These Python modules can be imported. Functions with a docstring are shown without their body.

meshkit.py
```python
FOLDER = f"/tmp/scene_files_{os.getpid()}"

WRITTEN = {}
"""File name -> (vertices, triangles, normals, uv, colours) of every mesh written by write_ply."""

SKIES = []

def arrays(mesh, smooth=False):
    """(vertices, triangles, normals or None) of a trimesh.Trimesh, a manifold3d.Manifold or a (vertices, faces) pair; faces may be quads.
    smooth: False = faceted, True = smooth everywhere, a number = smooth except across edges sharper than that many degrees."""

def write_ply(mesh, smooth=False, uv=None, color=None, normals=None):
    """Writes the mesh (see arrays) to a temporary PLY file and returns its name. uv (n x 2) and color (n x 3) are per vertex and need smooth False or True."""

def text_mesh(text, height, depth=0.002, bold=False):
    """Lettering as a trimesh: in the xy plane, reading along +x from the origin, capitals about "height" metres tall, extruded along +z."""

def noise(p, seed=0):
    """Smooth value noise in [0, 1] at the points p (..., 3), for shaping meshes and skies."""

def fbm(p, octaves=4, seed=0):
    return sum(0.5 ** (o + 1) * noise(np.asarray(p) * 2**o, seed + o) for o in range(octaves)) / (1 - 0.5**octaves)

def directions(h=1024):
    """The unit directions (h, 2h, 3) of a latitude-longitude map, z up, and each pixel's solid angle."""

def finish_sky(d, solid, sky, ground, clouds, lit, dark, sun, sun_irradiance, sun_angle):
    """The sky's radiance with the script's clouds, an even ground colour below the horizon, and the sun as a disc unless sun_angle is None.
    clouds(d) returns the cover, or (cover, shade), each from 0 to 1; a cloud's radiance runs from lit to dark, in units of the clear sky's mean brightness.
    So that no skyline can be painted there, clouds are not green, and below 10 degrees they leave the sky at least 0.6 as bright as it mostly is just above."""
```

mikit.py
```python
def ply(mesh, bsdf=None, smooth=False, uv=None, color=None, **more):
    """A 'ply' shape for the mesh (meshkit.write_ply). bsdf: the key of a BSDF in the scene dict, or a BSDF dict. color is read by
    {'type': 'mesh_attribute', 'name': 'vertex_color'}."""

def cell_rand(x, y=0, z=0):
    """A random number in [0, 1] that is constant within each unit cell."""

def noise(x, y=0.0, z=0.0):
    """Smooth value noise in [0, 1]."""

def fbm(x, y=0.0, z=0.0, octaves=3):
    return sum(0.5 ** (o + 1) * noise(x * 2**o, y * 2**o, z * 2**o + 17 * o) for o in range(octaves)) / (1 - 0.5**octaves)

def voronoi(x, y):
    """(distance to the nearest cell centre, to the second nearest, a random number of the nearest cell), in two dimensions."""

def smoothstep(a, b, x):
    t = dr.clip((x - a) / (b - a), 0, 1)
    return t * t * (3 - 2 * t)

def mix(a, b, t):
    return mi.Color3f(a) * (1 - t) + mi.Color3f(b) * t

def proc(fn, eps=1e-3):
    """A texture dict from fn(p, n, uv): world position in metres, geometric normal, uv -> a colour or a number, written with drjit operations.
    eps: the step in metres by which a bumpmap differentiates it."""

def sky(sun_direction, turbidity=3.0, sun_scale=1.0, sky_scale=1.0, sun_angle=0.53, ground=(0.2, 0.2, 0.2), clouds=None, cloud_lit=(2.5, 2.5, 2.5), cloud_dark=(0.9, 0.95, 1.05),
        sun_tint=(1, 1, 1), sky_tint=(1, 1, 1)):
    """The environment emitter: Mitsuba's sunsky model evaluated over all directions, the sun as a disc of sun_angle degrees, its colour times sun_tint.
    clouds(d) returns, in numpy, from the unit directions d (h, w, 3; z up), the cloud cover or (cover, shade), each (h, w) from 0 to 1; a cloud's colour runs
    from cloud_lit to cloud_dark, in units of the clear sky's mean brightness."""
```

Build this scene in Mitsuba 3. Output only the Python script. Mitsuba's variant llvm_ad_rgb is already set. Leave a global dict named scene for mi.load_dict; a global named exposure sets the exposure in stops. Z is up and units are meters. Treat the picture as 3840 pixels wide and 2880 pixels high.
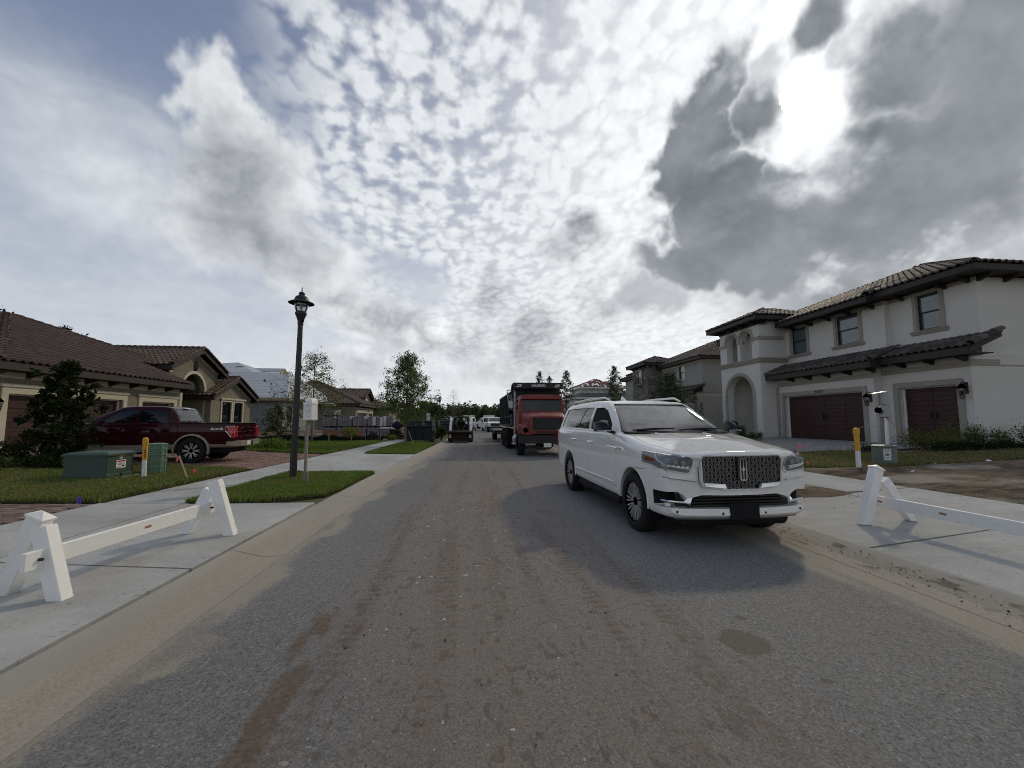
import math, random
import numpy as np, trimesh, mitsuba as mi, drjit as dr, mikit, meshkit
import manifold3d as m3
from shapely.geometry import Polygon, MultiPolygon, box as sbox, Point, LineString
from shapely.ops import unary_union
from shapely import affinity
from mikit import proc, noise, fbm, voronoi, cell_rand, smoothstep, mix

T4 = mi.ScalarTransform4f
scene, labels = {}, {}
rng = np.random.default_rng(7)
random.seed(7)

# ---------------------------------------------------------------- camera, sky, exposure
# world: y runs along the road away from the camera, x to the right, z up, metres
YAW, PITCH, EYE = math.radians(5.9), math.radians(5.0), 1.55
FWD = np.array([math.sin(YAW) * math.cos(PITCH), math.cos(YAW) * math.cos(PITCH), math.sin(PITCH)])
scene['camera'] = {
    'type': 'perspective', 'fov': 2 * math.degrees(math.atan(1920 / 1550.0)), 'fov_axis': 'x', 'near_clip': 0.05, 'far_clip': 3000.0,
    'to_world': T4().look_at(origin=[0, 0, EYE], target=[float(FWD[0]), float(FWD[1]), EYE + float(FWD[2])], up=[0, 0, 1])}
exposure = 1.9

SUN_AZ, SUN_EL = math.radians(42.7), math.radians(34.0)
SUN = np.array([math.sin(SUN_AZ) * math.cos(SUN_EL), math.cos(SUN_AZ) * math.cos(SUN_EL), math.sin(SUN_EL)])


def sstep(a, b, x):
    t = np.clip((x - a) / (b - a), 0, 1)
    return t * t * (3 - 2 * t)


def n2(x, y, seed=0, octaves=5):
    return meshkit.fbm(np.stack([x, y, np.zeros_like(x) + 0.37], -1), octaves, seed)


def clouds(d):
    """Broken altocumulus, cumulus and one heavy grey bank in front of the sun, placed by compass bearing and height."""
    az = np.degrees(np.arctan2(d[..., 0], d[..., 1]))
    el = np.degrees(np.arcsin(np.clip(d[..., 2], -1, 1)))
    sd = np.degrees(np.arccos(np.clip(d @ SUN, -1, 1)))
    zz = np.maximum(d[..., 2], 0) + 0.13
    px, py = d[..., 0] / zz, d[..., 1] / zz            # the cloud deck as a plane overhead
    w1, w2 = n2(az / 8, el / 8, 3) - 0.5, n2(az / 8 + 40, el / 8, 4) - 0.5
    f1_, f2_ = n2(az / 2.4, el / 2.4, 31, 4) - 0.5, n2(az / 2.4 + 9, el / 2.4, 32, 4) - 0.5
    ax, ay = az + 8 * w1 + 5 * f1_, el + 8 * w2 + 5 * f2_   # ragged outlines
    bx, by = az + 9 * w1 + 2 * f1_, el + 9 * w2 + 2 * f2_     # softer ones

    cx, cy = az + 3.0 * f1_ + 2.5 * w1, el + 3.0 * f2_ + 2.5 * w2

    def blob(ca, ce, ra, re, tilt=0.0, soft=0.30, x=None, y=None):
        x, y = (ax, ay) if x is None else (x, y)
        ct, st = math.cos(math.radians(tilt)), math.sin(math.radians(tilt))
        dx, dy = x - ca, y - ce
        return sstep(1 + soft, 1 - soft, np.hypot((dx * ct + dy * st) / ra, (-dx * st + dy * ct) / re))

    def most(*b):
        return np.maximum.reduce(b)

    tex = n2(az / 6.0, el / 4.5, 51, 5)
    bil = np.abs(2 * n2(az / 4.0, el / 3.4, 52, 5) - 1)      # billows
    fine = n2(az / 1.1, el / 0.9, 54, 4)
    glow, wide = np.exp(-(sd / 9.0) ** 2), np.exp(-(sd / 32.0) ** 2)
    # --- thin high cloud: haze towards the horizon, wisps to the left
    s, t = px * 0.8 + py * 0.55, -px * 0.55 + py * 0.8
    wisp = 0.50 * sstep(0.46, 0.80, n2(s * 1.2 + 0.7 * w1, t * 4.2 + 1.5 * w2, 11, 5)) * (0.3 + n2(px, py, 14, 3))
    wisp = wisp + 0.46 * sstep(0.40, 0.72, n2(s * 0.8 + 3, t * 2.2 + w1, 12, 5)) * sstep(40, 14, el)
    veil = 0.95 * np.exp(-np.maximum(el - 2, 0) / 13.0)
    thin = 1 - (1 - veil) * (1 - 0.22 * sstep(38, 18, el)) * (1 - np.clip(wisp, 0, 0.8)) * (1 - 0.62 * sstep(-14, 22, az))
    Y = 0.48 + 0.15 * np.exp(-np.maximum(el, 0) / 9.0) + 0.10 * wide + 0.05 * (tex - 0.5) - 0.03 * sstep(-10, -60, az) + 0.07 * sstep(8, 30, az) * sstep(12, 25, el)
    cover = thin
    # --- altocumulus: rows of small puffs
    ca, sa = math.cos(0.16), math.sin(0.16)
    u, v = (px * ca + py * sa) * 16.0, (-px * sa + py * ca) * 10.5
    u = u + 2.6 * (n2(px * 3.1, py * 3.1, 21) - 0.5) + 1.9 * (n2(px * 13, py * 10, 25, 4) - 0.5)
    v = v + 2.6 * (n2(px * 3.1, py * 3.1, 22) - 0.5) + 1.9 * (n2(px * 13, py * 10, 26, 4) - 0.5)
    iu, iv = np.floor(u), np.floor(v)
    near = np.full(u.shape, 9.0)
    for i in (-1, 0, 1):
        for j in (-1, 0, 1):
            cu, cv = iu + i, iv + j
            h = np.abs(np.sin(cu * 127.1 + cv * 311.7) * 43758.5453) % 1
            k = np.abs(np.sin(cu * 269.5 + cv * 183.3) * 43758.5453) % 1
            near = np.minimum(near, np.hypot(cu + 0.1 + 0.8 * h - u, cv + 0.1 + 0.8 * k - v) * (0.80 + 0.5 * h))
    grain = n2(px * 26, py * 30, 23, 4) - 0.5
    puff = sstep(1.0, 0.12, near + 1.7 * grain)
    group = n2(px * 1.5 + 2.3, py * 1.5, 24, 4)
    field = sstep(-30, -12, az + 0.35 * (el - 20) + 9 * w1) * sstep(3, 10, el)
    dens = sstep(0.30, 0.52, group + 0.34 * sstep(-16, 8, az) - 0.06)
    alto = field * dens * np.clip(puff * sstep(7, 20, el) + 0.7 * sstep(20, 7, el) + 0.55 * sstep(0, 22, az + 6 * w1) * sstep(45, 25, el - 0.5 * az), 0, 1)
    cover = 1 - (1 - cover) * (1 - 0.96 * alto)
    Y = Y + alto * (0.075 + 0.15 * (puff - 0.5) + 0.14 * grain)
    # --- cumulus to the left, smaller ones low over the houses
    left = most(blob(-30.3, 31.5, 5.2, 4.2, -35, .2), blob(-25.5, 27.0, 5.5, 5.5, -30, .2), blob(-28, 22.5, 8, 6.5, -20, .3), blob(-20, 18.5, 9, 4.6, -25, .3), blob(-38, 23, 9, 5.5, -15, .9) * .75, blob(-14, 13, 8, 3.4, -22, .4))
    lsh = most(blob(-29, 27, 5, 4.4, -30, .8, bx, by), blob(-26, 21, 7.5, 4.2, -20, .8, bx, by), 0.35 * blob(-17.5, 14.6, 7, 2.2, -22, .9, bx, by))
    cover = 1 - (1 - cover) * (1 - left)
    Y = Y * (1 - left) + left * (0.66 + 0.30 * (bil - 0.35) - 0.30 * lsh)
    low = most(blob(-4.5, 11.5, 9, 2.6, 5, .5), blob(-12, 13.5, 6, 2.6, -10, .5), blob(10.5, 11.5, 7, 4.6, 0, .4), blob(2, 17.5, 4.0, 3.0, -20, .5), blob(-15.5, 6.0, 5.0, 2.6, 0, .3), blob(20, 16, 6, 4, 10, .5), blob(8, 7, 11, 2.6, 0, .6), blob(-29, 5.5, 5, 1.6, 0, .5))
    lowsh = most(0.55 * blob(-4.5, 10.6, 7, 1.7, 5, .9, bx, by), 0.30 * blob(-12, 13.2, 5, 1.6, -12, .9, bx, by), 0.80 * blob(10.8, 11.2, 5.6, 3.6, 0, .8, bx, by), 0.55 * blob(2.2, 17.2, 3.2, 2.2, -20, .8, bx, by),
                 0.22 * blob(-15.5, 5.0, 4, 1.6, 0, .8, bx, by), 0.55 * blob(20.5, 15.6, 4.6, 2.6, 10, .9, bx, by), 0.45 * blob(9, 7.0, 9, 1.7, 0, .9, bx, by), 0.95 * blob(15.8, 23.2, 3.6, 2.3, 5, .6, bx, by))
    low = most(low, blob(15.8, 23.2, 4.0, 2.7, 5, .5))
    cover = 1 - (1 - cover) * (1 - 0.9 * low)
    Y = Y + low * (0.05 + 0.40 * (bil - 0.32)) - lowsh * 0.30 * (0.30 + 1.4 * tex)
    # --- the grey bank before the sun
    bank = most(blob(33, 36.5, 5.4, 3.2, 45, .40), blob(30.5, 31.0, 6.2, 3.6, 20, .24), blob(32.5, 25.0, 6.4, 6.8, 0, .24), blob(38, 21.5, 10, 7.5, -15, .25), blob(50, 22, 12, 9.0, -15, .4), blob(64, 30, 17, 16, 0, .4),
                blob(44.8, 39.2, 4.4, 3.2, 15, .6), 0.8 * blob(38.0, 37.2, 4.0, 3.0, 20, .7), blob(51, 33, 5.5, 6, 0, .6), blob(37.4, 33.4, 3.6, 5.0, 0, .7), 0.9 * blob(47.5, 36.0, 3.0, 3.6, 0, .8), blob(60, 44, 14, 10, 0, .4), 0.9 * blob(50.5, 40.5, 4.0, 3.0, 30, .7), 0.7 * blob(41, 36.8, 3.0, 1.2, 10, .9, cx, cy), blob(30, 19.0, 7.0, 3.4, -12, .35), blob(80, 25, 25, 16, 0, .5), blob(118, 42, 62, 44, 0, .4), blob(48, 13.0, 16, 6.0, -10, .8), blob(25.0, 15.5, 6, 2.6, 5, .5) * .8)
    hole = most(blob(42.9, 34.3, 2.2, 1.7, -60, .45, cx, cy), 0.80 * blob(45.8, 32.6, 2.6, 1.5, 20, .8, cx, cy), 0.80 * blob(44.6, 28.6, 3.4, 1.9, -70, .8, cx, cy), 0.75 * blob(42.5, 25.2, 4.2, 1.2, -12, .8, cx, cy), 0.7 * blob(46.6, 25.0, 2.2, 1.3, 20, .9, cx, cy), 0.75 * blob(37, 39.4, 4.0, 1.0, 30, .9), 0.7 * blob(48.5, 38.5, 3.0, 1.2, 55, .9, cx, cy), 0.5 * blob(35.2, 30.2, 2.6, 0.9, 10, .9, cx, cy))
    gaps = sstep(0.58, 0.80, n2(az / 3.6 + 7, el / 3.0, 53, 5)) * sstep(22, 15, el) * sstep(30, 50, az)
    hole = hole * np.clip(0.15 + 0.9 * bil + 0.75 * np.exp(-(sd / 2.6) ** 2), 0, 1)
    solid = np.clip(bank - hole - 0.5 * gaps, 0, 1)
    cover = np.clip(np.maximum(cover, np.maximum(solid, 1.1 * wide)), 0, 1)
    Y = Y + hole * (0.10 * glow + 0.45 * np.exp(-(sd / 1.8) ** 2)) * (0.55 + 0.9 * bil) + 0.10 * glow * (0.4 + tex)
    grey = 0.235 + 0.22 * (tex - 0.5) + 0.10 * (n2(az / 12, el / 7, 58, 3) - 0.5) + 0.13 * (bil - 0.35) * glow ** 0.3 + 0.05 * sstep(20, 5, el) - 0.045 * blob(31, 29, 6, 6, 0, .9, bx, by) - 0.03 * sstep(50, 75, az)
    rim = np.clip(4 * solid * (1 - solid), 0, 1)
    Y = Y * (1 - solid) + grey * solid + rim * (0.05 + 0.14 * glow + 0.12 * wide) * (0.3 + 1.4 * tex)
    Y = (Y + 0.03 * sstep(16, 3, el)) * (1 + 0.22 * (fine - 0.5))
    return cover, 1 - np.clip(Y / 2.0, 0.01, 1)


SKY_ARGS = dict(turbidity=3.5, sun_scale=0.25, sky_scale=1.0, sun_angle=3.4, ground=(0.16, 0.15, 0.14), clouds=clouds,
                cloud_lit=(7.7, 7.85, 7.95), cloud_dark=(0.0, 0.06, 0.13), sun_tint=(0.9, 0.96, 1.0), sky_tint=(1.22, 0.98, 0.93))
scene['sky'] = mikit.sky(SUN, **SKY_ARGS)

# ---------------------------------------------------------------- helpers
I4 = np.eye(4)


def tr(x=0.0, y=0.0, z=0.0):
    m = np.eye(4)
    m[:3, 3] = (x, y, z)
    return m


def rot(deg, axis=(0, 0, 1)):
    return trimesh.transformations.rotation_matrix(math.radians(deg), axis)


def numbered(base):
    if base not in scene and base not in labels and base not in USED:
        USED.add(base)
        return base
    k = 1
    while f'{base}_{k:03d}' in USED or f'{base}_{k:03d}' in scene:
        k += 1
    USED.add(f'{base}_{k:03d}')
    return f'{base}_{k:03d}'


USED = set()


def thing(name, label, cat, group=None, kind=None):
    k = numbered(name)
    labels[k] = {'label': label, 'category': cat}
    if group:
        labels[k]['group'] = group
    if kind:
        labels[k]['kind'] = kind
    return k


def join(*ms):
    flat = []
    for m in ms:
        flat.extend(m if isinstance(m, (list, tuple)) else [m])
    return trimesh.util.concatenate([tm(m) for m in flat if m is not None])


def tm(m):
    if hasattr(m, 'to_mesh'):
        q = m.to_mesh()
        return trimesh.Trimesh(q.vert_properties[:, :3], q.tri_verts, process=False)
    return m


def put(m, M):
    m = tm(m).copy()
    m.apply_transform(M)
    return m


def add(name, mesh, bsdf, parent=None, smooth=False, M=None, color=None, uv=None, **props):
    """one entry of the scene; props (label, category, group, kind) go into labels"""
    k = numbered(parent + '__' + name if parent else name)
    d = mesh if isinstance(mesh, dict) else mikit.ply(tm(mesh), bsdf, smooth=smooth, color=color, uv=uv)
    if M is not None:
        d = {**d, 'to_world': T4(np.asarray(M, float).tolist())}
    scene[k] = d
    if props:
        labels[k] = dict(props)
    return k


def bx(x0, x1, y0, y1, z0, z1, ch=0.0):
    """box; ch > 0 chamfers its edges"""
    x0, x1, y0, y1, z0, z1 = min(x0, x1), max(x0, x1), min(y0, y1), max(y0, y1), min(z0, z1), max(z0, z1)
    c, s = ((x0 + x1) / 2, (y0 + y1) / 2, (z0 + z1) / 2), (x1 - x0, y1 - y0, z1 - z0)
    if ch <= 0:
        m = trimesh.creation.box(s)
    else:
        ch = min(ch, 0.45 * min(s))
        p = []
        for k in range(3):
            e = [s[0] / 2 - ch, s[1] / 2 - ch, s[2] / 2 - ch]
            e[k] += ch
            p += [(a * e[0], b * e[1], q * e[2]) for a in (-1, 1) for b in (-1, 1) for q in (-1, 1)]
        m = hull(p)
    m.apply_translation(c)
    return m


def hull(p):
    return tm(m3.Manifold.hull_points(np.asarray(p, float)))


def bar(a, b, w, h=None, upv=(0, 0, 1), ch=0.0):
    """square bar from a to b, w wide, h tall"""
    a, b = np.asarray(a, float), np.asarray(b, float)
    L = np.linalg.norm(b - a)
    m = bx(-w / 2, w / 2, 0, L, -(h or w) / 2, (h or w) / 2, ch)
    y = (b - a) / L
    x = np.cross(y, upv)
    if np.linalg.norm(x) < 1e-6:
        x = np.cross(y, (1, 0, 0))
    x /= np.linalg.norm(x)
    M = np.eye(4)
    M[:3, 0], M[:3, 1], M[:3, 2], M[:3, 3] = x, y, np.cross(x, y), a
    m.apply_transform(M)
    return m


def tube(pts, r, n=8, caps=True):
    p = np.asarray(pts, float)
    r = np.broadcast_to(np.asarray(r, float), (len(p),))
    t = np.gradient(p, axis=0)
    t /= np.linalg.norm(t, axis=1, keepdims=True) + 1e-12
    a = np.cross(t[0], (0, 0, 1) if abs(t[0][2]) < 0.9 else (1, 0, 0))
    V = []
    for i in range(len(p)):
        a = a - t[i] * (a @ t[i])
        a /= np.linalg.norm(a)
        b = np.cross(t[i], a)
        ang = np.arange(n) * 2 * np.pi / n
        V.append(p[i] + r[i] * (np.cos(ang)[:, None] * a + np.sin(ang)[:, None] * b))
    V = np.vstack(V)
    F = []
    for i in range(len(p) - 1):
        for j in range(n):
            q = (i * n + j, i * n + (j + 1) % n, (i + 1) * n + (j + 1) % n, (i + 1) * n + j)
            F += [(q[0], q[1], q[2]), (q[0], q[2], q[3])]
    if caps:
        V = np.vstack([V, p[:1], p[-1:]])
        c0, c1 = len(V) - 2, len(V) - 1
        e = (len(p) - 1) * n
        for j in range(n):
            F += [(c0, (j + 1) % n, j), (c1, e + j, e + (j + 1) % n)]
    return trimesh.Trimesh(V, F, process=False)


def lathe(prof, n=20, M=None):
    """profile [(r, z)] turned about z"""
    m = trimesh.creation.revolve(np.asarray(prof, float), sections=n)
    if M is not None:
        m.apply_transform(M)
    return m


def extr(poly, h):
    return join(*[trimesh.creation.extrude_polygon(g, h, engine='earcut') for g in getattr(poly, 'geoms', [poly]) if g.area > 1e-9])


def quad(a, b, c, d):
    return trimesh.Trimesh([a, b, c, d], [(0, 1, 2), (0, 2, 3)], process=False)


def cyl(a, b, r, n=16):
    return tube([a, b], r, n)


PLANE_X = np.array([[0, 0, 1, 0], [1, 0, 0, 0], [0, 1, 0, 0], [0, 0, 0, 1.0]])     # drawing (u, v, depth) -> (depth, u, v)


def wallx(poly, x0, x1):
    """polygon drawn in (y, z) made solid from x0 to x1"""
    m = extr(poly, abs(x1 - x0))
    m.apply_transform(PLANE_X)
    m.apply_translation((min(x0, x1), 0, 0))
    return m


def wally(poly, y0, y1):
    """polygon drawn in (x, z) made solid from y0 to y1"""
    m = extr(poly, abs(y1 - y0))
    m.apply_transform(np.array([[1, 0, 0, 0], [0, 0, -1, 0], [0, 1, 0, 0], [0, 0, 0, 1.0]]))
    m.apply_translation((0, max(y0, y1), 0))
    return m


# ---------------------------------------------------------------- lie of the land
TX = np.array([-60, -15, -8.5, -6.15, -4.85, -2.7, -2.1, 4.0, 4.6, 6.9, 8.6, 18, 60])
TZ = np.array([.6, .46, .215, .165, .12, .08, 0, 0, .08, .18, .26, .55, .7])


def shift(y):
    y = np.asarray(y, float)
    return 0.0225 * (np.sqrt((y - 10) ** 2 + 16) + (y - 10)) - 0.0045


def zt(x, y):
    return np.interp(np.asarray(x, float) - shift(y), TX, TZ)


def drape(poly, h, thick=None, ystep=6.0, cuts=True):
    """polygon in (x, y) laid h above the land; thick: made solid downwards"""
    out = []
    x0, y0, x1, y1 = poly.bounds
    ys = np.arange(y0, y1 + ystep, ystep) if cuts else [y0, y1 + 1]
    for a, b in zip(ys[:-1], ys[1:]):
        s = float(shift((a + b) / 2))
        xs = [x0 - 1] + [v + s for v in TX if x0 < v + s < x1] + [x1 + 1]
        for c, e in zip(xs[:-1], xs[1:]):
            g = poly.intersection(sbox(c, a, e, b))
            for p in getattr(g, 'geoms', [g]):
                if p.geom_type != 'Polygon' or p.area < 1e-6:
                    continue
                v, f = trimesh.creation.triangulate_polygon(p, engine='earcut')
                m = trimesh.Trimesh(np.c_[v, zt(v[:, 0], v[:, 1]) + h], f, process=False)
                out.append(m)
    m = join(*out)
    fix = m.face_normals[:, 2] < 0
    m.faces[fix] = m.faces[fix][:, ::-1]
    if thick:
        m = solidify(m, thick)
    return m


def solidify(m, thick):
    m = m.copy()
    m.merge_vertices()
    lo = m.vertices.copy()
    lo[:, 2] -= thick
    n = len(lo)
    e = m.edges_sorted.view('i8,i8').ravel() if False else m.edges_sorted
    u, inv, cnt = np.unique(e, axis=0, return_inverse=True, return_counts=True)
    be = m.edges[cnt[inv.ravel()] == 1]
    F = [m.faces, np.array([[a, a + n, b + n] for a, b in be]), np.array([[a, b + n, b] for a, b in be])]
    return trimesh.Trimesh(np.vstack([m.vertices, lo]), np.vstack(F), process=False)


# ---------------------------------------------------------------- materials
def mat(name, d):
    scene[name] = d
    return name


def rgb(*c):
    return {'type': 'rgb', 'value': list(c if len(c) == 3 else c * 3)}


def two(d):
    return {'type': 'twosided', 'bsdf': d}


def pr(color, rough=0.6, metallic=0.0, spec=0.5, **k):
    return {'type': 'principled', 'base_color': color if isinstance(color, dict) else rgb(*color), 'roughness': rough, 'metallic': metallic, 'specular': spec, **k}


def bump(tex, scale, d):
    return {'type': 'bumpmap', 'arbitrary': tex, 'scale': scale, 'bsdf': d}


VC = {'type': 'mesh_attribute', 'name': 'vertex_color'}


def ell(p, cx, cy, rx, ry, edge=0.25, n=None):
    q = dr.sqrt(dr.square((p.x - cx) / rx) + dr.square((p.y - cy) / ry))
    return 1 - smoothstep(1 - edge, 1 + edge, q if n is None else q + n)


def band(x, c, w, e=0.06):
    return 1 - smoothstep(w, w + e, dr.abs(x - c))


def road_x(p):
    return p.x - (0.0225 * (dr.sqrt(dr.square(p.y - 10) + 16) + (p.y - 10)) - 0.0045)


def asphalt_col(p, n, uv):
    x, y = road_x(p), p.y
    big, mid = fbm(p.x * 0.9, p.y * 0.5, 0, 3), fbm(p.x * 5, p.y * 2.2, 1, 3)
    g1 = noise(p.x * 150, p.y * 150, 3)
    g2 = noise(p.x * 61, p.y * 61, 5)
    cell = cell_rand(dr.floor(p.x * 85), dr.floor(p.y * 85))
    v = 0.142 + 0.095 * (g1 - 0.5) + 0.062 * (g2 - 0.5) + 0.03 * (big - 0.5)
    v = v + dr.select(cell > 0.965, 0.09, 0.0) * g1 - dr.select(cell < 0.05, 0.035, 0.0)
    c = mi.Color3f(v * 1.01, v * 1.0, v * 0.985)
    # dried mud carried along the middle by trucks: a brown film, longer tracks, tread prints
    wob = x + 0.16 * (fbm(y * 0.30, 3.0) - 0.5)
    film = (1 - smoothstep(0.7, 1.9, dr.abs(wob - 0.15))) * (0.35 + 0.65 * smoothstep(0.25, 0.65, fbm(p.x * 2.0, p.y * 0.22, 2, 4)))
    film = film * smoothstep(36, 22, y) * (0.55 + 0.7 * fbm(p.x * 24, p.y * 18, 4, 2))
    grit = 0.55 + 0.9 * g2
    mudc = mi.Color3f(0.165, 0.132, 0.104) * (0.66 + 0.45 * g1 + 0.22 * mid)
    c = mix(c, mudc, dr.clip(0.62 * film * grit, 0, 0.8))
    track = dr.maximum(dr.maximum(band(wob, 0.46, 0.09, 0.10), 0.8 * band(wob, -0.27, 0.07, 0.08)), dr.maximum(dr.maximum(band(wob, 1.02, 0.06, 0.12), 0.7 * band(wob, 1.47, 0.05, 0.09)), dr.maximum(0.8 * band(wob, -0.97, 0.08, 0.12), 0.6 * band(wob, 0.20, 0.04, 0.06))))
    longs = smoothstep(0.38, 0.62, fbm(p.x * 5.0, p.y * 0.42, 9, 4))
    lug = smoothstep(0.30, 0.80, dr.sin(y * 66 + 5 * noise(x * 9, y * 1.1)) * 0.25 + 1.1 * fbm(p.x * 20, p.y * 14, 7, 3) - 0.08)
    c = mix(c, mi.Color3f(0.112, 0.082, 0.062) * (0.7 + 0.6 * g1), dr.clip(track * longs * (0.28 + 0.75 * lug) * grit, 0, 0.85))
    clod = smoothstep(0.66, 0.72, fbm(p.x * 19, p.y * 9, 31, 3)) * (1 - smoothstep(1.0, 1.9, dr.abs(x - 0.2)))
    c = mix(c, mi.Color3f(0.085, 0.062, 0.048), clod * 0.5)
    # long clay smear and damp sand patch
    sx = x + 1.07 + 0.09 * (y - 2.6) + 0.09 * (fbm(y * 3.0, 5.0) - 0.5)
    smear = (1 - smoothstep(0.05, 0.10, dr.abs(sx) + 0.07 * (mid - 0.5))) * smoothstep(3.66, 3.45, y) * smoothstep(0.2, 0.9, y)
    smear = smear * smoothstep(0.30, 0.42, fbm(p.x * 6, p.y * 3, 40, 3))
    c = mix(c, mi.Color3f(0.108, 0.078, 0.054) * (0.72 + 0.5 * g2), smear * 0.85)
    damp = dr.maximum(ell(p, 1.90, 2.81, 0.17, 0.17, 0.10, 0.35 * (mid - 0.5) + 0.2 * (g2 - 0.5)), ell(p, 2.10, 3.14, 0.04, 0.04, 0.2, 0.3 * (g2 - 0.5)))
    damp = dr.maximum(damp, ell(p, 2.10, 2.36, 0.045, 0.025, 0.2, 0.3 * (g2 - 0.5)))
    c = mix(c, mi.Color3f(0.096, 0.086, 0.070) * (0.8 + 0.4 * g1), damp * 0.92)
    # sand washed out of the gutters
    eL = x + 1.86 - 0.24 * (fbm(y * 0.8, 1.0) - 0.5) - 0.20 * smoothstep(4.58, 4.50, y) * smoothstep(2.6, 4.0, y) * 0.9 + 0.13 * smoothstep(11, 4, y) - 0.22 * smoothstep(0.52, 0.66, fbm(y * 1.3, 8.0, 0, 2)) + 0.06 * (mid - 0.5)
    eR = 3.55 - x - 0.22 * (fbm(y * 0.7, 11.0) - 0.5) + 0.10 * (mid - 0.5)
    sL = smoothstep(0.05, -0.07, eL + 0.16 * (g2 - 0.5) + 0.10 * (mid - 0.5)) * (0.50 + 0.50 * smoothstep(0.2, 0.55, mid))
    sR = smoothstep(0.07, -0.08, eR + 0.16 * (g2 - 0.5)) * (0.35 + 0.65 * smoothstep(0.22, 0.52, fbm(p.x * 7, p.y * 0.9, 6, 3) + 0.08))
    sand = mi.Color3f(0.245, 0.220, 0.182) * (0.72 + 0.34 * g1 + 0.25 * big)
    c = mix(c, sand, dr.clip(dr.maximum(sL, sR), 0, 1))
    # splashes of pale mortar
    sp = smoothstep(0.815, 0.85, fbm(p.x * 17, p.y * 12, 50, 3)) * (1 - smoothstep(0.5, 0.9, dr.abs(x + 0.1)))
    return mix(c, mi.Color3f(0.40, 0.39, 0.37), sp * 0.85)


def asphalt_h(p, n, uv):
    return 0.6 * noise(p.x * 110, p.y * 110, 3) + 0.5 * noise(p.x * 48, p.y * 48, 5)


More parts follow.
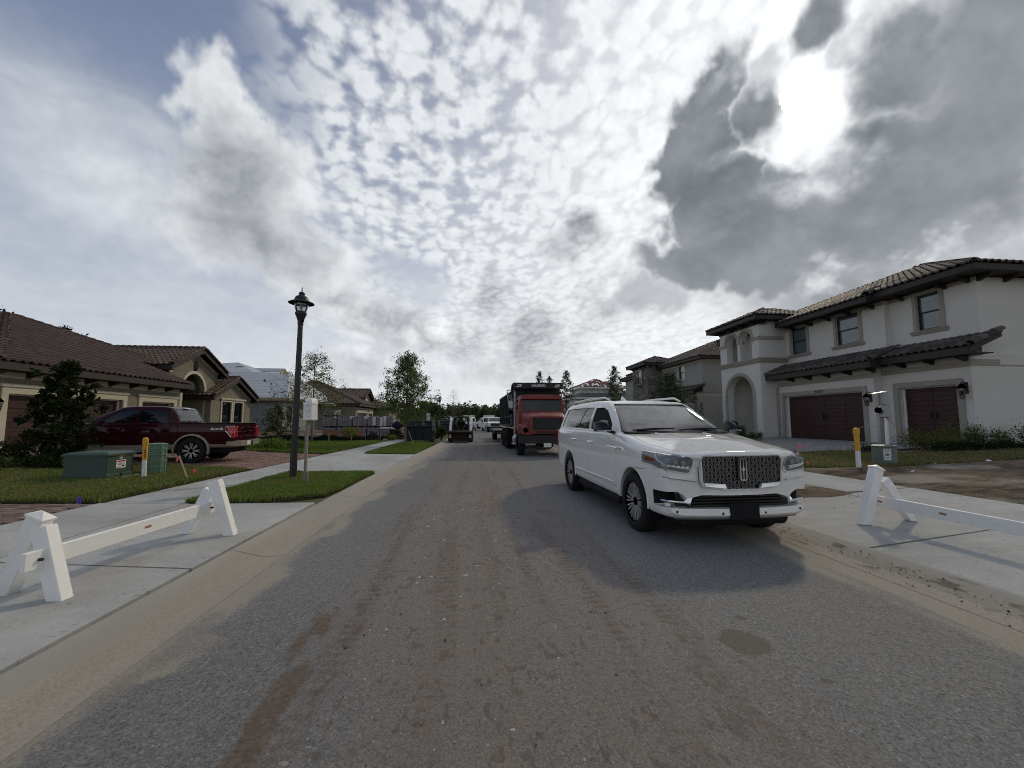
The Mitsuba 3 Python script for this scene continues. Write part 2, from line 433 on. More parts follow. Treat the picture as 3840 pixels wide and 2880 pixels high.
def concrete_col(p, n, uv):
    st = fbm(p.x * 0.9 + 5, p.y * 0.9, 2, 4)
    fine = noise(p.x * 90, p.y * 90, 1)
    br = fbm(p.x * 2.2, p.y * 9, 4, 3)
    dirt = smoothstep(0.50, 0.78, fbm(p.x * 1.7 + 3, p.y * 1.3, 8, 4))
    v = 0.33 + 0.17 * (st - 0.5) + 0.04 * (fine - 0.5) + 0.07 * (br - 0.5)
    c = mi.Color3f(v * 0.99, v, v * 0.975)
    c = mix(c, mi.Color3f(0.30, 0.262, 0.205) * (0.8 + 0.3 * fine), dirt * 0.45)
    speck = smoothstep(0.86, 0.92, noise(p.x * 31, p.y * 31, 9))
    return mix(c, mi.Color3f(0.13, 0.11, 0.09), speck * 0.45)


def gutter_col(p, n, uv):
    x = road_x(p)
    st = fbm(p.x * 2, p.y * 0.6, 2, 4)
    fine = noise(p.x * 100, p.y * 100, 1)
    str_ = fbm(p.x * 14, p.y * 0.8, 5, 3)
    c = mi.Color3f(0.30, 0.285, 0.255) * (0.82 + 0.36 * st)
    side = dr.minimum(dr.abs(x + 2.7), dr.abs(x - 4.6))
    sand = smoothstep(0.05, 0.26, side + 0.35 * (st - 0.5)) * (0.5 + 0.5 * str_)
    c = mix(c, mi.Color3f(0.262, 0.234, 0.195) * (0.78 + 0.4 * fine + 0.2 * str_), dr.clip(sand * 1.2, 0, 1))
    dark = smoothstep(0.56, 0.70, fbm(p.x * 9, p.y * 3.4, 3, 4)) * smoothstep(0.6, 0.3, dr.abs(x - 4.35) * 2.2)
    return mix(c, mi.Color3f(0.105, 0.085, 0.066), dark * 0.75)


def dirt_col(p, n, uv):
    a, b = fbm(p.x * 0.6, p.y * 1.1, 3, 4), fbm(p.x * 5, p.y * 7, 6, 4)
    f = noise(p.x * 45, p.y * 45, 2)
    c = mix(mi.Color3f(0.045, 0.034, 0.027), mi.Color3f(0.135, 0.104, 0.075), smoothstep(0.38, 0.70, a * 0.65 + b * 0.45)) * (0.7 + 0.6 * f)
    return mix(c, mi.Color3f(0.28, 0.255, 0.215) * (0.8 + 0.3 * f), smoothstep(0.60, 0.74, fbm(p.x * 0.5 + 9, p.y * 1.0 + 3, 8, 3)) * 0.7)


def ground_col(p, n, uv):
    a, b = fbm(p.x * 0.11, p.y * 0.11, 3, 4), fbm(p.x * 2, p.y * 2, 6, 4)
    g = mix(mi.Color3f(0.048, 0.066, 0.022), mi.Color3f(0.105, 0.098, 0.055), smoothstep(0.4, 0.65, a))
    return g * (0.6 + 0.8 * b)


def sod_col(p, n, uv):
    b, f = fbm(p.x * 3, p.y * 3, 6, 3), noise(p.x * 60, p.y * 60, 2)
    return mix(mi.Color3f(0.036, 0.044, 0.016), mi.Color3f(0.075, 0.062, 0.036), smoothstep(0.4, 0.7, b)) * (0.6 + 0.7 * f)


def grain(col, amount, fx, fy=None, fz=None):
    """a colour with mottling of its own"""
    fy, fz = fy or fx, fz or fx

    def fn(p, n, uv):
        a = fbm(p.x * fx, p.y * fy, p.z * fz, 3)
        b = noise(p.x * fx * 9, p.y * fy * 9, p.z * fz * 9)
        return mi.Color3f(*col) * (1 + amount * (a - 0.5) * 2 + 0.5 * amount * (b - 0.5))
    return proc(fn)


def stucco_h(p, n, uv):
    return noise(p.x * 55, p.y * 55, p.z * 55) + 0.6 * noise(p.x * 130, p.y * 130, p.z * 130)


mat('m_asphalt', bump(proc(asphalt_h), 0.004, pr(proc(asphalt_col), 0.82, spec=0.35)))
mat('m_concrete', pr(proc(concrete_col), 0.85, spec=0.25))
mat('m_gutter', pr(proc(gutter_col), 0.9, spec=0.2))
mat('m_dirt', bump(proc(lambda p, n, uv: fbm(p.x * 9, p.y * 9, 1, 4)), 0.03, pr(proc(dirt_col), 0.95, spec=0.1)))
mat('m_ground', pr(proc(ground_col), 0.95, spec=0.1))
mat('m_sod', pr(proc(sod_col), 0.95, spec=0.1))
mat('m_stucco_white', bump(proc(stucco_h), 0.003, pr(grain((0.62, 0.595, 0.55), 0.06, 0.8), 0.9, spec=0.2)))
mat('m_stucco_tan', bump(proc(stucco_h), 0.003, pr(grain((0.225, 0.204, 0.160), 0.10, 0.8), 0.9, spec=0.2)))
mat('m_stucco_grey', pr(grain((0.30, 0.30, 0.285), 0.12, 0.7), 0.9, spec=0.2))
mat('m_trim_tan', pr(grain((0.33, 0.30, 0.255), 0.06, 2.0), 0.8, spec=0.25))
mat('m_trim_cream', pr(grain((0.52, 0.49, 0.39), 0.05, 2.0), 0.8, spec=0.25))
mat('m_vc', two(pr(VC, 0.85, spec=0.2)))
mat('m_vc_tile', two(pr(VC, 0.62, spec=0.25)))
mat('m_vc_gloss', two(pr(VC, 0.45, spec=0.4)))
mat('m_leaf', {'type': 'principledthin', 'base_color': VC, 'roughness': 0.55, 'diff_trans': 0.7, 'spec_trans': 0.0})
mat('m_dark_wood', pr(grain((0.030, 0.023, 0.020), 0.25, 3.0, 3.0, 3.0), 0.6, spec=0.4))
mat('m_black', pr((0.012, 0.012, 0.013), 0.5))
mat('m_black_matte', pr((0.015, 0.015, 0.016), 0.85, spec=0.2))
mat('m_rubber', pr(grain((0.016, 0.016, 0.016), 0.2, 9), 0.85, spec=0.25))
mat('m_chrome', pr((0.80, 0.80, 0.81), 0.10, metallic=1.0))
mat('m_alu', pr((0.72, 0.72, 0.73), 0.38, metallic=0.85))
mat('m_steel', pr(grain((0.33, 0.34, 0.35), 0.2, 6), 0.45, metallic=0.8))
mat('m_tint', {'type': 'plastic', 'diffuse_reflectance': rgb(0.006, 0.007, 0.008), 'int_ior': 1.52})
mat('m_clear', {'type': 'thindielectric', 'int_ior': 1.5})
mat('m_bark', pr(grain((0.15, 0.125, 0.10), 0.35, 7, 7, 2.0), 0.95, spec=0.1))
mat('m_white', pr((0.74, 0.74, 0.73), 0.45, spec=0.4))
mat('m_white_paint', pr(grain((0.80, 0.80, 0.79), 0.03, 5), 0.5, spec=0.35))
mat('m_grey', pr((0.22, 0.23, 0.24), 0.5))
mat('m_wood_pale', pr(grain((0.33, 0.25, 0.165), 0.25, 5, 5, 1.5), 0.8, spec=0.2))
mat('m_wood_grey', pr(grain((0.25, 0.22, 0.185), 0.25, 14, 14, 2), 0.85, spec=0.2))
mat('m_yellow', pr((0.60, 0.31, 0.012), 0.45))
mat('m_pink', two(pr((0.90, 0.13, 0.17), 0.6)))
mat('m_violet', two(pr((0.13, 0.06, 0.40), 0.6)))
# ---------------------------------------------------------------- the setting
def strip_mesh(xs, zs, y0, y1, n):
    """a surface of fixed cross-section swept along the road's own line"""
    ys = np.linspace(y0, y1, n)
    V = [(x + float(shift(y)), y, z) for y in ys for x, z in zip(xs, zs)]
    k = len(xs)
    F = [(i * k + j, i * k + j + 1, (i + 1) * k + j + 1, (i + 1) * k + j) for i in range(n - 1) for j in range(k - 1)]
    F = [t for a, b, c, d in F for t in ((a, b, c), (a, c, d))]
    return trimesh.Trimesh(V, F, process=False)


gx = np.r_[-700, TX, 700]
gz = np.r_[.6, TZ, .7] - 0.05
add('ground', join(strip_mesh(gx, gz, -30, 130, 33), strip_mesh([-700, 700], [0.3, 0.3], 130, 900, 3)), 'm_ground', kind='structure', label='open ground under lawns and lots as far as the trees')
add('road', strip_mesh(np.linspace(-2.12, 4.02, 9), 0.03 * (1 - np.linspace(-1, 1, 9) ** 2) + 0.002, -12, 95, 44), 'm_asphalt', kind='structure', label='grey asphalt road streaked with dried mud and tyre tracks')
add('cross_road', drape(sbox(-40, 95, 50, 101), 0.012), 'm_asphalt', kind='structure', label='grey asphalt cross road at the far end of the street')

# rolled kerbs cast in lengths, with open joints
for side in (-1, 1):
    prof = [(-2.705, 0.08), (-2.66, 0.082), (-2.52, 0.045), (-2.36, 0.004), (-2.12, 0.006), (-2.12, -0.08), (-2.705, -0.08)]
    if side > 0:
        prof = [(1.9 - x, z) for x, z in prof]
    g = numbered('gutter')
    labels[g] = {'kind': 'structure', 'label': 'sandy concrete gutter along the driveway with the ' + ('long barricade' if side < 0 else 'half-cut barricade')}
    for k in range(24):
        y0 = -6.0 + 3.6 * k + (0.32 if side < 0 else 0.9)
        ys = np.linspace(y0 + 0.007, y0 + 3.593, 3)
        V = [(x + float(shift(y)), y, z) for y in ys for x, z in prof]
        n = len(prof)
        F = []
        for i in range(2):
            for j in range(n):
                a, b, c, d = i * n + j, i * n + (j + 1) % n, (i + 1) * n + (j + 1) % n, (i + 1) * n + j
                F += [(a, b, c), (a, c, d)]
        _, cf = trimesh.creation.triangulate_polygon(Polygon(prof), engine='earcut')
        vx = {tuple(np.round(q, 5)): i for i, q in enumerate(prof)}
        cv = [vx[tuple(np.round(q, 5))] for q in _]
        F += [tuple(cv[i] for i in f) for f in cf] + [tuple(2 * n + cv[i] for i in f[::-1]) for f in cf]
        m = trimesh.Trimesh(V, F, process=False)
        trimesh.repair.fix_normals(m)
        add('kerb_length', m, 'm_gutter', g)


def slabs(name, label, cells, h=0.0, gap=0.011):
    """concrete cast in bays: each bay a slab of its own"""
    g = numbered(name)
    labels[g] = {'kind': 'structure', 'label': label}
    for poly in cells:
        p = poly.buffer(-gap / 2, join_style=2)
        if p.is_empty:
            continue
        add('slab', drape(p, h + float(rng.uniform(-.001, .001)), 0.1), 'm_concrete', g)
    return g


def P(*pts):
    return Polygon(pts)


# barricaded near driveway mouth, walks, the pickup's driveway mouth
slabs('driveway_apron', 'pale concrete driveway mouth under the long white barricade',
      [P((-4.40, -3), (-2.730, -3), (-2.730, 0.9), (-4.40, 0.98)), P((-6.15, -3), (-4.41, -3), (-4.41, 0.98), (-6.15, 1.0)),
       P((-4.40, 1.0), (-2.730, 0.92), (-2.730, 4.54), (-4.40, 4.78)), P((-6.15, 1.02), (-4.41, 1.0), (-4.41, 4.78), (-6.15, 5.0)),
       P((-4.85, 4.86), (-2.730, 4.56), (-2.730, 7.9), (-4.85, 7.77)), P((-6.15, 5.03), (-4.86, 4.88), (-4.86, 7.77), (-6.15, 7.76))])
s_ = lambda y: float(shift(y))
walk = []
y = 7.78
while y < 60:
    y2 = y + 1.40
    walk.append(P((-6.15 + s_(y), y), (-4.85 + s_(y), y), (-4.85 + s_(y2), y2), (-6.15 + s_(y2), y2)))
    y = y2
slabs('sidewalk', 'narrow concrete sidewalk beside the lamp post', walk[:22])
slabs('driveway_apron', 'concrete driveway mouth behind the lamp post, in front of the pickup',
      [P((-4.83, 12.0), (-2.55, 11.95), (-2.46, 15.2), (-4.70, 15.2)), P((-4.70, 15.22), (-2.46, 15.22), (-2.30, 18.35), (-4.52, 18.40))])
slabs('driveway_apron', 'concrete driveway mouth with the half-cut barricade, beside the white suv',
      [P((4.628, -4), (6.85, -4), (6.85, 0.6), (4.628, 0.35)), P((6.87, -4), (8.66, -4), (8.66, 0.9), (6.87, 0.6)),
       P((4.628, 0.38), (6.85, 0.63), (6.85, 4.76), (4.628, 4.46)), P((6.87, 0.63), (8.66, 0.93), (8.66, 5.05), (6.87, 4.78)),
       P((4.628, 4.49), (6.95, 4.79), (6.95, 7.2), (4.628, 6.9)), P((6.97, 4.80), (8.66, 5.07), (8.66, 7.3), (6.97, 7.2))])
walk = []
y = 7.32
while y < 40:
    y2 = y + 1.55
    walk.append(P((7.12 + s_(y), y), (8.66 + s_(y), y), (8.66 + s_(y2), y2), (7.12 + s_(y2), y2)))
    y = y2
slabs('sidewalk', 'concrete sidewalk with dirt on it, beyond the white suv', walk)
slabs('driveway_apron', 'concrete driveway mouth of the white two-storey house', [P((4.68, 13.0), (7.10, 13.0), (7.2, 17.4), (4.75, 17.4)), P((4.75, 17.42), (7.2, 17.42), (7.3, 22.0), (4.9, 22.0))])


# paved driveways: every paver laid on its own, the largest as single parts
def pavers(name, label, poly, cols, L=0.20, W=0.10, gapc=0.006, along=0.0, seed=1, single=0, jit=0.004, tone=0.25, kinds=None):
    g = numbered(name)
    labels[g] = {'kind': 'structure', 'label': label}
    add('joint_sand', drape(poly, -0.02), 'm_sod', g)
    r = np.random.default_rng(seed)
    c, s = math.cos(along), math.sin(along)
    R = lambda x, y: (c * x - s * y, s * x + c * y)
    q = affinity.rotate(poly, -along, origin=(0, 0), use_radians=True)
    x0, y0, x1, y1 = q.bounds
    cells = []
    for j in range(int((y1 - y0) / W) + 1):
        for i in range(int((x1 - x0) / L) + 2):
            cx, cy = x0 + (i + 0.5 * (j % 2)) * L, y0 + (j + 0.5) * W
            X, Y = R(cx, cy)
            cells.append((X, Y))
    cells = np.array(cells)
    import shapely
    inside = shapely.contains_xy(poly.buffer(-0.03), cells[:, 0], cells[:, 1])
    cells = cells[inside]
    d = np.hypot(cells[:, 0], cells[:, 1])
    cells = cells[np.argsort(d)]
    n = len(cells)
    base = np.array([(a * (L / 2 - gapc), b * (W / 2 - gapc)) for a, b in ((-1, -1), (1, -1), (1, 1), (-1, 1))])
    top = base * 0.94
    def build(cs):
        m = len(cs)
        xy = np.concatenate([base, top])[None] * np.ones((m, 1, 1))
        xr = np.stack([c * xy[..., 0] - s * xy[..., 1], s * xy[..., 0] + c * xy[..., 1]], -1) + cs[:, None]
        dz = r.uniform(-jit, jit, (m, 1)) + np.r_[[-0.03] * 4, [0.0] * 4][None]
        V = np.concatenate([xr, (zt(xr[..., 0], xr[..., 1]) + dz)[..., None]], -1).reshape(-1, 3)
        f = np.array([(4, 5, 6), (4, 6, 7)] + [t for i in range(4) for t in ((i, (i + 1) % 4, 4 + (i + 1) % 4), (i, 4 + (i + 1) % 4, 4 + i))])
        F = (f[None] + 8 * np.arange(m)[:, None, None]).reshape(-1, 3)
        col = np.array(cols)[r.integers(0, len(cols), m)] * (1 + tone * (r.random((m, 1)) - 0.5))
        return trimesh.Trimesh(V, F, process=False), np.repeat(col, 8, 0)
    for k in range(min(single, n)):
        m, col = build(cells[k:k + 1])
        add('paver', m, 'm_vc', g, color=col)
    if n > single:
        m, col = build(cells[single:])
        add('paver_field', m, 'm_vc', g, color=col, kind='stuff')
    return g


RED = [(0.215, 0.125, 0.100), (0.185, 0.108, 0.088), (0.235, 0.155, 0.128), (0.20, 0.145, 0.125)]
pavers('paved_driveway', 'dark red brick paving at the frame edge behind the long barricade', P((-12, 0.2), (-6.17, 0.2), (-6.17, 7.70), (-12, 7.70)), [(0.165, 0.115, 0.100), (0.14, 0.10, 0.09), (0.19, 0.145, 0.13)], L=0.23, W=0.115, single=220, seed=3)
pavers('paved_driveway', 'red brick paved driveway under the maroon pickup truck', P((-6.1, 12.55), (-8.0, 12.85), (-11.0, 13.6), (-16.4, 15.9), (-16.4, 25.4), (-12.5, 24.0), (-8.9, 18.5), (-5.78, 17.75)), RED, L=0.23, W=0.115, seed=4)
pavers('paved_driveway', 'grey block paved driveway of the white two-storey house', P((8.72, 13.8), (11.2, 13.75), (13.5, 14.1), (18.4, 14.0), (18.4, 16.98), (18.4, 22.9), (12.0, 22.4), (8.9, 21.5)), [(0.20, 0.19, 0.18), (0.17, 0.165, 0.16), (0.235, 0.225, 0.21)], L=0.30, W=0.15, seed=5)


# lawns: a sod sheet with real blades
def lawn(label, poly, dens, hgt, cols, seed, dry=0.2, edge=True, wide=0.007):
    r = np.random.default_rng(seed)
    x0, y0, x1, y1 = poly.bounds
    import shapely
    n = int((x1 - x0) * (y1 - y0) * dens)
    xy = np.c_[r.uniform(x0, x1, n), r.uniform(y0, y1, n)]
    keep = shapely.contains_xy(poly, xy[:, 0], xy[:, 1])
    xy = xy[keep]
    n = len(xy)
    pat = meshkit.fbm(np.c_[xy * 1.4, np.zeros(n)], 3, seed)
    h = hgt * (0.55 + 0.75 * r.random(n)) * (0.75 + 0.5 * pat)
    ang = r.uniform(0, 2 * np.pi, n)
    lean = h * r.uniform(0.15, 0.75, n)
    la = r.uniform(0, 2 * np.pi, n)
    w = wide * (0.7 + 0.6 * r.random(n))
    z = zt(xy[:, 0], xy[:, 1]) + 0.008
    dx, dy = np.cos(ang) * w, np.sin(ang) * w
    lx, ly = np.cos(la) * lean, np.sin(la) * lean
    b0 = np.c_[xy[:, 0] - dx, xy[:, 1] - dy, z - 0.01]
    b1 = np.c_[xy[:, 0] + dx, xy[:, 1] + dy, z - 0.01]
    m0 = np.c_[xy[:, 0] - dx * .8 + lx * .35, xy[:, 1] - dy * .8 + ly * .35, z + h * .62]
    m1 = np.c_[xy[:, 0] + dx * .8 + lx * .35, xy[:, 1] + dy * .8 + ly * .35, z + h * .62]
    t = np.c_[xy[:, 0] + lx, xy[:, 1] + ly, z + h]
    V = np.stack([b0, b1, m0, m1, t], 1).reshape(-1, 3)
    f = np.array([(0, 1, 3), (0, 3, 2), (2, 3, 4)])
    F = (f[None] + 5 * np.arange(n)[:, None, None]).reshape(-1, 3)
    c = np.array(cols)[r.integers(0, len(cols), n)] * (0.7 + 0.6 * r.random((n, 1)))
    dd = (r.random(n) < dry * (0.4 + 1.6 * (pat < 0.48)))[:, None]
    c = np.where(dd, np.array([0.26, 0.215, 0.115]) * (0.6 + 0.6 * r.random((n, 1))), c)
    k = add('grass', trimesh.Trimesh(V, F, process=False), 'm_leaf', color=np.repeat(c, 5, 0), kind='stuff', label=label, category='grass')
    add('sod', drape(poly, 0.004, 0.05), 'm_sod', k)


GREEN = [(0.185, 0.262, 0.056), (0.150, 0.222, 0.050), (0.215, 0.285, 0.070), (0.130, 0.185, 0.048)]
OLIVE = [(0.205, 0.225, 0.070), (0.170, 0.190, 0.062), (0.235, 0.240, 0.090)]
DULL = [(0.155, 0.168, 0.070), (0.130, 0.140, 0.060), (0.190, 0.185, 0.088)]
lawn('green grass island under the lamp post', P((-4.87, 7.84), (-3.6, 7.96), (-2.80, 8.6), (-2.72, 9.3), (-2.70, 11.0), (-2.58, 11.9), (-3.0, 11.93), (-4.80, 11.96), (-4.87, 10)), 5200, 0.075, GREEN, 11, 0.16)
lawn('mown green lawn around the green transformer box', P((-15, 7.78), (-6.2, 7.80), (-6.18, 10), (-6.16, 12.45), (-8.0, 12.8), (-11.0, 13.5), (-15, 15.0)), 2600, 0.075, GREEN + OLIVE, 12, 0.22, wide=0.009)
lawn('green lawn in front of the black silt fence', P((-13, 21.6), (-9.2, 18.75), (-5.80, 17.95), (-5.72, 20), (-5.45, 25.5), (-5.9, 28.2), (-8.2, 26.2), (-10.2, 25.4)), 900, 0.08, GREEN, 13, 0.05, wide=0.014)
lawn('green grass verge under the staked street tree', P((-4.45, 18.45), (-2.32, 18.4), (-2.22, 22), (-2.05, 26.5), (-3.0, 27.4), (-4.2, 27.2), (-4.38, 22)), 1100, 0.08, GREEN, 14, 0.05, wide=0.013)
lawn('dull grass strip around the round green pedestal, before the white house', P((8.70, 10.6), (9.2, 10.15), (11.0, 9.75), (13, 9.85), (15.3, 10.06), (20, 10.6), (30, 11.4), (30, 12.9), (20, 12.9), (14.2, 12.4), (13.9, 13.3), (13.4, 14.0), (11.2, 13.7), (8.72, 13.7)), 1500, 0.08, DULL + OLIVE, 15, 0.35, wide=0.011)


# bare dirt
def heap(poly, amp, seed, h=0.0, step=0.09):
    import shapely
    x0, y0, x1, y1 = poly.bounds
    nx, ny = int((x1 - x0) / step) + 1, int((y1 - y0) / step) + 1
    X, Y = np.meshgrid(np.linspace(x0, x1, nx), np.linspace(y0, y1, ny))
    inside = shapely.contains_xy(poly, X.ravel(), Y.ravel()).reshape(X.shape)
    dist = shapely.distance(poly.exterior, shapely.points(X.ravel(), Y.ravel())).reshape(X.shape)
    f = meshkit.fbm(np.stack([X * 2.2, Y * 2.2, 0 * X], -1), 5, seed)
    f2 = meshkit.fbm(np.stack([X * 7, Y * 9, 0 * X], -1), 3, seed + 9)
    Zh = zt(X, Y) + h + amp * np.clip(dist / 0.5, 0, 1) * (0.3 + f + 0.35 * (f2 - .5))
    V = np.stack([X, Y, Zh], -1).reshape(-1, 3)
    idx = np.arange(nx * ny).reshape(ny, nx)
    ok = inside[:-1, :-1] & inside[1:, :-1] & inside[:-1, 1:] & inside[1:, 1:]
    a, b, c, d = idx[:-1, :-1][ok], idx[:-1, 1:][ok], idx[1:, 1:][ok], idx[1:, :-1][ok]
    return trimesh.Trimesh(V, np.vstack([np.c_[a, b, c], np.c_[a, c, d]]), process=False)


add('dirt_lot', join(heap(P((8.40, -6), (40, -6), (40, 11.6), (30, 11.3), (15.3, 10.25), (11.0, 9.95), (9.2, 10.35), (8.45, 10.8)), 0.075, 3, -0.004, 0.11)), 'm_dirt', smooth=True, kind='structure', label='bare brown dirt lot before the grass strip')
add('dirt_verge', heap(P((4.66, 7.0), (5.7, 7.05), (6.5, 6.85), (7.25, 7.05), (7.35, 8.3), (7.15, 9.5), (7.16, 12.9), (4.75, 12.9)), 0.10, 5, -0.02), 'm_dirt', smooth=True, kind='structure', label='heaped brown dirt on the verge beside the white suv')
add('dirt_lot', heap(P((-40, 29), (-6.2, 29), (-5.6, 60), (-40, 70)), 0.03, 6, -0.01, 0.5), 'm_dirt', smooth=True, kind='structure', label='bare dirt building lot behind the silt fence')
# crumbs of soil in the gutter and on the concrete
V_, C_ = [], []
for k in range(330):
    if k < 200:
        yy = rng.uniform(2.2, 7.5)
        xx = 4.28 + rng.normal(0, 0.11)
    elif k < 290:
        xx, yy = rng.uniform(-1.3, 1.6), rng.uniform(2.0, 9)
    else:
        xx, yy = rng.uniform(5.2, 8.6), rng.uniform(6.2, 7.3)
    sz = rng.uniform(0.003, 0.011)
    m = trimesh.creation.icosphere(0, sz)
    m.vertices *= rng.uniform(0.6, 1.3, (12, 3))
    zz = float(zt(xx, yy)) if not -2.1 < xx < 4 else 0.03 * (1 - ((xx - .95) / 3.07) ** 2)
    m.apply_translation((xx, yy, zz + sz * 0.35))
    V_.append(m)
add('dirt_crumbs', join(*V_), 'm_dirt', kind='stuff', label='crumbs of soil scattered on road and gutter', category='dirt')
# ---------------------------------------------------------------- house parts
import shapely
BROWN = [(0.098, 0.068, 0.056), (0.105, 0.074, 0.062), (0.090, 0.062, 0.052), (0.112, 0.080, 0.067), (0.100, 0.072, 0.062)]
GREYBROWN = [(0.085, 0.070, 0.064), (0.105, 0.088, 0.080), (0.070, 0.058, 0.053), (0.125, 0.108, 0.098)]


def tile_proto(w, e, hgt=0.072, n=7):
    """one barrel roof tile: u across, v up the slope, w off the roof"""
    us = np.linspace(-w / 2, w / 2, n)
    t = np.linspace(-1, 1, n)
    prof = np.where(np.abs(t) < 0.68, hgt * np.cos(t / 0.68 * np.pi / 2) ** 0.7, 0.0) + 0.014
    low = np.c_[us, np.full(n, -0.02), prof + 0.046]
    top = np.c_[us * 0.96, np.full(n, e * 1.03), prof + 0.002]
    lip = np.c_[us, np.full(n, -0.02), np.maximum(prof + 0.046 - 0.052, 0.0)]
    V = np.vstack([low, top, lip])
    F = []
    for i in range(n - 1):
        F += [(i, i + 1, n + i + 1), (i, n + i + 1, n + i), (2 * n + i, 2 * n + i + 1, i + 1), (2 * n + i, i + 1, i)]
    return V, np.array(F)


def plane_frame(poly):
    p = np.asarray(poly, float)
    n = np.zeros(3)
    for i in range(len(p)):
        n += np.cross(p[i], p[(i + 1) % len(p)])
    n /= np.linalg.norm(n)
    if n[2] < 0:
        n = -n
    up = np.array([0, 0, 1.0]) - n * n[2]
    up /= np.linalg.norm(up)
    return p, n, np.cross(up, n), up


def tile_roof(parent, polys, cols, seed=1, w=0.30, e=0.37, name='roof_tiles', missing=0.0):
    """tiles laid in courses over plane polygons; all of them one part"""
    r = np.random.default_rng(seed)
    PV, PF = tile_proto(w, e)
    Vs, Fs, Cs, under = [], [], [], []
    at = 0
    for poly in polys:
        p, n, ac, up = plane_frame(poly)
        o = p[0]
        q = np.c_[(p - o) @ ac, (p - o) @ up]
        pg = Polygon(q)
        x0, y0, x1, y1 = pg.bounds
        nu, nv = int(math.ceil((x1 - x0) / w)), int(math.ceil((y1 - y0) / e))
        U, Vv = np.meshgrid(x0 + (np.arange(nu) + 0.5) * (x1 - x0) / nu, y0 + np.arange(nv) * e)
        U, Vv = U.ravel(), Vv.ravel()
        ok = shapely.contains_xy(pg.buffer(0.02), U, Vv + e * 0.45)
        if missing:
            ok &= r.random(len(U)) > missing
        U, Vv = U[ok], Vv[ok]
        k = len(U)
        a = U[:, None] + PV[None, :, 0] + r.normal(0, .004, (k, 1))
        b = Vv[:, None] + PV[None, :, 1] + r.normal(0, .006, (k, 1))
        c = PV[None, :, 2] + r.uniform(0, .006, (k, 1)) + 0 * a
        W = o + a[..., None] * ac + b[..., None] * up + c[..., None] * n
        Vs.append(W.reshape(-1, 3))
        Fs.append((PF[None] + len(PV) * np.arange(k)[:, None, None]).reshape(-1, 3) + at)
        at += k * len(PV)
        col = np.array(cols)[r.integers(0, len(cols), k)] * (0.88 + 0.24 * r.random((k, 1)))
        Cs.append(np.repeat(col, len(PV), 0))
        m = extr(pg, 0.05)
        M = np.eye(4)
        M[:3, 0], M[:3, 1], M[:3, 2], M[:3, 3] = ac, up, n, o - n * 0.055
        under.append(put(m, M))
    V, F, Cc = np.vstack(Vs), np.vstack(Fs), np.vstack(Cs)
    k = add(name, trimesh.Trimesh(V, F, process=False), 'm_vc_tile', parent, color=Cc, kind='stuff')
    return k, join(*under)


def caps(a, b, cols, seed=1, rad=0.11, step=0.36):
    """ridge or hip caps from a (low end) to b, with colours"""
    r = np.random.default_rng(seed)
    a, b = np.asarray(a, float), np.asarray(b, float)
    L = np.linalg.norm(b - a)
    d = (b - a) / L
    side = np.cross(d, (0, 0, 1.0))
    side /= np.linalg.norm(side)
    nup = np.cross(side, d)
    ang = np.linspace(-0.2, np.pi + 0.2, 7)
    Vs, Fs, Cs = [], [], []
    for i in range(max(1, int(L / step))):
        p0, p1 = a + d * i * step, a + d * min((i + 1.15) * step, L + 0.05)
        rows = []
        for p, rr, lift in ((p0, rad * 1.12, 0.02), (p1, rad * 0.92, 0.0), (p0, rad * 0.90, 0.0)):
            rows.append(p + (np.cos(ang)[:, None] * side + np.sin(ang)[:, None] * nup) * rr + nup * lift)
        n = len(ang)
        V = np.vstack(rows)
        F = []
        for j in range(n - 1):
            F += [(j, n + j, n + j + 1), (j, n + j + 1, j + 1), (2 * n + j, j, j + 1), (2 * n + j, j + 1, 2 * n + j + 1)]
        Fs.append(np.array(F) + 3 * n * i)
        Vs.append(V)
        Cs.append(np.repeat((np.array(cols)[r.integers(0, len(cols))] * (0.8 + 0.4 * r.random()))[None], 3 * n, 0))
    return trimesh.Trimesh(np.vstack(Vs), np.vstack(Fs), process=False), np.vstack(Cs)


def ridge_caps(parent, lines, cols, seed=1, rad=0.11):
    for i, (a, b) in enumerate(lines):
        m, c = caps(a, b, cols, seed + i, rad)
        add('ridge_caps', m, 'm_vc', parent, color=c)


def hip_planes(x0, x1, y0, y1, z, pitch):
    """four planes and five ridge lines of a hipped roof over a rectangle (eave edge at height z)"""
    w, l = abs(x1 - x0), abs(y1 - y0)
    h = min(w, l) / 2
    if l >= w:
        a, b = ((x0 + x1) / 2, y0 + h, z + h * pitch), ((x0 + x1) / 2, y1 - h, z + h * pitch)
    else:
        a, b = (x0 + h, (y0 + y1) / 2, z + h * pitch), (x1 - h, (y0 + y1) / 2, z + h * pitch)
    c = [(x0, y0, z), (x1, y0, z), (x1, y1, z), (x0, y1, z)]
    if l >= w:
        pl = [[c[0], c[1], a], [c[1], c[2], b, a], [c[2], c[3], b], [c[3], c[0], a, b]]
        ln = [(c[0], a), (c[1], a), (c[2], b), (c[3], b), (a, b)]
    else:
        pl = [[c[0], c[1], b, a], [c[1], c[2], b], [c[2], c[3], a, b], [c[3], c[0], a]]
        ln = [(c[0], a), (c[1], b), (c[2], b), (c[3], a), (a, b)]
    if l == w:
        ln = ln[:4]
    pl = [[p for i, p in enumerate(q) if i == 0 or np.linalg.norm(np.subtract(p, q[i - 1])) > 1e-6] for q in pl]
    return pl, ln


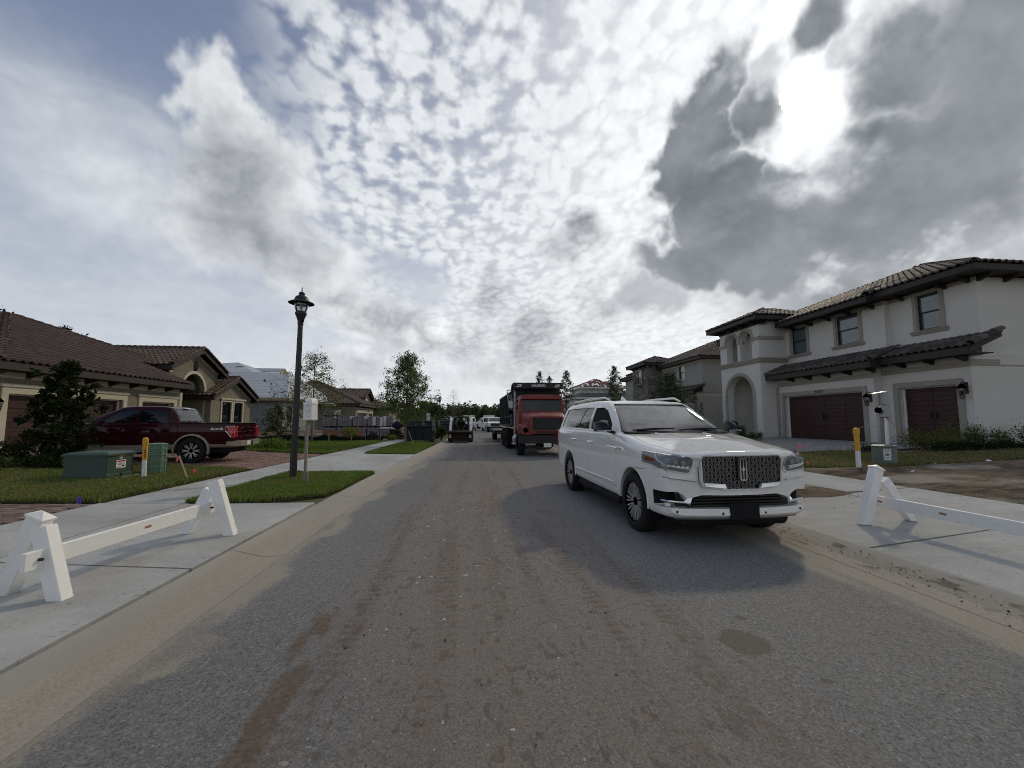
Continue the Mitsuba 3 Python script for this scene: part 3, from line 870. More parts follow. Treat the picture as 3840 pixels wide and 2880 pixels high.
def eave_box(x0, x1, y0, y1, z, drop=0.20, inset=0.5):
    """fascia boards and soffit round a rectangle of eaves"""
    t = 0.035
    return join(bx(x0, x0 + t, y0, y1, z - drop, z), bx(x1 - t, x1, y0, y1, z - drop, z), bx(x0 + t, x1 - t, y0, y0 + t, z - drop, z), bx(x0 + t, x1 - t, y1 - t, y1, z - drop, z),
                bx(x0 + t, x1 - t, y0 + t, y1 - t, z - drop + 0.02, z - drop + 0.05))


def corbels_x(X, s, ys, z, depth=0.45):
    """carved rafter tails under an eave on a wall facing s (-1 or +1 along x)"""
    prof = Polygon([(0, 0), (depth, 0), (depth, -0.07), (depth * 0.75, -0.13), (depth * 0.4, -0.15), (depth * 0.2, -0.19), (0, -0.20)])
    out = []
    for y in ys:
        m = wally(prof, y - 0.055, y + 0.055)
        if s < 0:
            m.apply_transform(np.diag([-1, 1, 1, 1.0]))
        m.apply_translation((X, 0, z))
        out.append(m)
    return out


def corbels_y(Y, s, xs, z, depth=0.45):
    prof = Polygon([(0, 0), (depth, 0), (depth, -0.07), (depth * 0.75, -0.13), (depth * 0.4, -0.15), (depth * 0.2, -0.19), (0, -0.20)])
    out = []
    for x in xs:
        m = wallx(prof, x - 0.055, x + 0.055)
        if s < 0:
            m.apply_transform(np.diag([1, -1, 1, 1.0]))
        m.apply_translation((0, Y, z))
        out.append(m)
    return out


def arch(y0, y1, z0, zs, n=18):
    """opening with a round head"""
    r, c = (y1 - y0) / 2, (y0 + y1) / 2
    a = np.linspace(0, np.pi, n)
    return Polygon([(y1, z0), *[(c + r * math.cos(t), zs + r * math.sin(t)) for t in a], (y0, z0)])


mat('m_window', {'type': 'plastic', 'diffuse_reflectance': rgb(0.065, 0.100, 0.112), 'int_ior': 1.9})
mat('m_truck_glass', {'type': 'plastic', 'diffuse_reflectance': rgb(0.008, 0.014, 0.017), 'int_ior': 1.45})
mat('m_garage', pr(proc(lambda p, n, uv: mi.Color3f(0.042, 0.0155, 0.013) * (0.55 + 0.7 * fbm(p.x * 3, p.y * 2.2, p.z * 46, 3) + 0.35 * noise(p.y * 5, p.z * 9))), 0.5, spec=0.4))
mat('m_lamp_glass', {'type': 'thindielectric', 'int_ior': 1.5})


def window(h, X, s, y0, y1, z0, z1, trim='m_trim_tan', tw=0.16, sill=True, mid=True, frame='m_black', cols=1, surround=True, depth=0.10, wall=None, name='window', glass='m_window'):
    """a window in a wall facing s along x at depth X: bronze frame with panes, cast surround and sill"""
    o = s * 0.0
    out = X + s * 0.05
    k = numbered(h + '__' + name)
    fr = sbox(y0, z0, y1, z1).difference(unary_union([sbox(y0 + 0.05 + i * (y1 - y0 - 0.05) / cols, a, y0 + (i + 1) * (y1 - y0 - 0.05) / cols, b) for i in range(cols) for a, b in (((z0 + 0.05, (z0 + z1) / 2 - 0.025), ((z0 + z1) / 2 + 0.025, z1 - 0.05)) if mid else ((z0 + 0.05, z1 - 0.05),))]))
    USED.discard(k)
    k = add(name, wallx(fr, X - s * depth, X - s * (depth - 0.05)), frame, h)
    zz = ((z0 + 0.04, (z0 + z1) / 2 - 0.01), ((z0 + z1) / 2 + 0.01, z1 - 0.04)) if mid else ((z0 + 0.04, z1 - 0.04),)
    for i in range(cols):
        ya, yb = y0 + 0.04 + i * (y1 - y0 - 0.05) / cols, y0 + 0.01 + (i + 1) * (y1 - y0 - 0.05) / cols
        for j, (a, b) in enumerate(zz):
            dd = X - s * (depth + 0.012 - 0.02 * j + 0.002)
            add('pane', bx(dd - 0.003, dd + 0.003, ya, yb, a, b), glass, k)
    if surround:
        ring = sbox(y0 - tw, z0 - (0.02 if sill else tw), y1 + tw, z1 + tw).difference(sbox(y0, z0, y1, z1))
        add('surround', wallx(ring, X - s * 0.02, X + s * 0.055), trim, k)
    if sill:
        pf = Polygon([(0, 0), (0.14, 0), (0.14, -0.045), (0.10, -0.06), (0.09, -0.12), (0.055, -0.16), (0, -0.16)])
        m = wally(pf, y0 - tw - 0.10, y1 + tw + 0.10)
        if s < 0:
            m.apply_transform(np.diag([-1, 1, 1, 1.0]))
        m.apply_translation((X, 0, z0 - 0.02))
        add('sill', m, trim, k)
    return k


def garage(h, X, s, y0, y1, z0, z1, rows=4, cols=8, recess=0.28, trim='m_trim_tan', tw=0.22, jamb=0.10, slab='m_garage'):
    """sectional garage door with carriage-house boards, in a deep reveal with a cast surround"""
    d = X - s * recess
    k = add('garage_door', bx(d - s * 0.01, d - s * 0.05, y0, y1, z0, z1), slab, h)
    hgt = (z1 - z0) / rows
    for r_ in range(rows):
        ms = []
        wd = (y1 - y0) / (cols // 2)
        for i in range(cols // 2):
            for j in range(3):
                ms.append(bx(d - s * 0.01, d + s * 0.016, y0 + i * wd + 0.008, y0 + (i + 1) * wd - 0.008, z0 + r_ * hgt + 0.010 + j * (hgt - .014) / 3, z0 + r_ * hgt + 0.005 + (j + 1) * (hgt - .014) / 3, 0.006))
        add('panel', join(*ms), slab, k)
    iron = []
    for yc in ([0.5] if cols > 5 else [0.5]):
        yy = y0 + (y1 - y0) * yc
        for e in (-0.10, 0.10):
            iron.append(bar((d + s * 0.05, yy + e, z0 + hgt * 1.75), (d + s * 0.05, yy + e, z0 + hgt * 2.25), 0.03))
            iron.append(bx(d + s * 0.014, d + s * 0.03, yy + e - 0.04, yy + e + 0.04, z0 + hgt * 1.85, z0 + hgt * 2.15))
    add('handle', join(*iron), 'm_black', k)
    add('door_jamb', join(bx(d + s * 0.02, d + s * 0.08, y0 - 0.05, y0 + 0.05, z0, z1), bx(d + s * 0.02, d + s * 0.08, y1 - 0.05, y1 + 0.05, z0, z1), bx(d + s * 0.02, d + s * 0.08, y0 + 0.05, y1 - 0.05, z1 - 0.05, z1 + 0.05)), 'm_white', k)
    ring = sbox(y0 - tw, z0, y1 + tw, z1 + tw).difference(sbox(y0, z0 - 1, y1, z1))
    add('surround', wallx(ring, X - s * 0.05, X + s * 0.05), trim, k)
    return k


def wall_lantern(h, X, s, y, z, size=1.0):
    q = size
    k = add('wall_lantern', join(bx(X, X + s * 0.03, y - 0.05 * q, y + 0.05 * q, z - 0.05 * q, z + 0.30 * q, 0.008), tube([(X + s * 0.02, y, z + 0.22 * q), (X + s * 0.10 * q, y, z + 0.32 * q), (X + s * 0.18 * q, y, z + 0.27 * q)], 0.014 * q, 6),
                                 lathe([(0.001, 0.27 * q), (0.03 * q, 0.25 * q), (0.12 * q, 0.14 * q), (0.115 * q, 0.12 * q), (0.001, 0.12 * q)], 6, tr(X + s * 0.18 * q, y, z)),
                                 lathe([(0.001, -0.20 * q), (0.05 * q, -0.20 * q), (0.055 * q, -0.17 * q), (0.001, -0.17 * q)], 6, tr(X + s * 0.18 * q, y, z)),
                                 *[bar((X + s * 0.18 * q + 0.10 * q * math.cos(a), y + 0.10 * q * math.sin(a), z + 0.13 * q), (X + s * 0.18 * q + 0.05 * q * math.cos(a), y + 0.05 * q * math.sin(a), z - 0.18 * q), 0.012 * q) for a in np.arange(6) * np.pi / 3]), 'm_black', h)
    add('lantern_glass', lathe([(0.092 * q, 0.12 * q), (0.047 * q, -0.17 * q)], 6, tr(X + s * 0.18 * q, y, z)), 'm_clear', k)
    add('bulb', lathe([(0.001, 0.06 * q), (0.025 * q, 0.03 * q), (0.025 * q, -0.08 * q), (0.001, -0.12 * q)], 8, tr(X + s * 0.18 * q, y, z)), 'm_white', k)


def moulding(parent, pts_x, prof, bsdf, name='cornice'):
    add(name, join(*pts_x), bsdf, parent)


# ---------------------------------------------------------------- white two-storey house
h = thing('two_storey_house', 'white stucco two-storey house with arched entry tower and two dark red garage doors', 'house')
W_, TR_ = 'm_stucco_white', 'm_trim_tan'
XL, XS, UL, US, XT = 18.4, 18.85, 19.2, 19.5, 17.4
YA, YB, YC, YD = 13.65, 17.04, 23.04, 26.9
Z0, ZB, ZE = 0.2, 4.0, 7.12
low = join(
    wallx(sbox(YB, Z0, YC, ZB).difference(sbox(17.60, 0, 22.47, 2.93)), XL, XL + 0.30),
    wallx(sbox(YA, Z0, YB - 0.002, ZB).difference(sbox(14.14, 0, 16.34, 2.95)), XS, XS + 0.30),
    bx(XL + 0.302, XS + 0.3, YB - 0.25, YB - 0.002, Z0, ZB), bx(XL, XL + 0.5, YB - 0.25, YB - 0.001, Z0, ZB) if False else None,
    bx(XS + 0.302, 33, YA, YA + 0.3, Z0, ZB), bx(XS + 0.302, 33, YA + 0.302, YC, 3.2, ZB - 0.3))
add('wall', join(wallx(sbox(YB, Z0, YC, ZB).difference(sbox(17.60, 0, 22.47, 2.93)), XL, XL + 0.30), wallx(sbox(YA, Z0, YB - 0.001, ZB).difference(sbox(14.14, 0, 16.34, 2.95)), XS, XS + 0.30),
                 bx(XL + 0.301, XS + 0.28, YB, YB + 0.25, Z0, ZB), bx(XS + 0.301, 33, YA, YA + 0.3, Z0, ZB)), W_, h)
add('garage_room', join(bx(XL + 0.9, XL + 0.95, YA + 0.31, YC, Z0, 3.9)), 'm_black_matte', h)
win = [(18.30, 19.56, 5.42, 6.92, UL), (21.50, 22.60, 5.42, 6.92, UL), (14.97, 15.86, 5.42, 6.96, US)]
add('upper_wall', join(wallx(sbox(YB, 3.9, YC + 0.5, ZE).difference(unary_union([sbox(a, c, b, d) for a, b, c, d, x in win if x == UL])), UL, UL + 0.3),
                       wallx(sbox(YA + 0.06, 3.9, YB - 0.001, ZE).difference(unary_union([sbox(a, c, b, d) for a, b, c, d, x in win if x == US])), US, US + 0.3),
                       bx(UL + 0.301, US + 0.28, YB, YB + 0.25, 3.9, ZE), bx(US + 0.301, 33, YA + 0.06, YA + 0.36, ZB + 0.02, ZE),
                       bx(UL + 0.5, 33, YC, 27.5, 3.5, ZE), bx(18.9, 33, 26.95, 27.6, Z0, 5.95)), W_, h)
for a, b, c, d, x in win:
    window(h, x, -1, a, b, c, d, sill=True)
garage(h, XL, -1, 17.60, 22.47, 0.53, 2.93, cols=8)
garage(h, XS, -1, 14.14, 16.34, 0.55, 2.95, cols=4)
# cast bands: frieze under both eaves, groove line on the side
add('frieze', join(bx(UL - 0.035, UL - 0.001, YB + 0.001, YC, 6.93, ZE), bx(US - 0.035, US - 0.001, YA + 0.02, YB, 6.97, ZE), bx(XL - 0.035, XL - 0.001, YB - 0.03, YC - 0.1, 3.50, 3.72), bx(XS - 0.035, XS - 0.001, YA - 0.03, YB, 3.58, 3.80),
                   bx(XS - 0.035, XS + 1.25, YA - 0.035, YA - 0.001, 3.62, 3.86), bx(XS + 1.25, 33, YA - 0.006, YA - 0.001, 3.60, 3.66)), TR_, h)
# corner strip left of the wide door
add('corner_trim', join(bx(XL - 0.06, XL - 0.002, YC - 0.20, YC - 0.002, Z0, 3.49)), TR_, h)
# mid roof over the garages
roof = thing('x', '', '') if False else h
pit = 0.42
eL, eS = XL - 0.75, XS - 0.75
midp = [[(eL, 16.45, 4.18), (eL, 22.98, 4.18), (UL, 22.98, 4.18 + (UL - eL) * pit), (UL, 16.45, 4.18 + (UL - eL) * pit)],
        [(eS, 13.05, 4.26), (eS, 16.43, 4.26), (US, 16.43, 4.26 + (US - eS) * pit), (US, 13.05, 4.26 + (US - eS) * pit)]]
rk, und = tile_roof(h, midp, GREYBROWN, 21)
add('eave_boards', join(und, bx(eL, eL + .04, 16.45, 22.98, 3.90, 4.15), bx(eL + .04, XL + .1, 16.45, 22.98, 3.92, 3.95), bx(eL + .04, XL, 16.45, 16.49, 3.92, 4.4), bx(eS, eS + .04, 13.05, 16.43, 3.98, 4.23), bx(eS + .04, XS + .2, 13.05, 16.43, 4.0, 4.03),
                        bar((eS + .02, 13.09, 4.12), (US - .02, 13.09, 4.12 + (US - eS) * pit), .05, .14),
                        *corbels_x(XL, -1, np.arange(16.95, 22.8, 1.18), 3.915), *corbels_x(XS, -1, (13.75, 14.9, 16.0), 3.995)), 'm_dark_wood', h)
ridge_caps(h, [((eS - .03, 13.02, 4.32), (US, 13.02, 4.34 + (US - eS) * pit)), ((eL - .02, 16.44, 4.24), (UL - .35, 16.44, 4.24 + (UL - .35 - eL) * pit)), ((eL, 22.95, 4.22), (UL, 22.95, 4.22 + (UL - eL) * pit))], GREYBROWN, 5, 0.13)
# main roof
ex = UL - 0.70
pl, ln = hip_planes(ex, 34, 13.0, 29.0, 7.40, 0.40)
tile_roof(h, pl, GREYBROWN, 23)
ridge_caps(h, ln, GREYBROWN, 7, 0.13)
pl2 = [[(ex - .32, 16.9, 7.27), (ex - .32, 22.4, 7.27), (ex + 2.2, 22.4, 7.27 + 2.52 * .40 + .05), (ex + 2.2, 16.9, 7.27 + 2.52 * .40 + .05)]]
_, und = tile_roof(h, pl2, GREYBROWN, 24)
ridge_caps(h, [((ex - .34, 16.88, 7.33), (ex + 1.2, 17.6, 7.33 + 1.5 * .4))], GREYBROWN, 8, 0.14)
rb = join(*[extr_ for extr_ in []]) if False else None
add('roof', join(und, eave_box(ex, 34, 13.0, 29.0, 7.37, 0.23), bx(ex - .32, ex - .28, 16.9, 22.4, 7.02, 7.24), bx(ex - .28, ex, 16.9, 22.4, 7.04, 7.07), bx(ex - .28, ex, 16.9, 16.94, 7.08, 7.3),
                 *[trimesh.Trimesh(p, [(0, i, i + 1) for i in range(1, len(p) - 1)], process=False) for p in [[(a, b, c - .03) for a, b, c in q] for q in pl]],
                 *corbels_x(UL, -1, np.arange(17.5, 22.6, 1.2), 7.03), *corbels_x(US, -1, (13.9, 15.0 - .3, 16.4), 7.13), *corbels_y(YA + .06, -1, (US + .1, US + 1.3, US + 2.6), 7.13)), 'm_dark_wood', h)
# entry tower
yc = (YC + YD) / 2
door_arch, up_a, up_b = arch(23.75, 26.30, 0, 3.12), arch(23.68, 24.80, 5.36, 6.62), arch(25.08, 26.20, 5.36, 6.62)
ZT = 7.62
tw_ = join(wallx(sbox(YC, Z0, YD, ZT).difference(unary_union([door_arch, up_a, up_b])), XT, XT + 0.45), bx(XT + 0.451, 20.2, YC, YC + 0.3, Z0, ZT), bx(XT + 0.451, 20.2, YD - 0.3, YD, Z0, ZT),
           bx(XT + 0.451, 20.2, YC + 0.301, YD - 0.301, 4.75, 5.2), wallx(sbox(YC + .3, Z0, YD - .3, 4.75).difference(sbox(24.0, 1.35, 24.9, 3.0)), 19.6, 19.8), bx(18.5, 18.7, YC + .301, YD - .301, 5.2, ZT))
add('tower', tw_, W_, h)
window(h, 19.6, -1, 24.0, 24.9, 1.35, 3.0, mid=False, tw=0.14)
ringarch = lambda y0, y1, z0, zs, t: Polygon(arch(y0 - t, y1 + t, z0, zs).exterior).difference(arch(y0, y1, z0 - .1, zs))
add('arch_trim', join(wallx(ringarch(23.75, 26.30, 0.45, 3.12, 0.20), XT - 0.05, XT + 0.02), wallx(ringarch(23.68, 24.80, 6.42, 6.62, .17).union(ringarch(25.08, 26.20, 6.42, 6.62, .17)), XT - 0.05, XT + 0.02),
                      bx(XT - .05, XT - .001, YC - .05, 23.5, 6.42, 6.64), bx(XT - .05, XT - .001, 26.38, YD + .05, 6.42, 6.64), bx(XT - .001, UL - .2, YC - .05, YC - .001, 6.42, 6.64)), TR_, h)
cp = Polygon([(0, 0), (.05, 0), (.07, .06), (.12, .10), (.12, .16), (.17, .22), (.17, .30), (0, .30)])
c1 = wally(cp, YC - 0.17, YD + 0.17)
c1.apply_transform(np.diag([-1, 1, 1, 1.0]))
c1.apply_translation((XT, 0, 5.02))
c2 = wallx(cp, XT + .001, UL - .05)
c2.apply_transform(np.diag([1, -1, 1, 1.0]))
c2.apply_translation((0, YC, 5.02))
add('cornice', join(c1, c2), TR_, h)
add('column', lathe([(0.16, 5.33), (0.16, 5.42), (0.12, 5.45), (0.11, 6.38), (0.17, 6.45), (0.17, 6.60), (0.0, 6.60)], 20, tr(XT + .24, 24.94, 0)), TR_, h)
pl, ln = hip_planes(XT - .62, 21.6, YC - .62, YD + .62, 7.80, 0.42)
tile_roof(h, pl, GREYBROWN, 25, name='tower_tiles')
ridge_caps(h, ln, GREYBROWN, 9, 0.12)
add('tower_eave', join(eave_box(XT - .62, 21.6, YC - .62, YD + .62, 7.77, 0.22), *[trimesh.Trimesh([(a, b, c - .03) for a, b, c in q], [(0, i, i + 1) for i in range(1, len(q) - 1)], process=False) for q in pl],
                       bx(XT - .03, XT + .2, YC - .03, YD + .03, 7.35, 7.57), *corbels_x(XT, -1, np.arange(23.3, 26.9, 1.1), 7.56), *corbels_y(YC, -1, (17.7, 18.8, 19.8), 7.56)), 'm_dark_wood', h)
wall_lantern(h, XL - .002, -1, 17.22, 2.45, 1.25)
wall_lantern(h, XS - .002, -1, 13.84, 2.62, 1.25)
nm = meshkit.text_mesh('1677', 0.16, 0.012, True)
nm.apply_translation((-nm.extents[0] / 2, 0, 0))
nm.apply_transform(np.array([[0, 0, -1, XL - .052], [-1, 0, 0, 20.0], [0, 1, 0, 2.97], [0, 0, 0, 1.0]]))
add('house_number', nm, 'm_black', h, label='black house number over the wide garage door')
add('vent', bx(21.5, 22.2, 15.5, 15.9, 8.7, 9.0), 'm_black', h) if False else None


# ---------------------------------------------------------------- stone-fronted house beyond it
def veneer(y0, y1, z0, z1, seed, along='y', at=0.0, s=-1, th=0.05):
    """dry-laid ledge stones over a wall face"""
    r = np.random.default_rng(seed)
    Vs, Fs, Cs, n = [], [], [], 0
    z = z0
    pal = np.array([(0.19, 0.175, 0.15), (0.145, 0.132, 0.115), (0.225, 0.205, 0.175), (0.12, 0.108, 0.095), (0.18, 0.155, 0.125)])
    while z < z1 - 0.03:
        hh = min(r.uniform(0.07, 0.17), z1 - z)
        u = y0
        while u < y1 - 0.02:
            w = min(r.uniform(0.25, 0.75), y1 - u)
            if y1 - u - w < 0.12:
                w = y1 - u
            d = th * r.uniform(0.5, 1.3)
            if along == 'y':
                m = bx(at, at + s * d, u + 0.006, u + w - 0.006, z + 0.006, z + hh - 0.006, 0.012)
            else:
                m = bx(u + 0.006, u + w - 0.006, at, at + s * d, z + 0.006, z + hh - 0.006, 0.012)
            Vs.append(m.vertices)
            Fs.append(m.faces + n)
            n += len(m.vertices)
            Cs.append(np.repeat((pal[r.integers(0, 5)] * (0.75 + 0.5 * r.random()))[None], len(m.vertices), 0))
            u += w
        z += hh
    return trimesh.Trimesh(np.vstack(Vs), np.vstack(Fs), process=False), np.vstack(Cs)


h = thing('two_storey_house', 'grey two-storey house with ledge stone tower, beyond the white house', 'house')
ya, yb_, yt0, yt1, xg, xu, xt = 34.6, 37.2, 42.4, 46.3, 20.0, 20.6, 19.0
add('wall', join(bx(xg, 33, ya, ya + .3, 0.2, 4.0), wallx(sbox(ya + .301, 0.2, yt0, 4.0).difference(sbox(35.2, 0, 37.2, 2.9)), xg, xg + .3), bx(xu, 33, ya + .02, ya + .3, 4.02, 7.0), wallx(sbox(ya + .301, 4.0, yt0 + .3, 7.0).difference(sbox(37.6, 5.5, 38.7, 6.85)), xu, xu + .3),
                 bx(xt, 22, yt0, yt1, 0.2, 7.5), bx(20.3, 33, yt1, 52.0, 0.2, 6.6), bx(xu + .3, 33, 51.7, 52, .2, 6.6)), 'm_stucco_grey', h)
add('belt_course', join(bx(xg - .01, 33, ya - .03, ya - .001, 3.72, 3.80), bx(xu, xu + 1.6, ya - .05, ya - .001, 6.78, 6.98), bx(xu - .05, xu - .001, ya, yt0, 6.8, 6.98)), 'm_trim_cream', h)
ma, ca_ = veneer(yt0, yt1, 0.3, 7.3, 61, 'y', xt, -1)
mb, cb_ = veneer(xt - .04, 21.5, 0.3, 7.3, 62, 'x', yt0, -1)
mc, cc_ = veneer(ya, 40.5, 0.3, 3.7, 63, 'y', xg, -1)
add('ledge_stones', join(ma, mb, mc), 'm_vc', h, color=np.vstack([ca_, cb_, cc_]), kind='stuff')
window(h, xu, -1, 37.6, 38.7, 5.5, 6.85, trim='m_trim_cream', tw=.14)
window(h, xt - .12, -1, 43.7, 44.7, 5.55, 7.0, trim='m_trim_cream', tw=.10, mid=False, depth=0.03)
add('balcony_rail', join(*[bar((xt - .35, y, 5.5), (xt - .35, y, 6.25), 0.02) for y in np.arange(43.5, 45.0, .12)], bx(xt - .37, xt - .33, 43.45, 44.95, 6.23, 6.27), bx(xt - .37, xt - .06, 43.45, 44.95, 5.40, 5.46)), 'm_black', h)
window(h, 20.29, -1, 49.4, 50.6, 4.9, 6.45, trim='m_trim_cream', tw=.12)
pl, ln = hip_planes(xu - .6, 34, ya - .6, 51.0, 7.2, 0.42)
t3, l3 = hip_planes(xt - .6, 23, yt0 - .6, yt1 + .6, 7.65, 0.42)
w3, m3_ = hip_planes(19.7, 33, 46.9, 52.6, 6.8, 0.42)
garr = [[(xg - .6, ya - .45, 4.15), (xg - .6, 41.6, 4.15), (xu, 41.6, 4.15 + 1.2 * .45), (xu, ya - .45, 4.15 + 1.2 * .45)]]
_, und = tile_roof(h, pl + t3 + w3 + garr, BROWN + GREYBROWN, 31)
ridge_caps(h, ln + l3 + m3_ + [((xg - .62, ya - .45, 4.22), (xu, ya - .45, 4.22 + 1.2 * .45))], BROWN, 12, 0.13)
add('eave_boards', join(und, eave_box(xu - .6, 34, ya - .6, 51.0, 7.17), eave_box(xt - .6, 23, yt0 - .6, yt1 + .6, 7.62), eave_box(19.7, 33, 46.9, 52.6, 6.77), bx(xg - .6, xg - .56, ya - .45, 41.6, 3.92, 4.12), *corbels_x(xt - .05, -1, np.arange(42.7, 46.2, 1.1), 7.41), *corbels_y(yt0 - .05, -1, (19.3, 20.3), 7.41)), 'm_dark_wood', h)
garage(h, xg - .03, -1, 35.2, 37.2, 0.5, 2.9, cols=4)

# far right: house whose roof is still being tiled
h = thing('unfinished_house', 'pale unfinished house with partly tiled red roof behind the dump truck', 'house')
add('wall', join(bx(14.6, 25, 55.6, 70, 0.2, 4.6), bx(15.6, 21.6, 56.6, 62, 4.6, 6.2)), 'm_stucco_white', h)
pa, la = hip_planes(14.0, 25.6, 55.0, 70.6, 4.7, 0.36)
pb, lb = hip_planes(15.0, 22.2, 56.0, 62.6, 6.2, 0.40)
_, u1 = tile_roof(h, [pa[0], pa[3]], [(0.20, 0.185, 0.17), (0.16, 0.15, 0.14)], 33)
_, u2 = tile_roof(h, [pb[0], pb[3]], [(0.17, 0.055, 0.045), (0.15, 0.05, 0.042), (0.20, 0.07, 0.055)], 34, missing=0.45)
add('roof_deck', join(u1, u2, *[trimesh.Trimesh([(a, b, c - .03) for a, b, c in q], [(0, i, i + 1) for i in range(1, len(q) - 1)], process=False) for q in pa + pb], eave_box(14.0, 25.6, 55.0, 70.6, 4.66), eave_box(15.0, 22.2, 56.0, 62.6, 6.16)), 'm_white', h)
window(h, 14.6, -1, 58, 59.4, 1.6, 3.6, trim='m_trim_cream')
window(h, 14.6, -1, 62, 63.4, 1.6, 3.6, trim='m_trim_cream')
# ---------------------------------------------------------------- single-storey houses on the left
def gable(h, X, s, y0, y1, zb, zw, pitch, over, back, wallmat, trim, cols, seed, opening=None, wall_back=None, eave='m_dark_wood'):
    """a gable facing the road (s along x): wall, rake trim, tiled roof running back, caps on both rakes"""
    yc = (y0 + y1) / 2
    za = zw + (y1 - y0) / 2 * pitch
    shape = Polygon([(y0, zb), (y1, zb), (y1, zw), (yc, za), (y0, zw)])
    if opening is not None:
        shape = shape.difference(opening)
    wb = wall_back if wall_back is not None else back
    add('gable_wall', join(wallx(shape, X, X - s * 0.3), bx(X - s * 0.301, wb, y0, y0 + .25, zb, zw), bx(X - s * 0.301, wb, y1 - .25, y1, zb, zw)), wallmat, h)
    t = 0.16
    rk = Polygon([(y0, zw - t), (yc, za - t), (y1, zw - t), (y1, zw), (yc, za), (y0, zw)])
    add('rake_trim', wallx(rk, X + s * 0.001, X + s * 0.04), trim, h)
    f = X + s * over
    z1 = zw - over * pitch + 0.20
    zr = za + 0.30
    A = [(f, y0 - over, z1), (back, y0 - over, z1), (back, yc, zr), (f, yc, zr)]
    B = [(back, y1 + over, z1), (f, y1 + over, z1), (f, yc, zr), (back, yc, zr)]
    _, und = tile_roof(h, [A, B], cols, seed)
    ridge_caps(h, [((f, y0 - over, z1 + .06), (f, yc, zr + .06)), ((f, y1 + over, z1 + .06), (f, yc, zr + .06)), ((f, yc, zr + .05), (back, yc, zr + .05))], cols, seed, 0.12)
    d = 0.30
    barge = Polygon([(y0 - over, z1 - d), (yc, zr - d), (y1 + over, z1 - d), (y1 + over, z1 - .02), (yc, zr - .02), (y0 - over, z1 - .02)])
    add('barge_boards', join(und, wallx(barge, f, f - s * .05), bx(f - s * .05, back, y0 - over, y0 - over + .04, z1 - d, z1 - .03), bx(f - s * .05, back, y1 + over - .04, y1 + over, z1 - d, z1 - .03),
                             bx(f - s * .05, back, y0 - over + .04, y0, z1 - d + .01, z1 - d + .04), bx(f - s * .05, back, y1, y1 + over - .04, z1 - d + .01, z1 - d + .04)), eave, h)
    return za


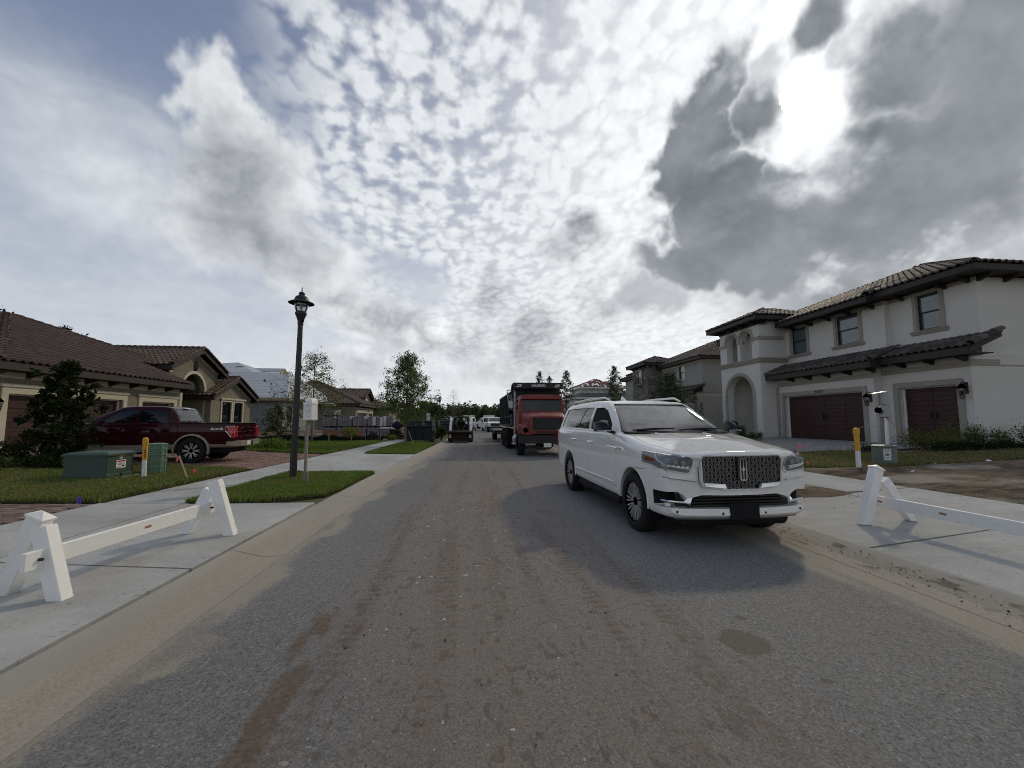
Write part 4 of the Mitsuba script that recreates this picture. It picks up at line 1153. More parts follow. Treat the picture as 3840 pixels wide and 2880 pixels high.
def tan_house(label, dy=0.0, dx=0.0, garages=True, seed=40, wallmat='m_stucco_tan', cols=BROWN, detail=True):
    h = thing('bungalow', label, 'house')
    X = -16.4 + dx
    y = lambda v: v + dy
    x = lambda v: v + dx
    g3 = [(16.5, 21.45), (22.6, 24.85)]
    wl = sbox(y(15.9), 0.2, y(25.35), 3.35)
    for a, b in g3:
        wl = wl.difference(sbox(y(a), 0, y(b), 2.5))
    add('wall', join(wallx(wl, X, X - .3), bx(X - .301, x(-24), y(15.9), y(16.2), .2, 3.35), bx(X - .301, x(-19.2), y(25.05), y(25.35), .2, 3.35), bx(x(-19.2), x(-19.5), y(25.35), y(27.4), .2, 3.4), bx(x(-24), x(-32), y(16), y(32), .2, 3.3)), wallmat, h)
    add('garage_room', bx(X - .9, X - .95, y(16.2), y(25), .2, 3.3), 'm_black_matte', h)
    for a, b in g3:
        garage(h, X, 1, y(a), y(b), 0.42, 2.5, cols=8 if b - a > 3 else 4, trim='m_trim_cream', recess=.22)
    add('door_hoods', join(*[bx(X + .002, X + .10, y(a) - .30, y(b) + .30, 2.73, 2.86, .02) for a, b in g3]), 'm_trim_cream', h)
    # frieze blocks between the rafter tails
    add('frieze', join(*[bx(X + .002, X + .035, y(15.95) + i * 1.18 + .10, y(15.95) + i * 1.18 + 1.06, 3.05, 3.29, .01) for i in range(8)]), 'm_trim_cream', h)
    e = x(-15.8)
    p = 0.4167
    pk = (x(-24.3), y(24.0), 3.58 + 8.5 * p)
    F = [(e, y(15.5), 3.58), (e, y(25.6), 3.58), (x(-19.0), y(25.6), 3.58 + 3.2 * p), (x(-19.0), y(29.3), 3.58 + 3.2 * p), pk]
    Lp = [(x(-32.8), y(15.5), 3.58), (e, y(15.5), 3.58), pk]
    Rp = [(e - 3.2, y(29.3), 3.58 + 3.2 * p), (x(-24), y(32.5), 3.58), (x(-32.8), y(32.5), 3.58), pk] if False else None
    _, und = tile_roof(h, [F, Lp], cols, seed)
    ridge_caps(h, [((e, y(15.5), 3.64), np.add(pk, (0, 0, .06))), ((x(-19.0), y(29.3), 3.64 + 3.2 * p), np.add(pk, (0, 0, .06))), ((x(-32.8), y(15.5), 3.64), np.add(pk, (0, 0, .06)))], cols, seed + 1)
    back = trimesh.Trimesh([pk, (x(-32.8), y(15.5), 3.5), (x(-32.8), y(32.5), 3.5), (x(-19.0), y(29.3), 3.5 + 3.2 * p), (x(-22), y(32.5), 3.5)], [(0, 1, 2), (0, 2, 4), (0, 4, 3)], process=False)
    add('eave_boards', join(und, back, bx(e, e - .04, y(15.5), y(25.6), 3.30, 3.55), bx(e - .04, X + .001, y(15.5), y(25.6), 3.31, 3.34), bx(e - .04, x(-24), y(15.5), y(15.54), 3.32, 3.55), bx(e - .04, x(-19), y(25.56), y(25.6), 3.32, 3.6),
                            *corbels_x(X, 1, [y(15.95) + i * 1.18 for i in range(9)], 3.305)), 'm_dark_wood', h)
    # entry gable with round arch, and the smaller gable beside it
    gx = x(-18.5)
    op = arch(y(28.72), y(30.95), 0, 3.55).buffer(0)
    gable(h, gx, 1, y(27.45), y(32.4), .2, 4.95, 0.46, 0.5, x(-26), wallmat, 'm_trim_cream', cols, seed + 3, op)
    add('porch', join(bx(gx - 2.0, gx - 2.2, y(27.7), y(32.1), .2, 4.9), bx(gx - .31, gx - 2.0, y(28.3), y(28.45), .2, 4.9), bx(gx - .31, gx - 2.0, y(31.2), y(31.35), .2, 4.9)), 'm_stucco_tan', h)
    add('front_door', join(bx(gx - 1.99, gx - 1.93, y(29.2), y(30.5), .5, 2.9, .01), *[bx(gx - 1.93, gx - 1.90, y(29.3) + i * .6, y(29.8) + i * .6, a, a + .95, .01) for i in (0, 1) for a in (.65, 1.75)]), 'm_garage', h)
    ring = Polygon(arch(y(28.72) - .2, y(30.95) + .2, .4, 3.55).exterior).difference(arch(y(28.72), y(30.95), .3, 3.55))
    add('arch_trim', wallx(ring, gx + .001, gx + .06), 'm_trim_cream', h)
    add('corner_trim', join(bx(gx + .001, gx + .04, y(27.45), y(27.75), 4.55, 4.78)), 'm_trim_cream', h)
    # iron medallion
    if detail:
        mz, my = 5.22, y(29.92)
        add('medallion', join(*[tube([(gx + .05, my + .02 * k, mz - .34), (gx + .09, my + .14 * k, mz - .15), (gx + .09, my + .14 * k, mz + .15), (gx + .05, my + .02 * k, mz + .34)], .018, 6) for k in (-1, -.33, .33, 1)],
                              *[bar((gx + .06, my - .2, mz + v), (gx + .06, my + .2, mz + v), .03) for v in (-.2, 0, .2)], bx(gx + .001, gx + .02, my - .16, my + .16, mz - .34, mz + .34)), 'm_black', h)
    sx = x(-18.05)
    gable(h, sx, 1, y(31.05), y(36.3), .2, 3.26, 0.46, 0.45, x(-22), wallmat, 'm_trim_cream', cols, seed + 7, sbox(y(32.35), 1.2, y(33.55), 2.9).union(sbox(y(33.9), 1.2, y(35.1), 2.9)), wall_back=x(-20))
    for a in (32.35, 33.9):
        window(h, sx, 1, y(a), y(a + 1.2), 1.2, 2.9, trim='m_trim_cream', tw=.14, sill=False, mid=False, glass='m_truck_glass')
    add('window_hood', bx(sx + .06, sx + .14, y(32.05), y(35.4), 3.04, 3.18, .02), 'm_trim_cream', h)
    if detail:
        wall_lantern(h, X + .002, 1, y(16.05), 2.05, 1.1)
    return h


tan_house('tan stucco bungalow with brown tile roof and arched entry, behind the maroon pickup', 0, 0, seed=40)
tan_house('far tan bungalow with brown tiled gable rising over the tile pallets', 37.5, 2.3, seed=70, detail=False)


# ---------------------------------------------------------------- houses with bare roofing felt
mat('m_felt', pr(proc(lambda p, n, uv: mi.Color3f(0.36, 0.39, 0.42) * (0.80 + 0.28 * fbm(p.x * .8, p.y * .8, p.z * 4, 3) + dr.select(dr.abs(p.z * 2.6 - dr.floor(p.z * 2.6) - 0.5) > 0.455, -0.28, 0.0))), 0.6, spec=0.4))
mat('m_block', pr(proc(lambda p, n, uv: mi.Color3f(0.27, 0.275, 0.27) * (0.75 + 0.35 * fbm(p.x * 1.5, p.y * 1.5, p.z * 2.5, 3))), 0.9, spec=0.1))
mat('m_osb', pr(grain((0.42, 0.30, 0.15), 0.3, 6), 0.85, spec=0.1))


def felt_roof(h, planes, t=0.05, name='roofing_felt'):
    ms = []
    for q in planes:
        p, n, ac, up = plane_frame(q)
        pg = Polygon(np.c_[(p - p[0]) @ ac, (p - p[0]) @ up])
        M = np.eye(4)
        M[:3, 0], M[:3, 1], M[:3, 2], M[:3, 3] = ac, up, n, p[0] - n * t
        ms.append(put(extr(pg, t), M))
    add(name, join(*ms), 'm_felt', h)


def felt_bits(h, planes, n, seed):
    """black straps and offcuts left on the felt"""
    r = np.random.default_rng(seed)
    out = []
    for q in planes:
        p, nn, ac, up = plane_frame(q)
        w = r.dirichlet(np.ones(len(p)), n)
        for c in w @ p:
            a = r.uniform(0, 3.1)
            d = ac * math.cos(a) + up * math.sin(a)
            L = r.uniform(.2, .5)
            out.append(bar(c + nn * .04 - d * L, c + nn * .04 + d * L, .10, .05, nn))
    add('roof_straps', join(*out), 'm_black_matte', h)


h = thing('unfinished_house', 'unfinished grey block house with pale bare roof felt, behind the lamp post', 'house')
add('wall', join(bx(-18, -40, 42.3, 42.6, .2, 3.6), wallx(sbox(42.601, .2, 57, 3.6).difference(sbox(43.2, 1.3, 44.4, 2.9)), -18, -18.3), bx(-25, -40, 50.5, 58, 3.6, 6.9)), 'm_block', h)
fp = [[(-40, 41.7, 3.72), (-17.4, 41.7, 3.72), (-20.6, 49.5, 7.0), (-40, 49.5, 7.0)], [(-17.4, 41.7, 3.72), (-17.4, 58, 3.72), (-20.6, 49.5, 7.0)], [(-45, 50.2, 6.9), (-24.6, 50.2, 6.9), (-30.2, 57.2, 9.1)], [(-24.6, 50.2, 6.9), (-24.6, 64, 6.9), (-30.2, 57.2, 9.1)],
      [(-24.8, 57.0, 7.9), (-24.8, 58.2, 8.5), (-30, 58.2, 8.5), (-30, 57.0, 7.9)]]
felt_roof(h, fp)
add('fascia', join(bx(-40, -17.4, 41.68, 41.72, 3.42, 3.66), bx(-17.42, -17.38, 41.7, 58, 3.42, 3.66), bx(-40, -17.42, 41.73, 42.3, 3.44, 3.47)), 'm_wood_pale', h)
felt_bits(h, [fp[0], fp[0], fp[2]], 5, 5)
add('dormer_gable', wallx(Polygon([(56.9, 7.75), (58.2, 8.45), (59.5, 7.75)]), -24.75, -24.9), 'm_osb', h)
window(h, -18, 1, 43.2, 44.4, 1.3, 2.9, surround=False, sill=False)
add('wing', join(bx(-16.8, -26, 52.5, 60.5, .2, 3.3)), 'm_stucco_grey', h)
pw, lw = hip_planes(-26.5, -16.3, 49.0 + 3, 61.0, 3.5, 0.30)
felt_roof(h, pw, name='wing_felt')
add('wing_fascia', eave_box(-26.5, -16.3, 52.0, 61.0, 3.44, .2), 'm_wood_pale', h)

h = thing('unfinished_house', 'far unfinished house with pale felted roof behind the big street tree', 'house')
add('wall', join(bx(-14.5, -26, 74, 90, .2, 3.6)), 'm_stucco_tan', h)
pe, le = hip_planes(-30, -14, 72, 92, 3.9, 0.42)
felt_roof(h, pe)
add('fascia', eave_box(-30, -14, 72, 92, 3.84, .25), 'm_dark_wood', h)
pf, lf = hip_planes(-22, -12.3, 68, 76, 3.5, 0.40)
_, und = tile_roof(h, pf, BROWN, 80)
add('front_wing', join(bx(-12.9, -21, 68.6, 75.4, .2, 3.3)), 'm_stucco_tan', h)
add('front_eave', join(und, eave_box(-22, -12.3, 68, 76, 3.46, .2)), 'm_dark_wood', h)
# ---------------------------------------------------------------- vehicles: common parts
from scipy.interpolate import PchipInterpolator


def loft(rings):
    """closed rings of equal length joined into a watertight solid, ends filled"""
    R = np.asarray(rings, float)
    m, n = R.shape[:2]
    V = [R.reshape(-1, 3), R[0].mean(0)[None], R[-1].mean(0)[None]]
    F = []
    for i in range(m - 1):
        for j in range(n):
            a, b, c, d = i * n + j, i * n + (j + 1) % n, (i + 1) * n + (j + 1) % n, (i + 1) * n + j
            F += [(a, b, c), (a, c, d)]
    for j in range(n):
        F += [(m * n, (j + 1) % n, j), (m * n + 1, (m - 1) * n + j, (m - 1) * n + (j + 1) % n)]
    t = trimesh.Trimesh(np.vstack(V), F, process=False)
    if t.volume < 0:
        t.invert()
    return t


def mani(t):
    t = tm(t)
    return m3.Manifold(m3.Mesh(np.ascontiguousarray(t.vertices, np.float32), np.ascontiguousarray(t.faces, np.uint32)))


def smooth_ring(half, sub=3):
    """half section [(y, z)] from bottom centre to top centre, mirrored"""
    h = np.asarray(half, float)
    t = np.r_[0, np.cumsum(np.hypot(*np.diff(h, axis=0).T))]
    tt = np.unique(np.concatenate([np.linspace(t[i], t[i + 1], sub + 1) for i in range(len(t) - 1)]))
    y, z = PchipInterpolator(t, h[:, 0])(tt), PchipInterpolator(t, h[:, 1])(tt)
    return np.c_[np.r_[y, -y[-2:0:-1]], np.r_[z, z[-2:0:-1]]]


def prism_x(poly, x0, x1):
    return mani(wallx(poly, x0, x1))


def prism_y(poly, y0, y1):
    return mani(wally(poly, y0, y1))


def prism_z(poly, z0, z1):
    m = extr(poly, z1 - z0)
    m.apply_translation((0, 0, z0))
    return mani(m)


def cyl_y(x, z, r, y0, y1, n=40):
    return prism_y(Point(x, z).buffer(r, n // 4), y0, y1)


def wheel(parent, x, y, s, R=0.405, rim=0.285, wid=0.27, spokes='fine', M=None, rimmat='m_alu', dirt=False):
    """a road wheel; outer face towards s along y"""
    k = numbered(parent + '__wheel')
    USED.discard(k)
    w = wid / 2
    prof = [(rim - .02, -w * .8), (rim + .005, -w * .95), (R * .86, -w), (R * .965, -w * .86), (R, -w * .62), (R, w * .62), (R * .965, w * .86), (R * .86, w), (rim + .005, w * .95), (rim - .02, w * .8), (rim - .02, -w * .8)]
    rx = rot(-90, (1, 0, 0))
    t = lathe(prof, 40)
    blocks = []
    for i in range(44):
        for q in (-1, 0, 1):
            a = (i + 0.5 * (q % 2)) * 2 * np.pi / 44
            b = bx(-.004, .006, -R * .055, R * .055, q * w * .42 - w * .17, q * w * .42 + w * .17)
            b.apply_translation((R, 0, 0))
            b.apply_transform(rot(math.degrees(a)))
            blocks.append(b)
    M0 = tr(x, y, R) @ (rx if s > 0 else rot(90, (1, 0, 0)))
    if M is not None:
        M0 = M @ M0
    k = add('wheel', put(join(t, *blocks), M0), 'm_rubber', parent, smooth=35)
    face = w * .80
    dish = lathe([(0.001, face - .10), (rim * .6, face - .10), (rim - .03, face - .12), (rim - .02, -w * .5), (rim - .035, -w * .5), (0.001, -w * .5)], 36)
    add('wheel_dish', put(dish, M0), 'm_black', k, smooth=35)
    barrel = lathe([(rim - .032, face - .08), (rim - .02, face + .005), (rim, face + .012), (rim + .006, face), (rim + .002, face - .03), (rim - .028, face - .08), (rim - .032, face - .08)], 40)
    sp = []
    if spokes == 'fine':
        for i in range(12):
            for e in (-.115, .115):
                a = i * np.pi / 6 + e
                c = math.cos(a), math.sin(a)
                c2 = math.cos(i * np.pi / 6 + e * .75), math.sin(i * np.pi / 6 + e * .75)
                sp.append(hull([(c2[0] * .055 - c2[1] * q * .006, c2[1] * .055 + c2[0] * q * .006, face - .035 + z) for q in (-1, 1) for z in (-.012, .008)] +
                               [(c[0] * (rim - .025) - c[1] * q * .0125, c[1] * (rim - .025) + c[0] * q * .0125, face - .012 + z) for q in (-1, 1) for z in (-.014, .008)]))
    elif spokes == 'chunky':
        for i in range(8):
            for e in (-.13, .13):
                a = i * np.pi / 4 + e
                c, c2 = (math.cos(a), math.sin(a)), (math.cos(i * np.pi / 4), math.sin(i * np.pi / 4))
                sp.append(hull([(c2[0] * .06 - c2[1] * q * .02, c2[1] * .06 + c2[0] * q * .02, face - .02 + z) for q in (-1, 1) for z in (-.03, .012)] +
                               [(c[0] * (rim - .02) - c[1] * q * .016, c[1] * (rim - .02) + c[0] * q * .016, face - .005 + z) for q in (-1, 1) for z in (-.03, .012)]))
    elif spokes == 'steel':
        sp.append(lathe([(0.001, face - .05), (rim * .45, face - .05), (rim * .5, face - .02), (rim * .62, face - .02), (rim * .80, face - .10), (rim - .02, face - .09), (rim - .02, face - .11), (0.001, face - .11)], 30))
        for i in range(10):
            a = i * np.pi / 5
            sp.append(cyl((rim * .4 * math.cos(a), rim * .4 * math.sin(a), face - .06), (rim * .4 * math.cos(a), rim * .4 * math.sin(a), face - .02), .016, 6))
    else:
        for i in range(6):
            a = i * np.pi / 3
            c = math.cos(a), math.sin(a)
            sp.append(hull([(c[0] * .05 - c[1] * q * .035, c[1] * .05 + c[0] * q * .035, face - .03 + z) for q in (-1, 1) for z in (-.02, .012)] +
                           [(c[0] * (rim - .02) - c[1] * q * .028, c[1] * (rim - .02) + c[0] * q * .028, face - .02 + z) for q in (-1, 1) for z in (-.02, .012)]))
    hub = lathe([(0.001, face - .01), (.045, face - .012), (.058, face - .022), (.066, face - .05), (.066, face - .09), (0.001, face - .09)], 24)
    add('rim', put(join(barrel, *sp, hub), M0), rimmat, k, smooth=30)
    return k


mat('m_suv_paint', {'type': 'plastic', 'diffuse_reflectance': rgb(0.77, 0.76, 0.735), 'int_ior': 1.55})
mat('m_windscreen', {'type': 'plastic', 'diffuse_reflectance': rgb(0.010, 0.011, 0.016), 'int_ior': 1.8})
mat('m_lens', {'type': 'plastic', 'diffuse_reflectance': rgb(0.17, 0.178, 0.185), 'int_ior': 1.6})
mat('m_alu_dark', pr((0.36, 0.36, 0.37), 0.3, metallic=1.0))
mat('m_gloss_black', {'type': 'plastic', 'diffuse_reflectance': rgb(0.006, 0.006, 0.007), 'int_ior': 1.5})
mat('m_amber', {'type': 'plastic', 'diffuse_reflectance': rgb(0.20, 0.055, 0.015), 'int_ior': 1.5})
mat('m_tail_red', {'type': 'plastic', 'diffuse_reflectance': rgb(0.38, 0.015, 0.018), 'int_ior': 1.5})


def ms(xs, vals):
    return PchipInterpolator(xs, vals)


def car_shell(par):
    """(lower body, outer cabin, inner cabin) solids; par: tables over x of sizes. x forward from the front axle, y left, z up"""
    f = {k: ms(par['x'], v) for k, v in par.items() if k not in ('x', 'cab', 'bow', 'tailbow', 'stations')}
    rings = []
    for x in par['stations']:
        w, zb, ze, zc = (float(f[k](x)) for k in ('w', 'zb', 'ze', 'zc'))
        sh = float(f['wt'](x))
        zm = zb + (ze - zb) * .55
        half = [(0, zb), (w * .78, zb), (w * .945, zb + .035), (w * .985, zb + .14), (w, zm), (w * .997, ze - .17), (w * .982, ze - .075), (w * sh, ze - .012), (w * (sh - .06), ze + .006), (w * .55, zc - .012), (w * .38, zc), (0, zc + .004)]
        r_ = smooth_ring(half, 3)
        xx = np.full(len(r_), x)
        ay = np.abs(r_[:, 0])
        xx = xx - par['bow'] * ay ** 2.6 * np.clip((x - .05) / .8, 0, 1) ** 1.4 + par['tailbow'] * ay ** 3 * np.clip((par['tail0'] if False else -x + par['stations'][0] + .6) / .6, 0, 1)
        rings.append(np.c_[xx, r_])
    body = loft(rings)
    cab = par['cab']
    g = {k: ms(cab['x'], v) for k, v in cab.items() if k != 'x'}

    def cabin(off):
        rr = []
        xs = np.linspace(cab['x'][0] + off, cab['x'][-1] - off, 30)
        for x in xs:
            zt_, wb, wt_ = float(g['zt'](x)) - off, float(g['wb'](x)) - off, float(g['wt'](x)) - off
            zb = cab['zb'][0] - .25 if False else float(g['zb'](x)) - .12
            zt_ = max(zt_, zb + .02)
            q = (zt_ - zb)
            half = [(0, zb), (wb, zb), (wb, zb + .10 * min(1, q)), (wb + (wt_ - wb) * .72, zb + q * .80), (wt_ * .985, zt_ - .045 * min(1, q)), (wt_ * .88, zt_ - .012 * min(1, q)), (wt_ * .5, zt_ + .004), (0, zt_ + .010)]
            r_ = smooth_ring(half, 3)
            rr.append(np.c_[np.full(len(r_), x), r_])
        return loft(rr)
    return body, cabin(0.0), cabin(0.014)


def slot(pts, w=.006):
    return LineString(pts).buffer(w, cap_style=2, join_style=1)


# ---------------------------------------------------------------- white suv
car = thing('suv', 'white seven-seat suv with chrome mesh grille parked facing the camera at the right kerb', 'suv')
CAR = tr(3.304, 5.771, 0.008) @ rot(-88.5)
par = dict(x=[-4.70, -4.62, -4.35, -3.4, -1.5, -0.6, 0.2, 0.62, 0.86, 0.93, 0.975],
           w=[.90, .955, .99, 1.005, 1.0, 1.0, 1.012, 1.005, .985, .965, .925],
           zb=[.52, .46, .42, .36, .34, .34, .34, .34, .345, .36, .40],
           ze=[1.30, 1.345, 1.36, 1.36, 1.35, 1.33, 1.22, 1.175, 1.145, 1.13, 1.09],
           zc=[1.30, 1.345, 1.36, 1.36, 1.35, 1.345, 1.285, 1.215, 1.165, 1.145, 1.10],
           wt=[.93, .945, .955, .955, .955, .95, .925, .90, .87, .85, .84],
           bow=.145, tailbow=.10, stations=np.r_[-4.70, -4.67, -4.62, -4.5, np.linspace(-4.3, .6, 46), .68, .76, .83, .88, .92, .95, .975],
           cab=dict(x=[-4.62, -4.50, -4.30, -3.6, -2.4, -1.62, -1.2, -.52], zt=[1.42, 1.60, 1.86, 1.915, 1.925, 1.875, 1.695, 1.33], wb=[.90, .925, .94, .955, .955, .95, .945, .93], wt=[.80, .78, .765, .765, .765, .755, .77, .85], zb=[1.35] * 8))
body, cab_o, cab_i = car_shell(par)
B0 = mani(body)
arches = cyl_y(0, .42, .462, -1.3, -.60) + cyl_y(0, .42, .462, .60, 1.3) + cyl_y(-3.36, .42, .462, -1.3, -.60) + cyl_y(-3.36, .42, .462, .60, 1.3)
B = B0 - arches
SX = np.linspace(.975, -.6, 400)
SW, SU = ms(par['x'], par['w'])(SX), SX


def nose(y, out=0.0, z=.7):
    """x of the bodywork's front surface at distance y from the middle"""
    ay = abs(y)
    wz = SW * (0.945 + .055 * min(1, max(0, (z - .40) / .3)))
    i = int(np.argmax(wz >= ay)) if (wz >= ay).any() else -1
    x = SU[i] if i >= 0 else 0.5
    return x - .145 * ay ** 2.6 * min(1, max(0, (x - .05) / .8)) ** 1.4 + out


# openings at the front, drawn in (y, z)
mir = lambda p: affinity.scale(p, -1, 1, origin=(0, 0))
grille_p = Polygon([(-.49, .745), (-.515, .80), (-.525, 1.06), (-.50, 1.098), (.50, 1.098), (.525, 1.06), (.515, .80), (.49, .745), (.28, .735), (.22, .705), (-.22, .705), (-.28, .735)]).buffer(.012).buffer(-.0)
lowin = Polygon([(-.80, .475), (.80, .475), (.62, .60), (.50, .63), (-.50, .63), (-.62, .60)])
sidein = Polygon([(.63, .48), (1.2, .49), (1.2, .675), (.80, .675), (.72, .63), (.66, .545)])
lamp = Polygon([(.622, .915), (.66, .885), (.95, .935), (1.06, 1.01), (1.2, 1.10), (1.2, 1.165), (1.0, 1.145), (.66, 1.085), (.615, 1.05)])
lens_l = B0 ^ (prism_x(lamp, .34, 1.2))
lens_r = B0 ^ (prism_x(mir(lamp), .34, 1.2))
B = B - prism_x(lamp.buffer(.007), .34, 1.2) - prism_x(mir(lamp.buffer(.007)), .34, 1.2)
B = B - prism_x(grille_p, .875, 1.2) - prism_x(lowin, .74, 1.2) - prism_x(sidein, .62, 1.2) - prism_x(mir(sidein), .62, 1.2)
# shut lines of doors, bonnet, bumper
doors = [slot([(-.62, .52), (-.60, 1.0), (-.72, 1.36)]), slot([(-2.02, .52), (-2.03, 1.36)]), slot([(-.62, .52), (-2.02, .52), (-2.9, .52), (-2.98, .78), (-3.0, 1.36)], .005), slot([(-.60, 1.0), (-.2, 1.34)], .001)]
for p in doors[:3]:
    B = B - prism_y(p, .955, 1.2) - prism_y(p, -1.2, -.955)
hood = LineString([(-.5, .86), (.2, .865), (.60, .82), (.80, .70), (.86, .52)]).buffer(.006, cap_style=2)
B = B - prism_z(hood, 1.08, 1.5) - prism_z(mir(affinity.scale(hood, 1, -1, origin=(0, 0))) if False else affinity.scale(hood, 1, -1, origin=(0, 0)), 1.08, 1.5)
B = B - prism_y(slot([(.02, .885), (.40, .90), (.45, .93)], .004), .93, 1.2) - prism_y(slot([(.02, .885), (.40, .90), (.45, .93)], .004), -1.2, -.93)
ridge = [tube([(-.5, s * .40, 1.345), (.1, s * .39, 1.292), (.55, s * .36, 1.222), (.82, s * .33, 1.166)], [.010, .012, .010, .004], 8) for s in (1, -1)]
lips = []
for cx in (0, -3.36):
    for s in (1, -1):
        a = np.linspace(-.05, np.pi + .05, 26)
        lips.append(tube(np.c_[cx + .468 * np.cos(a), np.full(26, s * .992), .42 + .466 * np.sin(a)], .013, 8))
add('body', put(B, CAR), 'm_suv_paint', car, smooth=28)
for q_ in lips:
    add('arch_lip', put(q_, CAR), 'm_suv_paint', car, smooth=50)
for q_ in ridge:
    add('bonnet_crease', put(q_, CAR), 'm_suv_paint', car, smooth=50)
add('wheel_wells', put(join(*[bx(cx - .47, cx + .47, s * .52, s * .60, .22, .9) for cx in (0, -3.36) for s in (1, -1)]), CAR), 'm_black_matte', car)
add('underbody', put(join(bx(-4.5, .72, -.74, .74, .22, .42, .05), bx(.55, .84, -.72, .72, .24, .39, .05), bx(-2.75, -.6, -.97, -.80, .24, .36, .03), bx(-2.75, -.6, .80, .97, .24, .36, .03)), CAR), 'm_black_matte', car)
# cabin: white shell with openings, glass inside
wf = Polygon([(-.98, 1.375), (-2.0, 1.375), (-2.02, 1.775), (-1.62, 1.775), (-1.42, 1.715), (-1.05, 1.475)]).buffer(-.015).buffer(.012)
wr = Polygon([(-2.10, 1.375), (-2.88, 1.385), (-2.52 - .10, 1.795), (-2.10, 1.79)]).buffer(-.015).buffer(.012)
wq = Polygon([(-3.02, 1.385), (-4.20, 1.40), (-4.05, 1.79), (-2.74, 1.80)]).buffer(-.02).buffer(.015)
pil = Polygon([(-2.84, 1.385), (-3.06, 1.385), (-2.78, 1.80), (-2.58, 1.80)])
ws = Polygon([(-.88, 1.34), (.88, 1.34), (.665, 1.83), (-.665, 1.83)]).buffer(-.02).buffer(.02)
bw = Polygon([(-.78, 1.42), (.78, 1.42), (.66, 1.80), (-.66, 1.80)])
Co, Ci = mani(cab_o), mani(cab_i)
sides = unary_union([wf, wr, wq, pil])
shell = Co - Ci
cut_s = prism_y(sides, .2, 1.2) + prism_y(sides, -1.2, -.2)
front_zone = prism_x(ws, -1.62, .2)
rear_zone = prism_x(bw, -5.2, -4.2)
shell = shell - cut_s - front_zone - rear_zone
add('cabin', put(shell, CAR), 'm_suv_paint', car, smooth=30)
core = Ci ^ mani(bx(-4.7, .2, -1.1, 1.1, 1.32, 2.2))
gl = mani(cab_i)
for nm, p in (('front_window', wf), ('rear_window', wr), ('quarter_window', wq)):
    for s in (1, -1):
        g_ = gl ^ (prism_y(p.buffer(.03), .2, 1.2) if s > 0 else prism_y(p.buffer(.03), -1.2, -.2))
        g_ = g_ ^ mani(bx(-4.7, .2, .3 * s, 1.2 * s, 1.33, 2.0))
        add(nm, put(g_, CAR), 'm_black_matte' if nm == 'front_window' else 'm_tint', car, smooth=30)
for s in (1, -1):
    g_ = gl ^ (prism_y(pil.buffer(.01), .3, 1.2) if s > 0 else prism_y(pil.buffer(.01), -1.2, -.3))
    add('door_pillar', put(g_, CAR @ tr(0, .009 * s, 0)), 'm_gloss_black', car, smooth=30)
add('windscreen', put(gl ^ prism_x(ws.buffer(.03), -1.66, .2), CAR), 'm_windscreen', car, smooth=30)
add('rear_screen', put(gl ^ prism_x(bw.buffer(.03), -5.2, -4.2), CAR), 'm_tint', car, smooth=30)
# windscreen band, wipers, cowl
add('cowl', put(join(hull([(-.56, s * .86, 1.325) for s in (-1, 1)] + [(-.50, s * .86, 1.36) for s in (-1, 1)] + [(-.62, s * .88, 1.365) for s in (-1, 1)] + [(-.46, s * .80, 1.345) for s in (-1, 1)])), CAR), 'm_black_matte', car)
for a, b in (((-.56, .05, 1.385), (-.62, .78, 1.405)), ((-.56, -.72, 1.385), (-.60, -.02, 1.410))):
    mid_ = [(a[0] - .02, a[1] * .5 + b[1] * .5, 1.412)]
    add('wiper', put(join(tube([a, mid_[0], b], [.014, .011, .007], 6), tube([(b[0] - .01, b[1] - .62, b[2] - .03), (b[0] - .012, b[1] - .30, b[2] - .012), b], .012, 6)), CAR), 'm_black', car)
add('sensor_housing', put(hull([(-1.40, -.15, 1.76), (-1.40, .15, 1.76), (-1.56, -.13, 1.835), (-1.56, .13, 1.835), (-1.42, -.12, 1.81), (-1.42, .12, 1.81)]), CAR), 'm_grey', car)
# grille
links = []
sx_, sz_ = .050, .080
for i in range(-11, 12):
    for j in range(-1, 6):
        cy, cz = i * sx_, .735 + j * sz_ + (sz_ / 2 if i % 2 else 0)
        o_ = Polygon([(-1, -.62), (0, -1), (1, -.62), (1, .62), (0, 1), (-1, .62)])
        ring_ = affinity.translate(affinity.scale(o_, .0215, .0345), cy, cz).difference(affinity.translate(affinity.scale(o_, .0172, .0295), cy, cz))
        links.append(ring_.union(sbox(cy - .030, cz - .0028, cy - .0205, cz + .0028)).union(sbox(cy + .0205, cz - .0028, cy + .030, cz + .0028)))
net = unary_union(links).intersection(grille_p.buffer(-.012))
add('grille', put(join(wallx(net, .905, .922)), CAR), 'm_alu_dark', car, label='chrome chain-link grille mesh')
add('grille_backing', put(wallx(grille_p, .876, .884), CAR), 'm_black', car)
fr = grille_p.buffer(.004).difference(grille_p.buffer(-.014))
add('grille_frame', put(join(wallx(fr, .90, .952), *[hull([(.935, s * .20, .70), (.935, s * .50, .725), (.935, s * .24, .775), (.93, s * .515, .80), (.985, s * .23, .72), (.965, s * .49, .745), (.975, s * .24, .77), (.955, s * .50, .785)]) for s in (1, -1)]), CAR), 'm_chrome', car)
emb = affinity.scale(Point(0, 0).buffer(1, 8), .048, .135)
emb = sbox(-.045, -.135, .045, .135).buffer(-.02).buffer(.02)
emb = emb.difference(emb.buffer(-.012)).union(sbox(-.005, -.135, .005, .135)).union(sbox(-.045, -.005, .045, .005)).union(Polygon([(-.013, 0), (0, .07), (.013, 0), (0, -.07)]))
add('emblem', put(wallx(affinity.translate(emb, 0, .945), .94, .985), CAR), 'm_chrome', car, label='upright chrome four-point star badge in a frame')
add('emblem_plate', put(wallx(affinity.translate(sbox(-.044, -.133, .044, .133), 0, .945), .905, .945), CAR), 'm_black', car)
